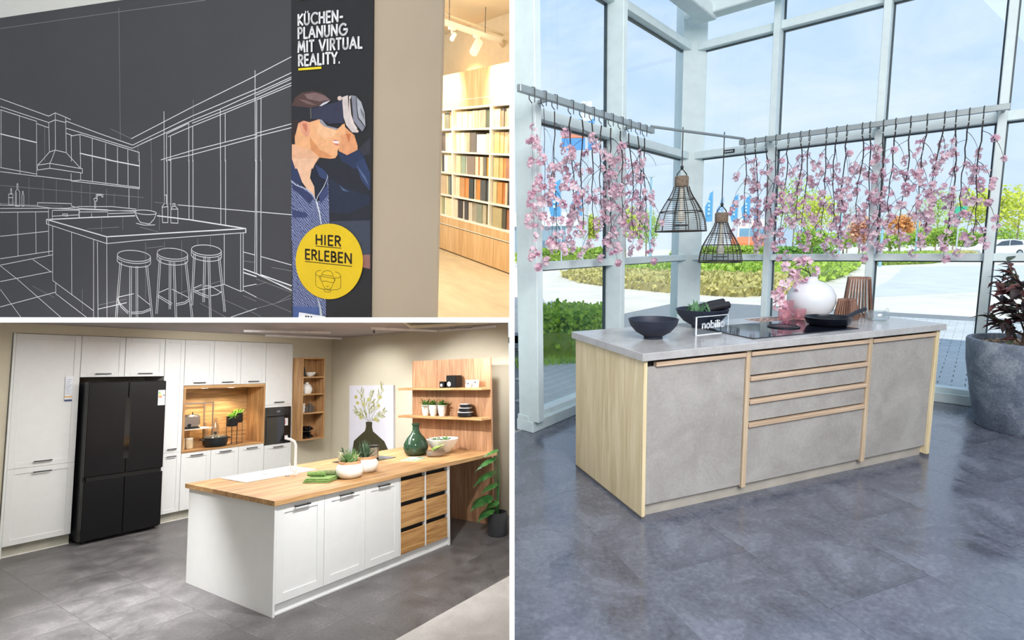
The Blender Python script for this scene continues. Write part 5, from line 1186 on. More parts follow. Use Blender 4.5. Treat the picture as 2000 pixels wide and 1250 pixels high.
# ---------------------------------------------------------------- monstera in the corner
mo = thing('potted_monstera', 'large-leaved green plant in dark grey pot by the party wall', 'plant', K, (2.89, -4.215, 0))
MB().lathe([(0, 0), (.105, 0), (.115, .01), (.12, .27), (.11, .27), (.105, .23), (0, .23)], 32).build('pot', mat('pot_graphite', (56, 58, 62), .5), mo, 40)
M_mon = leafy('monstera_leaf', (34, 92, 48), (90, 146, 76), .35, .15)
for k, (x, y, zt, a, l, w) in enumerate(((.05, .06, .90, 2.75, .30, .14), (.04, .08, .74, 2.85, .32, .15), (.02, .03, .60, 2.7, .22, .14), (-.06, .08, .47, 2.9, .30, .22), (.0, .0, .40, 2.7, .18, .15), (-.05, .04, .32, 2.95, .26, .15), (.06, .02, 1.0, 2.4, .2, .14))):
    b0, b1 = Vector((0, 0, .23)), Vector((x, y, zt))
    MB().tube([b0, b0.lerp(b1, .5) + Vector((.0, -.03, .05)), b1], [.007, .006, .004], 6).build('leaf_stalk', M_mon, mo, 50)
    d = Vector((math.cos(a), math.sin(a), -.10)).normalized(); sd = d.cross(Vector((0, 0, 1))).normalized(); nn_ = sd.cross(d); lf = MB(); n_ = 12
    def rib(f): return b1 + d * l * f - nn_ * l * f * f * .4
    for s in (-1, 1):
        for q in range(n_):
            f0, f1 = q / n_, (q + 1) / n_
            e0, e1 = [w * math.sin(PI * min(1, g + .04) ** .7) * .62 * (.74 if (q % 3 == 2 and g == f1 and .2 < f1 < .9) else 1) for g in (f0, f1)]
            p0, p1 = rib(f0), rib(f1)
            lf.add([p0, p0 + sd * s * e0 - d * l * .05 - nn_ * e0 * .25, p1 + sd * s * e1 - d * l * .05 - nn_ * e1 * .25, p1], [(0, 1, 2, 3)])
    lf.build('leaf', M_mon, mo)
# ================================================================ planning area: printed wall with banner
MU = MURAL
XL, XR, ZB, ZT = -3.95, 1.095, -0.95, 2.35
M_mural = mat('mural_charcoal', (70, 70, 74), 0.75, var=0.03, scale=1.5)
M_plain = mat('greige_wall', (186, 170, 148), 0.8, var=0.02, scale=1.2)
ZB1 = lambda x: -0.5415 + 0.0702 * x      # foot of the wall on the storey slab
struct('wall_display', MB().prism([(XL, ZB1(XL)), (XR, ZB1(XR)), (XR, ZT), (XL, ZT)], 0.012, 0.05, 1), M_plain, MU)
struct('wall_band', MB().prism([(XL, 2.006), (-0.13, 2.006), (-0.13, ZT), (XL, ZT)], 0.0, 0.012, 1), mat('wall_band_white', (222, 221, 214), 0.8, var=.01), MU)
mw = thing('mural', 'charcoal wall print of a kitchen sketched in white lines', 'wall print', MU, (0, 0, 0))
MB().prism([(XL, ZB1(XL)), (-0.13, ZB1(-.13)), (-0.13, 2.005), (XL, 2.005)], 0.004, 0.0115, 1).build('print_sheet', M_mural, mw)
THIN = [[(-3.4057,1.9145),(-2.0862,1.9176),(-0.9633,1.9145)],[(-1.897,1.9484),(-1.9223,1.3942),(-1.9465,0.8757)],[(-2.0597,0.9708),(-1.818,0.8796)],[(-2.8889,1.0161),(-2.9172,0.708)],[(-1.7436,0.8275),(-1.7517,0.6889)],[(-1.5917,0.8657),(-1.597,0.6864)],[(-1.1152,1.1652),(-1.1225,0.9844)],[(-3.5624,0.4918),(-1.6996,0.383)],[(-3.149,0.5673),(-3.1741,0.3121)],[(-2.9554,0.5483),(-2.976,0.3254)],[(-2.7774,0.5355),(-2.7946,0.3383)],[(-2.5767,0.5207),(-2.5929,0.3222)],[(-2.4545,0.4996),(-2.4698,0.3037)],[(-2.3444,0.4936),(-2.3592,0.2955)],[(-2.1425,0.4595),(-2.1538,0.2951)],[(-2.0512,0.4184),(-2.0593,0.2959)],[(-1.7626,0.459),(-1.7729,0.281)],[(-1.5937,0.6991),(-1.6164,0.275)],[(-2.2197,0.2176),(-2.2294,0.0811)],[(-1.9602,0.2157),(-1.9673,0.1039)],[(-1.5292,0.2543),(-1.5368,0.1055)],[(-2.4066,0.1002),(-2.0126,0.1253)],[(-1.7589,0.1304),(-1.5521,0.0942)],[(-1.7015,-0.0009),(-1.7293,-0.5015)],[(-1.483,0.0109),(-1.4862,-0.0548)],[(-1.2875,0.0272),(-1.309,-0.4647)],[(-1.111,0.0427),(-1.1129,-0.0053)],[(-0.9725,0.0675),(-0.9758,-0.0276)],[(-1.6937,-0.0505),(-1.4995,-0.0279)],[(-2.3179,-0.5909),(-1.9589,-0.5099)],[(-1.358,-0.4289),(-0.8484,-0.2874)],[(-3.5812,0.3213),(-2.7244,0.3015)],[(-3.4676,0.3342),(-3.376,0.3275)],[(-1.5832,0.3457),(-1.317,0.3239)],[(-3.199,-0.4612),(-2.9028,-0.5552)],[(-0.6447,-0.4033),(-0.5122,-0.4426)],[(-0.8533,-0.4478),(-0.5145,-0.5478)],[(-1.1037,-0.4959),(-0.8306,-0.5947)],[(-0.631,-0.1201),(-0.5209,-0.1261)],[(-0.5116,-0.4111),(-0.1492,-0.512)],[(-0.5135,-0.5004),(-0.3205,-0.4461),(-0.1479,-0.3892)],[(-0.5084,-0.2599),(-0.1475,-0.3536)],[(-0.4629,-0.237),(-0.1471,-0.3231)],[(-0.3536,-0.1601),(-0.1456,-0.1814)],[(-0.5095,-0.3119),(-0.4063,-0.2806)],[(-0.5145,-0.5478),(-0.4631,-0.5684)],[(-0.3078,-0.4401),(-0.1475,-0.3586)],[(-1.5599,-0.0572),(-1.4272,-0.042)],[(-2.5156,-0.4543),(-2.5315,-0.6588)]]
MID = [[(-3.4741,1.2935),(-2.8278,1.1075),(-2.7412,1.1331),(-2.6087,1.0897),(-2.5481,1.0673)],[(-3.482,1.2218),(-2.8328,1.0514),(-2.7466,1.0717),(-2.6093,1.043)],[(-3.4852,1.1928),(-2.994,1.0688)],[(-2.6082,1.0563),(-2.1868,0.9316),(-1.8063,0.8259),(-1.1297,1.0402),(-0.4771,1.2148)],[(-2.6133,0.9952),(-1.8123,0.7993),(-1.5871,0.8709)],[(-2.617,0.9507),(-2.5398,0.9282)],[(-1.818,0.8796),(-1.1269,1.1106),(-0.4749,1.3164)],[(-3.4761,1.1924),(-3.5282,0.718)],[(-3.2249,1.1283),(-3.2637,0.7137)],[(-2.9955,1.0711),(-3.0265,0.7098)],[(-2.9908,1.0481),(-2.842,1.0065)],[(-2.8328,1.0514),(-2.8479,0.7905)],[(-2.7412,1.1331),(-2.7667,0.8058)],[(-2.6087,1.0897),(-2.6264,0.7801)],[(-2.8479,0.7905),(-2.77,0.8059),(-2.6264,0.7801),(-2.5489,0.7155)],[(-2.8479,0.7905),(-2.9453,0.7223)],[(-2.77,0.8059),(-2.8252,0.7202)],[(-2.5515,0.9263),(-2.5665,0.7023)],[(-2.4383,0.9339),(-2.4502,0.7004)],[(-2.2876,0.8909),(-2.3019,0.6979)],[(-2.127,0.8482),(-2.1376,0.6952)],[(-1.9857,0.8121),(-1.9935,0.6929)],[(-1.8642,0.7877),(-1.8701,0.6909)],[(-2.5566,0.9242),(-2.4335,0.9338),(-1.7325,0.7634),(-1.7368,0.6887)],[(-1.4354,1.0888),(-1.4526,0.684)],[(-1.4269,0.6836),(-1.416,0.9075),(-1.1702,0.9842)],[(-1.3814,0.6829),(-1.3716,0.8906),(-1.4002,0.8832)],[(-1.1703,0.9811),(-1.1828,0.6796)],[(-1.1289,0.9594),(-1.1402,0.6789)],[(-0.8381,1.0826),(-0.8484,0.6741)],[(-0.7885,1.0489),(-0.7953,0.8234)],[(-0.7961,0.7985),(-0.7999,0.6733)],[(-0.4864,1.3531),(-0.4974,0.6684)],[(-1.8123,0.7993),(-1.1312,1.005),(-0.8355,1.0825),(-0.4776,1.1891)],[(-1.4002,0.8832),(-1.133,0.9595),(-0.7845,1.0507),(-0.4788,1.1337)],[(-1.1321,0.9828),(-0.4785,1.148)],[(-1.4878,0.6972),(-1.1684,0.7617),(-0.4843,0.8754)],[(-1.4092,0.6959),(-1.1698,0.7288),(-0.4848,0.8511)],[(-0.4748,1.3192),(-0.1283,1.4355)],[(-0.4771,1.2129),(-0.1296,1.3206)],[(-0.4777,1.1862),(-0.13,1.2883)],[(-0.478,1.17),(-0.1301,1.2745)],[(-0.4785,1.1471),(-0.1304,1.2467)],[(-0.4788,1.1337),(-0.1306,1.2282)],[(-0.4841,0.8832),(-0.1337,0.9449)],[(-0.4846,0.8589),(-0.134,0.9165)],[(-0.4329,1.1457),(-0.4448,0.6724)],[(-0.4753,1.1239),(-0.4848,0.6731)],[(-0.4421,0.6793),(-0.4625,-0.2163)],[(-0.4846,0.68),(-0.5035,-0.2131)],[(-3.5438,0.6606),(-3.0351,0.5933)],[(-3.5481,0.6222),(-3.0404,0.5746),(-3.0262,0.7237)],[(-3.5266,0.7323),(-3.5345,0.6605)],[(-3.2583,0.7277),(-3.2713,0.6002)],[(-3.0186,0.6747),(-2.8526,0.6897),(-2.4309,0.6349),(-2.4339,0.5967),(-2.8566,0.6448),(-3.0228,0.6305),(-3.0186,0.6747)],[(-2.8526,0.6897),(-2.8566,0.6448)],[(-2.9444,0.7223),(-3.0186,0.6747)],[(-2.8242,0.7202),(-2.8526,0.6897)],[(-2.5475,0.7155),(-2.455,0.6397)],[(-2.4476,0.7137),(-2.4529,0.6464)],[(-3.0366,0.5769),(-2.5706,0.5343)],[(-2.579,0.5936),(-2.5843,0.5287),(-1.7476,0.4579),(-1.7336,0.7015)],[(-2.4568,0.5969),(-2.4615,0.5359),(-1.747,0.4687)],[(-2.5843,0.5287),(-2.4615,0.5359)],[(-2.2992,0.7112),(-2.3137,0.516)],[(-2.1347,0.7084),(-2.1491,0.5007)],[(-1.9905,0.7059),(-2.0045,0.4913)],[(-1.8671,0.7038),(-1.8808,0.48)],[(-1.8714,0.4591),(-1.8818,0.2887)],[(-3.4502,0.4106),(-3.3912,0.4107),(-3.4019,0.308),(-3.4612,0.3075),(-3.4502,0.4106)],[(-3.4225,0.4106),(-3.4172,0.4601),(-3.4025,0.46),(-3.4077,0.4107)],[(-3.452,0.3767),(-3.3947,0.3769)],[(-3.3523,0.4312),(-3.3664,0.2962),(-3.3059,0.2967),(-3.2922,0.4312),(-3.3115,0.4551),(-3.3064,0.5053),(-3.3228,0.5054),(-3.3279,0.4552),(-3.3523,0.4312)],[(-3.3383,0.4252),(-3.3508,0.3048)],[(-3.2632,0.3954),(-3.2731,0.2969),(-3.2459,0.2972),(-3.2361,0.3954),(-3.2429,0.4169),(-3.241,0.436),(-3.2518,0.436),(-3.2538,0.4169),(-3.2632,0.3954)],[(-3.583,0.3054),(-3.0542,0.2988)],[(-3.5866,0.2723),(-2.9155,0.2811),(-1.7965,0.2654)],[(-3.5907,0.2354),(-2.9149,0.2493)],[(-3.0542,0.2988),(-3.0512,0.3308),(-2.6009,0.3256),(-2.5976,0.3049)],[(-3.0542,0.2988),(-2.8634,0.2816),(-2.6582,0.2835),(-2.5401,0.2939)],[(-2.5976,0.3049),(-2.4913,0.2828),(-2.1362,0.275),(-2.1289,0.2661),(-1.7961,0.272)],[(-2.8565,0.2617),(-2.5057,0.2678),(-2.5109,0.2021)],[(-2.8612,0.2087),(-2.5091,0.2251)],[(-2.8565,0.2617),(-2.8635,0.1827)],[(-2.4987,0.2517),(-2.1437,0.2581),(-2.1409,0.2075)],[(-2.4967,0.277),(-2.5024,0.2045)],[(-2.1306,0.2414),(-1.82,0.2519)],[(-2.722,0.2305),(-2.6541,0.2314),(-2.6558,0.2116),(-2.7233,0.2153),(-2.722,0.2305)],[(-2.5231,0.2998),(-2.087,0.3035),(-1.7954,0.2841)],[(-2.3439,0.2387),(-2.346,0.2102)],[(-2.3031,0.2869),(-2.2985,0.3504),(-2.3084,0.3684),(-2.2884,0.3775),(-2.2618,0.3686),(-2.2711,0.3505),(-2.2856,0.3504),(-2.2902,0.287)],[(-2.2758,0.3753),(-2.2733,0.4091),(-2.1903,0.4093),(-2.1919,0.3869),(-2.2046,0.3868),(-2.2068,0.4003),(-2.2611,0.4001),(-2.2629,0.3754)],[(-3.3396,0.2359),(-3.3767,-0.1784)],[(-3.0863,0.2414),(-3.1176,-0.1422)],[(-2.9075,0.2729),(-2.9404,-0.1481)],[(-3.6162,0.0039),(-2.9314,0.0677)],[(-3.6404,-0.2156),(-2.8901,-0.1151)],[(-3.6473,-0.2788),(-2.8933,-0.1512)],[(-2.9461,0.1363),(-2.1727,-0.0247),(-1.7048,0.0212),(-0.6059,0.1096)],[(-2.8639,0.1201),(-2.9096,-0.3934),(-2.3848,-0.6464)],[(-2.869,-0.4108),(-2.8783,-0.5171),(-2.485,-0.7132)],[(-2.6171,0.0665),(-2.6614,-0.5165)],[(-2.3369,0.0039),(-2.3892,-0.7064)],[(-2.2893,-0.012),(-2.3309,-0.7022)],[(-2.1727,-0.0247),(-2.2155,-0.6939)],[(-2.3205,-0.6266),(-1.961,-0.5446)],[(-0.8272,0.0941),(-0.8399,-0.321),(-0.6702,-0.37),(-0.637,-0.3607)],[(-0.8399,-0.321),(-1.1562,-0.3953)],[(-0.658,0.1063),(-0.6702,-0.37)],[(-0.6319,0.1069),(-0.6436,-0.3611)],[(-1.5619,0.2528),(-1.5689,0.2474),(-1.5875,0.243),(-1.6161,0.2399),(-1.6519,0.2387),(-1.6915,0.2393),(-1.7309,0.2417),(-1.7665,0.2457),(-1.7944,0.251),(-1.8121,0.2569),(-1.8175,0.2629),(-1.8103,0.2685),(-1.7911,0.2729),(-1.7618,0.2759),(-1.7256,0.2771),(-1.6859,0.2764),(-1.6466,0.2739),(-1.6117,0.2698),(-1.5843,0.2646),(-1.5672,0.2588),(-1.5619,0.2528)],[(-1.8191,0.2673),(-1.7878,0.2071),(-1.7492,0.1692),(-1.6448,0.1601),(-1.5907,0.2025),(-1.5613,0.2572)],[(-1.8052,0.2455),(-1.7636,0.18),(-1.7343,0.1662)],[(-1.8025,0.1627),(-1.7128,0.1479),(-1.5859,0.1524)],[(-1.4968,0.1736),(-1.4944,0.3086),(-1.467,0.3357),(-1.4635,0.4052),(-1.4405,0.4053),(-1.4438,0.3358),(-1.4291,0.3124),(-1.4357,0.1747),(-1.4968,0.1736)],[(-1.4903,0.3033),(-1.4293,0.3092)],[(-1.4026,0.1731),(-1.3972,0.2881),(-1.3745,0.3128),(-1.3445,0.3131),(-1.3186,0.2888),(-1.3238,0.1713),(-1.4026,0.1731)],[(-1.3702,0.3129),(-1.3735,0.3342),(-1.3478,0.3343),(-1.3488,0.3131)],[(-1.39,0.2881),(-1.3257,0.2888)],[(-1.4521,0.6966),(-1.4672,0.3303)],[(-1.4206,0.6961),(-1.4354,0.3305)],[(-1.378,0.6953),(-1.3964,0.3041)],[(-1.4065,0.6927),(-1.3781,0.6922)],[(-1.1793,0.6919),(-1.1994,0.2054)],[(-1.1366,0.6912),(-1.1563,0.2008)],[(-0.8473,0.6862),(-0.861,0.1692)],[(-0.796,0.6853),(-0.8117,0.165)],[(-0.4934,0.6801),(-0.523,-0.2191)],[(-1.317,0.3239),(-0.5122,0.2768)],[(-0.497,0.2769),(-0.1408,0.2565)],[(-3.6482,-0.2864),(-3.4148,-0.4039),(-2.8307,-0.738)],[(-3.1653,-0.2074),(-2.9168,-0.3161)],[(-3.6653,-0.4417),(-2.9161,-0.3088)],[(-3.6933,-0.6966),(-2.877,-0.5024)],[(-3.674,-0.5211),(-3.397,-0.7786)],[(-0.6332,-0.0476),(-0.5197,-0.0663)],[(-0.4572,-0.0774),(-0.1451,-0.1361)],[(-0.6402,-0.3294),(-0.5092,-0.3015)],[(-0.7764,-0.5908),(-0.5135,-0.5004)],[(-0.6436,-0.3611),(-0.5115,-0.408)],[(-3.5812,0.3213),(-3.5819,0.3152)],[(-1.6507,-0.1282),(-1.6626,-0.1424),(-1.6925,-0.1548),(-1.7376,-0.1641),(-1.7936,-0.1694),(-1.8553,-0.1702),(-1.9166,-0.1664),(-1.9715,-0.1582),(-2.0144,-0.1464),(-2.0408,-0.1323),(-2.048,-0.1172),(-2.0353,-0.1027),(-2.004,-0.0902),(-1.9574,-0.081),(-1.9003,-0.0759),(-1.8384,-0.0755),(-1.7778,-0.0797),(-1.7243,-0.088),(-1.683,-0.0997),(-1.6577,-0.1135),(-1.6507,-0.1282)],[(-1.6516,-0.1461),(-1.6553,-0.1533),(-1.6636,-0.1603),(-1.6764,-0.1668),(-1.6935,-0.1727),(-1.7144,-0.1778),(-1.7386,-0.182),(-1.7655,-0.1853),(-1.7946,-0.1874),(-1.8252,-0.1885),(-1.8564,-0.1883),(-1.8875,-0.187),(-1.9177,-0.1845),(-1.9464,-0.1809),(-1.9726,-0.1764),(-1.9959,-0.1709),(-2.0155,-0.1647),(-2.031,-0.1578),(-2.042,-0.1506),(-2.0481,-0.143),(-2.0492,-0.1355)],[(-1.6534,-0.1795),(-1.6571,-0.1868),(-1.6654,-0.1938),(-1.6783,-0.2003),(-1.6953,-0.2063),(-1.7162,-0.2115),(-1.7405,-0.2158),(-1.7675,-0.2191),(-1.7966,-0.2213),(-1.8271,-0.2224),(-1.8584,-0.2223),(-1.8895,-0.221),(-1.9198,-0.2186),(-1.9485,-0.2151),(-1.9748,-0.2106),(-1.9981,-0.2052),(-2.0177,-0.199),(-2.0332,-0.1921),(-2.0442,-0.1849),(-2.0503,-0.1773),(-2.0514,-0.1698)],[(-2.0496,-0.1302),(-2.0529,-0.1805)],[(-1.6497,-0.1245),(-1.6525,-0.1758)],[(-2.0217,-0.1861),(-2.1083,-0.6862)],[(-2.0013,-0.1853),(-2.089,-0.6849)],[(-1.9019,-0.2175),(-1.9328,-0.6737)],[(-1.8817,-0.2167),(-1.9139,-0.6723)],[(-1.8277,-0.2144),(-1.8512,-0.6678)],[(-1.8077,-0.2135),(-1.8325,-0.6665)],[(-1.7082,-0.2026),(-1.6691,-0.6548)],[(-1.6885,-0.2018),(-1.6509,-0.6535)],[(-2.0744,-0.5111),(-2.0335,-0.5667),(-1.9426,-0.6279)],[(-2.0708,-0.5283),(-2.0348,-0.5877),(-1.9513,-0.6425)],[(-2.0642,-0.5012),(-1.8699,-0.4586)],[(-1.824,-0.4673),(-1.6829,-0.5441)],[(-1.9034,-0.6276),(-1.7707,-0.6127),(-1.6741,-0.5776)],[(-1.9042,-0.6415),(-1.7715,-0.6265),(-1.6703,-0.591)],[(-1.2266,-0.0932),(-1.237,-0.107),(-1.2631,-0.1189),(-1.3024,-0.128),(-1.3512,-0.1331),(-1.405,-0.1339),(-1.4583,-0.1301),(-1.506,-0.1222),(-1.5432,-0.1108),(-1.5661,-0.0971),(-1.5723,-0.0825),(-1.5613,-0.0684),(-1.5341,-0.0563),(-1.4936,-0.0474),(-1.4439,-0.0425),(-1.3901,-0.0421),(-1.3373,-0.0461),(-1.2907,-0.0542),(-1.2547,-0.0655),(-1.2326,-0.0789),(-1.2266,-0.0932)],[(-1.2273,-0.1105),(-1.2305,-0.1175),(-1.2378,-0.1243),(-1.249,-0.1306),(-1.2639,-0.1363),(-1.2821,-0.1413),(-1.3032,-0.1454),(-1.3267,-0.1485),(-1.352,-0.1506),(-1.3786,-0.1516),(-1.4058,-0.1514),(-1.4329,-0.1501),(-1.4592,-0.1477),(-1.484,-0.1442),(-1.5069,-0.1398),(-1.5271,-0.1345),(-1.5441,-0.1285),(-1.5575,-0.1218),(-1.567,-0.1148),(-1.5723,-0.1075),(-1.5733,-0.1002)],[(-1.2286,-0.143),(-1.2318,-0.15),(-1.2391,-0.1568),(-1.2503,-0.1632),(-1.2653,-0.1689),(-1.2835,-0.1739),(-1.3046,-0.1781),(-1.3281,-0.1813),(-1.3535,-0.1834),(-1.3801,-0.1844),(-1.4073,-0.1843),(-1.4344,-0.1831),(-1.4608,-0.1808),(-1.4857,-0.1773),(-1.5085,-0.1729),(-1.5287,-0.1677),(-1.5458,-0.1617),(-1.5592,-0.1551),(-1.5687,-0.148),(-1.574,-0.1407),(-1.575,-0.1334)],[(-1.5736,-0.0941),(-1.5761,-0.1428)],[(-1.2258,-0.0905),(-1.2279,-0.1403)],[(-1.549,-0.134),(-1.6143,-0.619)],[(-1.5298,-0.1333),(-1.5962,-0.6178)],[(-1.4356,-0.1572),(-1.4582,-0.5689)],[(-1.4167,-0.1564),(-1.4405,-0.5677)],[(-1.3922,-0.1609),(-1.3907,-0.6348)],[(-1.3734,-0.1601),(-1.3731,-0.6336)],[(-1.2595,-0.1502),(-1.2078,-0.6217)],[(-1.241,-0.1494),(-1.1907,-0.6205)],[(-1.5802,-0.453),(-1.4204,-0.516)],[(-1.5839,-0.4679),(-1.4286,-0.5333)],[(-1.5641,-0.4296),(-1.4585,-0.3902)],[(-1.4147,-0.3933),(-1.2324,-0.4546)],[(-1.3692,-0.515),(-1.2743,-0.4957),(-1.23,-0.4654)],[(-1.3655,-0.5304),(-1.2676,-0.5085),(-1.2234,-0.4793)],[(-0.8632,-0.0504),(-0.8727,-0.0632),(-0.8967,-0.0742),(-0.9331,-0.0824),(-0.9782,-0.087),(-1.028,-0.0875),(-1.0774,-0.0839),(-1.1217,-0.0763),(-1.1562,-0.0657),(-1.1776,-0.0529),(-1.1836,-0.0394),(-1.1735,-0.0264),(-1.1485,-0.0153),(-1.1111,-0.0071),(-1.0652,-0.0027),(-1.0153,-0.0025),(-0.9664,-0.0064),(-0.9231,-0.014),(-0.8896,-0.0246),(-0.869,-0.0372),(-0.8632,-0.0504)],[(-0.8637,-0.0673),(-0.8666,-0.0738),(-0.8732,-0.08),(-0.8836,-0.0858),(-0.8973,-0.0911),(-0.9141,-0.0956),(-0.9336,-0.0994),(-0.9554,-0.1022),(-0.9788,-0.104),(-1.0034,-0.1048),(-1.0286,-0.1046),(-1.0537,-0.1033),(-1.0781,-0.101),(-1.1011,-0.0977),(-1.1223,-0.0935),(-1.1411,-0.0885),(-1.1569,-0.0829),(-1.1694,-0.0767),(-1.1783,-0.0701),(-1.1833,-0.0634),(-1.1843,-0.0566)],[(-0.8647,-0.0989),(-0.8676,-0.1054),(-0.8742,-0.1117),(-0.8846,-0.1175),(-0.8983,-0.1228),(-0.9152,-0.1274),(-0.9347,-0.1312),(-0.9565,-0.1341),(-0.9799,-0.136),(-1.0046,-0.1368),(-1.0298,-0.1366),(-1.0549,-0.1354),(-1.0793,-0.1331),(-1.1024,-0.1299),(-1.1236,-0.1257),(-1.1424,-0.1208),(-1.1582,-0.1151),(-1.1707,-0.109),(-1.1796,-0.1024),(-1.1846,-0.0957),(-1.1856,-0.0888)],[(-1.1846,-0.0503),(-1.1866,-0.0977)],[(-0.8625,-0.0481),(-0.864,-0.0965)],[(-1.1606,-0.0817),(-1.2065,-0.519)],[(-1.1424,-0.0811),(-1.1894,-0.5178)],[(-1.0498,-0.0991),(-1.0751,-0.4832)],[(-1.0318,-0.0985),(-1.0583,-0.4821)],[(-1.0058,-0.1028),(-1.007,-0.6073)],[(-0.988,-0.1022),(-0.9903,-0.6061)],[(-0.8965,-0.0988),(-0.8496,-0.5497)],[(-0.8789,-0.0981),(-0.8333,-0.5485)],[(-1.1768,-0.3801),(-1.1004,-0.4085),(-1.0174,-0.4275)],[(-1.1803,-0.3967),(-1.1079,-0.422),(-1.0179,-0.4427)],[(-1.1692,-0.3688),(-1.0837,-0.3371)],[(-1.0422,-0.3457),(-0.9867,-0.3427),(-0.8719,-0.39)],[(-0.9896,-0.4259),(-0.9203,-0.411),(-0.8676,-0.3844)]]
BOLD = [[(-3.5094,0.973),(-3.0121,0.8793)],[(-2.4512,0.7708),(-2.0776,0.7052)],[(-2.1144,0.708),(-1.7366,0.65)],[(-2.9423,0.178),(-2.1685,0.0359),(-1.4502,0.0857),(-0.6051,0.1413)],[(-2.9423,0.178),(-2.9461,0.1363)],[(-2.1685,0.0359),(-2.1727,-0.0247)],[(-0.6051,0.1413),(-0.6059,0.1096)],[(-2.8986,0.1786),(-2.366,0.2042),(-1.8139,0.2266)],[(-1.5525,0.2302),(-1.1883,0.2024),(-0.6051,0.1413)],[(-0.6366,-0.1848),(-0.5074,-0.2164)],[(-0.6373,-0.214),(-0.508,-0.2412)],[(-0.5074,-0.2164),(-0.1473,-0.3383)],[(-0.4627,-0.2236),(-0.1469,-0.3007)]]
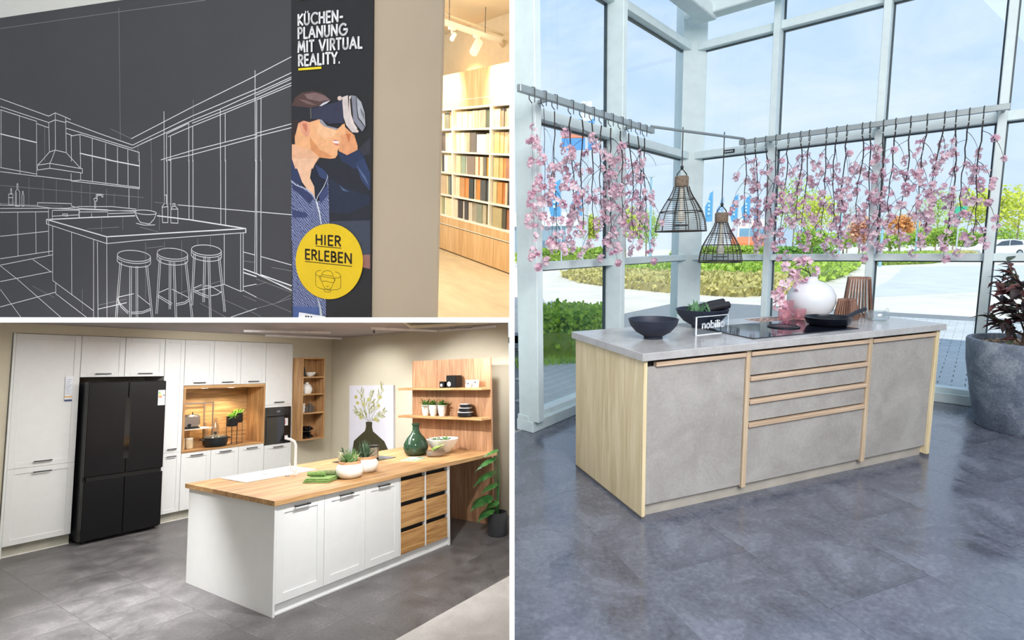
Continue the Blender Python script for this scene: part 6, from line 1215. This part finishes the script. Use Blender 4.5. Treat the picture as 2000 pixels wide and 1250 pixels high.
BANNER = [('curtain_shade',(52,52,62),[(0.4496,0.7339),(0.5538,0.8195),(0.555,0.6944),(0.4998,0.6931)]),('background_patch',(62,70,92),[(0.2107,0.2105),(0.5581,0.2259),(0.5595,0.0772),(0.2106,0.0675)]),('background_patch',(62,68,84),[(0.2084,0.2215),(0.5581,0.2272),(0.5605,-0.027),(0.4928,-0.0294),(0.3964,0.108)]),('table_edge',(150,105,95),[(0.4962,-0.0293),(0.5605,-0.027),(0.5614,-0.132),(0.5003,-0.1229)]),('sleeve',(38,40,50),[(0.0705,0.6393),(0.1995,0.6757),(0.4163,0.6718),(0.5551,0.5619),(0.5581,0.2259),(0.2107,0.2105),(0.1877,0.5317)]),('sleeve',(40,52,82),[(0.2687,0.7285),(0.3599,0.6958),(0.4496,0.7339),(0.4999,0.6908),(0.5366,0.5967),(0.4167,0.5981),(0.3145,0.6564)]),('sleeve',(48,62,98),[(0.4333,0.6433),(0.5056,0.6703),(0.555,0.5666),(0.5562,0.4349),(0.4845,0.5107),(0.4505,0.5865)]),('sleeve',(38,45,66),[(0.1993,0.5364),(0.2862,0.4878),(0.4345,0.4301),(0.5565,0.4066),(0.5571,0.3402),(0.3614,0.2712),(0.2108,0.2791)]),('sleeve_crease',(80,98,132),[(0.2862,0.4878),(0.3207,0.4589),(0.3807,0.4301),(0.3208,0.4397)]),('sleeve_crease',(84,102,140),[(0.4334,0.6339),(0.5177,0.5388),(0.5459,0.4727),(0.4842,0.5485)]),('jacket',(96,106,152),[(-0.1413,0.5191),(0.0098,0.4495),(0.0693,0.4054),(0.0929,0.3613),(0.1404,0.3665),(0.1935,0.5316),(0.2048,0.2104),(0.2106,0.0675),(-0.1464,0.0576)]),('jacket',(98,106,150),[(-0.1385,0.2159),(0.2048,0.2214),(0.1719,-0.3797),(0.1716,-0.5116),(-0.1391,-0.5336)]),('jacket_hem',(78,98,150),[(-0.1382,-0.455),(0.1138,-0.4478),(0.1281,-0.5146),(-0.1392,-0.5493)]),('jacket_shade',(52,60,98),[(-0.1354,0.4943),(-0.0204,0.4446),(0.0633,0.3857),(0.0271,0.3363),(-0.0509,0.4051),(-0.1298,0.4497)]),('jacket_shade',(58,66,108),[(-0.1376,0.295),(-0.0035,0.2715),(0.0083,0.2369),(-0.1321,0.2348)]),('jacket_shade',(60,70,112),[(0.105,0.4055),(0.1876,0.4833),(0.1933,0.4057),(0.1285,0.3419)]),('collar',(48,58,92),[(-0.1395,0.6817),(-0.1033,0.6517),(-0.0411,0.4989),(-0.0504,0.4743),(-0.1413,0.5191)]),('collar',(30,36,52),[(0.0343,0.5474),(0.0705,0.6369),(0.1527,0.5971),(0.1906,0.5606),(0.1877,0.5172),(0.093,0.3662),(0.0695,0.4348)]),('collar',(52,66,104),[(0.0764,0.6344),(0.1527,0.5971),(0.1877,0.5606),(0.1818,0.5172),(0.1173,0.5419)]),('neck',(232,178,142),[(-0.1322,0.786),(0.0298,0.7819),(0.1178,0.6837),(0.0764,0.6362),(0.0584,0.6025),(-0.1038,0.6044),(-0.1334,0.6785)]),('neck',(236,190,156),[(-0.1334,0.6816),(0.1002,0.6775),(0.0466,0.6057),(0.0312,0.5328),(0.0696,0.4691),(0.0752,0.3858),(0.0097,0.4446),(-0.041,0.5038),(-0.0974,0.632)]),('hand',(226,158,112),[(0.314,0.9202),(0.3874,0.8617),(0.4211,0.8373),(0.4494,0.7619),(0.4496,0.7315),(0.3599,0.6958),(0.2859,0.7281),(0.2972,0.7846),(0.3028,0.8315)]),('hand_shade',(205,120,75),[(0.3481,0.8489),(0.3931,0.8475),(0.3765,0.7872)]),('face',(236,176,128),[(-0.0703,0.9486),(0.0131,0.955),(0.1188,0.9605),(0.1651,0.9162),(0.2686,0.8796),(0.3366,0.9241),(0.348,0.877),(0.3453,0.849),(0.3142,0.8382),(0.3028,0.8268),(0.3086,0.7984),(0.2944,0.7752),(0.2916,0.7493),(0.2773,0.7307),(0.2773,0.6998),(0.2573,0.6764),(0.2111,0.6725),(0.1178,0.6837),(0.0414,0.7383),(-0.102,0.7755),(-0.1071,0.8727)]),('face_shade',(216,146,96),[(0.0302,0.8396),(0.118,0.7414),(0.2342,0.6911),(0.2111,0.6749),(0.1178,0.6861),(0.0414,0.7431)]),('cheek',(242,190,146),[(0.1187,0.9321),(0.2686,0.8702),(0.2457,0.8332),(0.1649,0.8166),(0.0892,0.8665)]),('mouth',(240,226,222),[(0.2256,0.8007),(0.2572,0.8045),(0.2943,0.7941),(0.2887,0.7801),(0.2572,0.7832)]),('lip',(196,112,106),[(0.2256,0.8016),(0.2572,0.8083),(0.2972,0.7987),(0.2572,0.7998)]),('lip',(200,118,108),[(0.2457,0.7821),(0.2904,0.7791),(0.283,0.766),(0.2572,0.7714)]),('ear',(228,160,128),[(-0.0674,0.9389),(-0.0463,0.9549),(-0.0046,0.9557),(0.0307,0.9257),(0.0333,0.8683),(0.0242,0.8374),(-0.0055,0.8382),(-0.041,0.8754)]),('ear_shade',(196,118,92),[(-0.0346,0.9329),(0.0012,0.9364),(0.0128,0.8977),(0.0007,0.8693),(-0.0229,0.8989)]),('hair',(54,40,40),[(-0.1291,1.0711),(0.0433,1.0584),(0.1191,1.0408),(0.113,0.9607),(0.0308,0.9424),(-0.0225,0.9564),(-0.0704,0.939),(-0.0951,0.8627),(-0.1322,0.7909)]),('hair',(82,60,58),[(-0.1291,1.0711),(-0.0985,1.1269),(-0.0327,1.1592),(0.0614,1.1659),(0.1426,1.1475),(0.2115,1.102),(0.22,1.0853),(0.1192,1.0549),(0.0432,1.0465),(-0.1292,1.0687)]),('hair_shine',(126,100,100),[(-0.0151,1.1464),(0.0847,1.153),(0.1656,1.1277),(0.2115,1.095),(0.1193,1.0878),(0.0142,1.1118)]),('hair_shine',(118,92,90),[(-0.0747,1.1162),(0.0141,1.1),(0.0959,1.0607),(0.0139,1.0739)]),('headset_strap',(38,40,48),[(-0.1292,1.0663),(0.0432,1.0465),(0.1192,1.0549),(0.2114,1.074),(0.3192,1.092),(0.3366,0.9241),(0.2113,0.9216),(0.1188,0.9605),(0.0309,0.9591),(-0.1303,0.9605)]),('headset_pad',(52,54,76),[(0.0549,1.0389),(0.1307,1.0497),(0.3193,1.0851),(0.3337,0.9242),(0.2113,0.924),(0.1305,0.96),(0.0545,0.9677)]),('headset_buckle',(96,100,92),[(0.0373,1.0444),(0.0479,1.0449),(0.0498,0.9679),(0.0398,0.9674)]),('headset_trim',(205,206,216),[(0.1192,1.0549),(0.154,1.0768),(0.2172,1.0924),(0.1885,1.0728),(0.1366,1.0541)]),('headset_trim',(150,150,160),[(0.1188,0.9605),(0.1421,0.9549),(0.1883,0.9106),(0.28,0.8886),(0.2629,0.8798),(0.1651,0.9067),(0.1304,0.9316)]),('headset_knob',(214,190,180),[(0.3175,1.1004),(0.3166,1.0955),(0.3138,1.0911),(0.3094,1.0877),(0.3039,1.0857),(0.2978,1.0852),(0.2917,1.0863),(0.2862,1.0889),(0.2818,1.0927),(0.279,1.0974),(0.278,1.1024),(0.279,1.1074),(0.2818,1.1118),(0.2862,1.1151),(0.2917,1.1171),(0.2978,1.1176),(0.3039,1.1165),(0.3094,1.1139),(0.3138,1.1101),(0.3166,1.1055),(0.3175,1.1004)]),('headset_band',(210,198,194),[(0.3192,1.1082),(0.3668,1.1196),(0.3727,1.0294),(0.3927,0.9313),(0.4599,0.864),(0.4544,0.8526),(0.4042,0.8565),(0.3535,0.9095),(0.3308,0.9662),(0.3204,1.0688)]),('headset_gap',(36,36,40),[(0.3696,1.1172),(0.4002,1.1179),(0.4064,0.9863),(0.4262,0.9208),(0.4653,0.8823),(0.4431,0.8738),(0.3927,0.9313),(0.3755,1.0293)]),('headset_rim',(222,206,200),[(0.378,1.1121),(0.3946,1.1159),(0.3919,1.0976),(0.3836,1.0889),(0.3952,0.9868),(0.4206,0.921),(0.4486,0.8829),(0.4376,0.874),(0.3899,0.936),(0.3766,1.0292)]),('headset_visor',(132,134,146),[(0.3974,1.118),(0.4362,1.1092),(0.4806,1.0658),(0.5086,0.9913),(0.5176,0.8944),(0.4903,0.8584),(0.4485,0.9014),(0.415,0.9397),(0.4062,1.0279)]),('headset_visor',(172,174,182),[(0.439,1.1022),(0.4806,1.0658),(0.5086,0.9913),(0.5159,0.8898),(0.4537,0.9613),(0.4449,1.04)]),('headset_line',(40,40,44),[(0.4363,1.1046),(0.4418,1.102),(0.4478,1.026),(0.4581,0.9612),(0.5159,0.8922),(0.5127,0.8863),(0.451,0.9568),(0.4411,1.0263)]),('headset_panel',(118,122,128),[(0.4698,1.0296),(0.5059,0.9822),(0.5101,0.9361),(0.4812,0.9832)]),('zip',(188,192,206),[(-0.1413,0.5191),(-0.0928,0.4843),(0.0098,0.452),(0.0634,0.4127),(0.0929,0.3613),(0.087,0.3539),(0.0574,0.4054),(0.0037,0.4446),(-0.0989,0.4784),(-0.1414,0.5117)]),('zip',(176,182,196),[(0.1906,0.5606),(0.1964,0.5364),(0.1642,0.4688),(0.1049,0.3908),(0.0929,0.3564),(0.087,0.3613),(0.099,0.3957),(0.1553,0.4689),(0.1877,0.5317)]),('zip',(206,212,222),[(0.0858,0.3564),(0.0989,0.3614),(0.1224,0.2879),(0.1398,0.1895),(0.1309,0.1893),(0.1104,0.2779)]),('zip',(190,200,205),[(0.0959,-0.3598),(0.1139,-0.4017),(0.1319,-0.4497),(0.1427,-0.5105),(0.1208,-0.5152),(0.1138,-0.4447),(0.103,-0.4085)]),('paper_note',(242,242,246),[(-0.0748,-0.4996),(0.1716,-0.5159),(0.1716,-0.5331),(-0.0827,-0.5515)])]
CIRC = [(0.5054,-0.0787),(0.5032,-0.1154),(0.4961,-0.1518),(0.4842,-0.1873),(0.4676,-0.2213),(0.4465,-0.2532),(0.4214,-0.2826),(0.3925,-0.3088),(0.3603,-0.3315),(0.3254,-0.3502),(0.2883,-0.3646),(0.2496,-0.3743),(0.2099,-0.3792),(0.1701,-0.3792),(0.1307,-0.3741),(0.0925,-0.364),(0.0562,-0.3492),(0.0224,-0.3298),(-0.0082,-0.3061),(-0.0351,-0.2785),(-0.0577,-0.2477),(-0.0757,-0.214),(-0.0886,-0.1781),(-0.0963,-0.1408),(-0.0987,-0.1026),(-0.0956,-0.0642),(-0.0872,-0.0265),(-0.0737,0.01),(-0.0552,0.0447),(-0.0323,0.0768),(-0.0053,0.1058),(0.0253,0.1313),(0.0588,0.1528),(0.0948,0.1701),(0.1325,0.1827),(0.1712,0.1907),(0.2104,0.1938),(0.2494,0.1921),(0.2875,0.1857),(0.3241,0.1746),(0.3586,0.1592),(0.3905,0.1396),(0.4193,0.1162),(0.4445,0.0894),(0.4657,0.0597),(0.4827,0.0275),(0.4951,-0.0067),(0.5027,-0.0423),(0.5054,-0.0787)]
ICON = [([(0.0903,0.0224),(0.3171,0.0129)],1.3),([(-0.01,-0.0984),(0.4112,-0.1196)],1.3),([(0.1364,-0.1597),(0.1039,-0.1672),(0.0858,-0.1844),(0.0966,-0.2009),(0.1363,-0.21)],0.55),([(0.0872,-0.1862),(0.0868,-0.2746),(0.1035,-0.292),(0.136,-0.3024),(0.2079,-0.3094),(0.2861,-0.3002),(0.3142,-0.2854),(0.3141,-0.1996)],0.55),([(0.2647,-0.166),(0.3,-0.1763),(0.314,-0.1954),(0.3,-0.2093),(0.2612,-0.2142)],0.55),([(0.1435,-0.1927),(0.1544,-0.171),(0.1866,-0.1605),(0.2187,-0.162),(0.24,-0.1791),(0.2435,-0.197)],0.55),([(0.1435,-0.1927),(0.2506,-0.2027),(0.252,-0.2176),(0.1435,-0.2078),(0.1435,-0.1927)],0.55),([(0.1348,-0.2082),(0.1347,-0.2416),(0.165,-0.245),(0.1793,-0.2394),(0.1936,-0.2447),(0.2079,-0.247),(0.2293,-0.2489),(0.2563,-0.2475),(0.2563,-0.2174)],0.55),([(0.1349,-0.1991),(0.1233,-0.2088),(0.1254,-0.2269),(0.1362,-0.2294)],0.55),([(0.2541,-0.2145),(0.2634,-0.2201),(0.2612,-0.2352),(0.2563,-0.2367)],0.55),([(0.1434,-0.2473),(0.1541,-0.2771),(0.1792,-0.3001),(0.2079,-0.3046),(0.2328,-0.285),(0.2492,-0.2491)],0.55),([(0.1663,-0.3008),(0.1677,-0.322),(0.1935,-0.3266),(0.2221,-0.322),(0.2236,-0.2964)],0.55),([(0.1864,-0.2766),(0.195,-0.284),(0.2043,-0.2756)],0.55)]
TEXTS = [('KÜCHEN-',-0.0662,1.6387,0.3256,1.634,0.0737,'w'),('PLANUNG',-0.0671,1.5447,0.3561,1.5385,0.0741,'w'),('MIT VIRTUAL',-0.0679,1.4485,0.4848,1.439,0.0745,'w'),('REALITY.',-0.0642,1.3513,0.3045,1.348,0.0749,'w'),('HIER',0.0877,0.0368,0.3138,0.0289,0.0702,'k'),('ERLEBEN',-0.01,-0.0787,0.4113,-0.0972,0.0712,'k')]
UNDER = [(-0.0598,1.3264),(0.1361,1.3252)]
TOPBIT = [(-0.0645,1.8222),(0.0081,1.8187)]
NOTE = (-0.0132,-0.5282)
SAMPLES = [[[(-1.164,-1.01,(230,205,172),0.95),(-1.01,-0.859,(92,96,92),0.95),(-0.859,-0.672,(205,150,102),0.95)],[(-0.589,-0.423,(245,218,170),0.95),(-0.423,-0.262,(248,226,188),0.95),(-0.262,-0.08,(240,216,182),0.95),(-0.08,-0.013,(246,228,196),0.95),(-0.013,0.046,(240,222,188),0.95),(0.046,0.128,(246,228,200),0.95),(0.128,0.28,(205,190,165),0.95),(0.28,0.358,(96,106,92),0.95),(0.358,0.45,(180,190,166),0.95)],[(0.518,0.666,(200,176,136),0.95),(0.666,0.745,(96,92,86),0.95),(0.745,0.83,(106,100,92),0.95),(0.83,0.934,(160,140,116),0.95)]],[[(-1.195,-1.11,(120,115,116),0.95),(-1.11,-1.016,(110,100,96),0.95),(-1.016,-0.853,(245,230,192),0.95),(-0.853,-0.735,(255,252,244),0.95),(-0.735,-0.672,(190,186,166),0.95)],[(-0.599,-0.467,(235,226,182),0.95),(-0.467,-0.357,(255,252,244),0.95),(-0.357,-0.275,(226,210,182),0.95),(-0.275,-0.169,(190,176,150),0.95),(-0.169,-0.005,(126,118,110),0.95),(0.0,0.121,(255,252,244),0.86),(0.121,0.299,(255,252,244),0.86),(0.299,0.363,(245,226,200),0.9),(0.363,0.464,(216,196,162),0.94)],[(0.532,0.66,(196,176,122),0.95),(0.66,0.754,(206,170,122),0.95),(0.754,0.869,(200,176,142),0.95),(0.869,0.94,(150,130,106),0.95)]],[[(-1.203,-1.117,(220,226,196),0.95),(-1.117,-1.064,(80,76,72),0.95),(-1.064,-0.898,(255,252,244),0.95),(-0.898,-0.672,(245,230,192),0.95)],[(-0.599,-0.466,(240,220,176),0.95),(-0.466,-0.317,(150,166,146),0.95),(-0.317,-0.254,(236,230,212),0.95),(-0.254,-0.016,(146,130,116),0.95),(-0.016,0.07,(236,216,186),0.95),(0.07,0.137,(190,120,62),0.95),(0.137,0.228,(216,206,186),0.95),(0.228,0.301,(120,116,106),0.95),(0.301,0.381,(206,156,62),0.95),(0.381,0.46,(246,206,152),0.95)],[(0.522,0.658,(196,186,132),0.95),(0.658,0.754,(216,176,116),0.95),(0.754,0.841,(206,150,92),0.95),(0.841,0.933,(166,120,92),0.95)]],[[(-1.211,-0.965,(206,180,142),0.95),(-0.965,-0.912,(226,210,176),0.95),(-0.912,-0.81,(130,140,126),0.95),(-0.81,-0.689,(86,96,96),0.95)],[(-0.619,-0.484,(236,216,186),0.95),(-0.484,-0.342,(200,150,96),0.95),(-0.342,-0.192,(226,146,82),0.95),(-0.186,-0.044,(66,70,62),0.95),(-0.035,0.008,(200,190,166),0.95),(0.008,0.145,(206,140,66),0.95),(0.162,0.319,(86,86,82),0.95),(0.319,0.463,(76,78,76),0.95)],[(0.526,0.618,(206,190,142),0.95),(0.618,0.746,(200,146,82),0.95),(0.746,0.842,(190,120,66),0.95),(0.842,0.892,(216,196,162),0.95),(0.892,0.94,(70,68,66),0.95)]],[[(-1.219,-1.142,(240,226,186),0.95),(-1.142,-1.066,(170,170,136),0.95),(-1.055,-0.969,(250,240,216),0.95),(-0.969,-0.69,(232,216,172),0.95)],[(-0.638,-0.551,(220,210,190),0.95),(-0.551,-0.415,(70,62,58),0.95),(-0.415,-0.321,(206,200,186),0.95),(-0.321,-0.21,(76,68,66),0.95),(-0.21,-0.092,(206,196,176),0.95),(-0.092,0.058,(166,156,136),0.95),(0.058,0.22,(140,146,126),0.95),(0.22,0.32,(190,180,152),0.95),(0.32,0.466,(120,112,86),0.95)],[(0.529,0.767,(180,166,122),0.95),(0.767,0.856,(86,82,66),0.95),(0.863,0.94,(166,106,70),0.95)]]]

for nm, data, w, c in (('thin_lines', THIN, 0.0034, (150, 150, 152)), ('line_drawing', MID, 0.0060, (226, 227, 228)), ('bold_lines', BOLD, 0.0095, (240, 240, 240))):
    for pl in data: MB().ribbon(pl, w, 0.0032).build('chalk_line', mat('chalk_%s' % nm, c, 0.8, var=.02), mw)
# banner
bn = thing('banner', 'black vertical banner showing a woman wearing a headset, with white slogan', 'banner', MU, (0, 0, 0))
MB().prism([(-0.150, ZB1(-.15)), (0.566, ZB1(.566)), (0.566, 2.3), (-0.124, 2.3)], -0.012, 0.010, 1).build('banner_sheet', mat('banner_black', (38, 38, 41), 0.5, var=.04), bn)
for k, (nm, c, pts) in enumerate(BANNER):
    if nm == 'jacket':
        m_ = MATS.get('print_jacket')
        if m_ is None:
            m_, t_, b_ = base_mat('print_jacket')
            tcn = N(t_, 'ShaderNodeTexCoord'); mpn = N(t_, 'ShaderNodeMapping'); mpn.inputs['Rotation'].default_value = (0, 0.0, 0)
            t_.links.new(tcn.outputs['Object'], mpn.inputs[0]); wv = N(t_, 'ShaderNodeTexWave', wave_type='BANDS', bands_direction='DIAGONAL'); wv.inputs['Scale'].default_value = 28; wv.inputs['Distortion'].default_value = 6.0; wv.inputs['Detail'].default_value = 2
            t_.links.new(mpn.outputs[0], wv.inputs['Vector']); rp_ = ramp(t_, wv.outputs['Fac'], [(0.25, (58, 66, 104)), (0.6, (112, 122, 164)), (0.9, (146, 154, 190))])
            t_.links.new(rp_.outputs[0], b_.inputs['Base Color']); b_.inputs['Roughness'].default_value = 0.6; MATS['print_jacket'] = m_
    else: m_ = mat('print_%d_%d_%d' % c, c, 0.6, var=.05, scale=20)
    MB().poly([(x, -0.0124 - 0.00012 * k, z) for x, z in pts]).build('print_' + nm, m_, bn)
yb = -0.0124 - 0.00012 * len(BANNER) - .0004
for txt, x0, z0, x1, z1, h, col in TEXTS:
    if col == 'w': lettering(txt, x0, z0, x1, z1, h, 0.205, yb).build('slogan_line', mat('print_letter_white', (236, 236, 236), .6), bn)
MB().ribbon(UNDER, 0.016, yb).build('slogan_underline', mat('print_yellow', (236, 214, 40), .6), bn)
MB().ribbon(TOPBIT, 0.014, yb).build('slogan_underline', MATS['print_yellow'], bn)
nb_ = MB()
for x in (.0, .022, .05): nb_.ribbon([(NOTE[0] + x, NOTE[1]), (NOTE[0] + x + .009, NOTE[1])], .012, yb - .0002)
nb_.build('note_print', mat('print_black', (30, 30, 34), .7), bn)
# round yellow sticker
sk_ = thing('round_sticker', 'round yellow sticker with black lettering and headset icon on the banner', 'sticker', MU, (0, yb - .001, 0))
n_ = len(CIRC)
MB().prism(CIRC[:-1], -0.004, 0.0, 1).build('disc', mat('sticker_yellow', (232, 196, 28), .5, var=.02), sk_)
for txt, x0, z0, x1, z1, h, col in TEXTS:
    if col == 'k': lettering(txt, x0, z0, x1, z1, h, 0.21, -0.0046).build('sticker_line', mat('sticker_ink', (46, 34, 14), .6), sk_)
mb = MB(); mb2 = MB()
for pl, w in ICON: (mb2 if w > 1 else mb).ribbon(pl, 0.0058 if w > 1 else 0.0032, -0.0046)
mb2.build('underline', MATS['sticker_ink'], sk_); mb.build('headset_icon', MATS['sticker_ink'], sk_)

# ================================================================ planning area: sample rack
RK = RACK
M_rkoak = wood('rack_oak', (196, 156, 106), (212, 172, 120), (226, 190, 140), 2, .55, .7)
M_rkwhite = mat('rack_white', (244, 238, 222), .5, var=.01)
M_cream = mat('cream_ceiling', (216, 204, 176), .9, var=.02, scale=1)
M_rfloor = mat('sand_floor', (208, 190, 156), .5, var=.06, scale=1.6, stretch=(1, 3, 1))
struct('floor_planning', MB().prism([(-3.0, 0.6), (1.36, 0.6), (2.9, -0.92), (2.55, -2.1), (-3.0, -2.1)][::-1], -0.03, 0.0).cut(RK), M_rfloor, RK)
struct('wall_planning', MB().box(-3.0, 1.5, 0.40, 0.5, 0.0, 4.4).cut(RK), mat('planning_wall', (214, 200, 170), .9, var=.02), RK)
struct('ceiling_planning', MB().prism([(-4.0, 4.0), (-0.6, 4.0), (1.6, 0.4), (1.9, -1.6), (-4.0, -1.6)][::-1], 3.42, 3.5).cut(RK), M_cream, RK)
for k, (y0, z0) in enumerate(((0.85, 3.34), (1.5, 3.30), (2.3, 3.32))):
    struct('trim_%d' % (4 + k), MB().box(-4.0, 0.2 - k * .4, y0, y0 + .09, z0, z0 + .08).cut(RK), M_cream, RK)
struct('wall_bulkhead', MB().box(-4.0, -0.4, 2.9, 3.0, 2.2, 3.42).cut(RK), M_cream, RK)
fs_ = thing('oak_fascia', 'tall oak fascia board lit by spots above the sample rack', 'fascia', RK, (0, 0, 0))
for k in range(4): MB().box(-2.2 + k * .95 + .001, -1.25 + k * .95 - .001, -0.01, 0.39, 2.325, 2.70).cut(RK).build('board', M_rkoak, fs_)
MB().box(-2.2, 1.6, -0.014, -0.01, 2.318, 2.326).cut(RK).build('pale_slot', mat('slot_cream', (255, 240, 208), .5), fs_)  # plain pale cream strip between the fascia boards
MB().box(-2.2, 1.6, -0.01, 0.39, 2.225, 2.316).cut(RK).build('lower_board', M_rkoak, fs_)
cb = thing('oak_base_cabinet', 'long low oak cabinet with push fronts under the sample rack', 'cabinet', RK, (0, 0, 0))
MB().box(-2.2, 1.6, 0.0, 0.39, 0.02, 0.40).cut(RK).build('carcass', M_rkoak, cb)
for k in range(4): MB().box(-2.2 + k * .95 + .002, -1.25 + k * .95 - .002, -0.02, 0.0, 0.02, 0.425).cut(RK).build('front', M_rkoak, cb)
MB().box(-2.2, 1.6, -0.022, 0.39, 0.438, 0.448).cut(RK).build('pale_strip', M_rkwhite, cb)
MB().box(-2.2, 1.6, -0.02, 0.39, 0.448, 0.565).cut(RK).build('top_board', M_rkoak, cb)
MB().box(-2.2, 1.6, 0.03, 0.39, 0.0, 0.02).cut(RK).build('plinth', mat('rack_plinth', (70, 54, 40), .8), cb)
rkk = thing('sample_rack', 'white wall rack with rows of upright sample boards', 'rack', RK, (0, 0, 0))
ROWZ = (0.566, 0.90, 1.252, 1.572, 1.905, 2.20)
for z in ROWZ: MB().box(-2.2, 1.6, -0.012, 0.38, z - .0, z + .024).cut(RK).build('shelf', M_rkwhite, rkk)
COLX = (-1.78, -0.655, 0.482)
for x in COLX: MB().box(x - .014, x + .014, -0.012, 0.38, 0.566, 2.2).build('upright', M_rkwhite, rkk)
MB().box(-2.2, 1.6, 0.382, 0.396, 0.57, 2.2).cut(RK).build('back', mat('rack_back', (226, 206, 158), .8), rkk)
SHADE = (((60, 60, 60), 'dark'), ((120, 110, 100), 'mid-grey'), ((190, 130, 75), 'tan'), ((150, 160, 140), 'sage'), ((215, 195, 160), 'beige'), ((245, 238, 225), 'white'))
def shade(c): return min(SHADE, key=lambda s: sum((a - b) ** 2 for a, b in zip(c, s[0])))[1]
RN = ('top', 'second', 'third', 'fourth', 'bottom'); CN = ('left', 'middle', 'right')
for r, row in enumerate(SAMPLES):
    z0 = ROWZ[4 - r] + .0246
    for c, cell in enumerate(row):
        for q, (x0, x1, col, hh) in enumerate(cell):
            h = (ROWZ[5 - r] - ROWZ[4 - r] - .045) * hh
            single('sample_board', MB().box(x0 + .0015, x1 - .0015, 0.03 + .012 * (q % 3), 0.34, 0, h).cut(RK @ Matrix.Translation((0, 0, z0))), mat('sample_%d_%d_%d' % col, col, .55, var=.04), '%s sample board, %s rack row, %s compartment, %s from left' % (shade(col), RN[r], CN[c], ORD[q]), 'sample board', RK, (0, 0, z0), group='sample boards in the rack')
# track with spotlights
tk_ = thing('light_track', 'white ceiling light track with power adapter in planning area', 'track', RK, (0, 0, 0))
a_, b_ = Vector((0.80, -1.05, 3.05)), Vector((0.14, 0.34, 3.05))
rot = math.atan2(b_.y - a_.y, b_.x - a_.x); L_ = (b_ - a_).length
def tk(mb): return mb.xf(Matrix.Translation(a_) @ Matrix.Rotation(rot, 4, 'Z'))
tk(MB().box(-.4, L_, -.03, .03, 0, .055)).build('track_profile', M_rkwhite, tk_)
tk(MB().tube([(-.4, .02, .12), (L_ + .05, .02, .12)], .018, 8)).build('conduit', M_cream, tk_, 40)
tk(MB().tube([(L_ - .02, 0, .02), (L_ + .14, 0, .0), (L_ + .3, .02, -.02), (L_ + .34, .02, -.02)], [.03, .07, .075, .03], 12)).build('cable_sleeve', M_cream, tk_, 40)
for f in (.25, .75): tk(MB().tube([(L_ * f, 0, .05), (L_ * f, 0, .37)], .006, 5)).build('hanger', M_wire, tk_)
for k, f in enumerate((.28, .62)):
    s_ = thing('track_spotlight', 'white cylinder spotlight under the track, %s' % ('left one' if k == 0 else 'right one with open head'), 'spotlight', RK, tuple(a_.lerp(b_, f)), rot)
    MB().box(-.05, .05, -.02, .02, -.03, 0).build('adapter', M_rkwhite, s_)
    sc_ = 1.0 if k else .5
    MB().tube([(0, 0, -.03), (0, 0, -.07)], .012, 6).build('stem', M_rkwhite, s_)
    MB().lathe([(0, 0), (.05 * sc_, 0), (.055 * sc_, .02), (.055 * sc_, .2 * sc_), (.05 * sc_, .21 * sc_), (0, .21 * sc_)], 20).xf(Matrix.Translation((.06, 0, -.06)) @ Matrix.Rotation(PI + .7, 4, 'Y')).build('lamp_head', M_rkwhite, s_, 40)
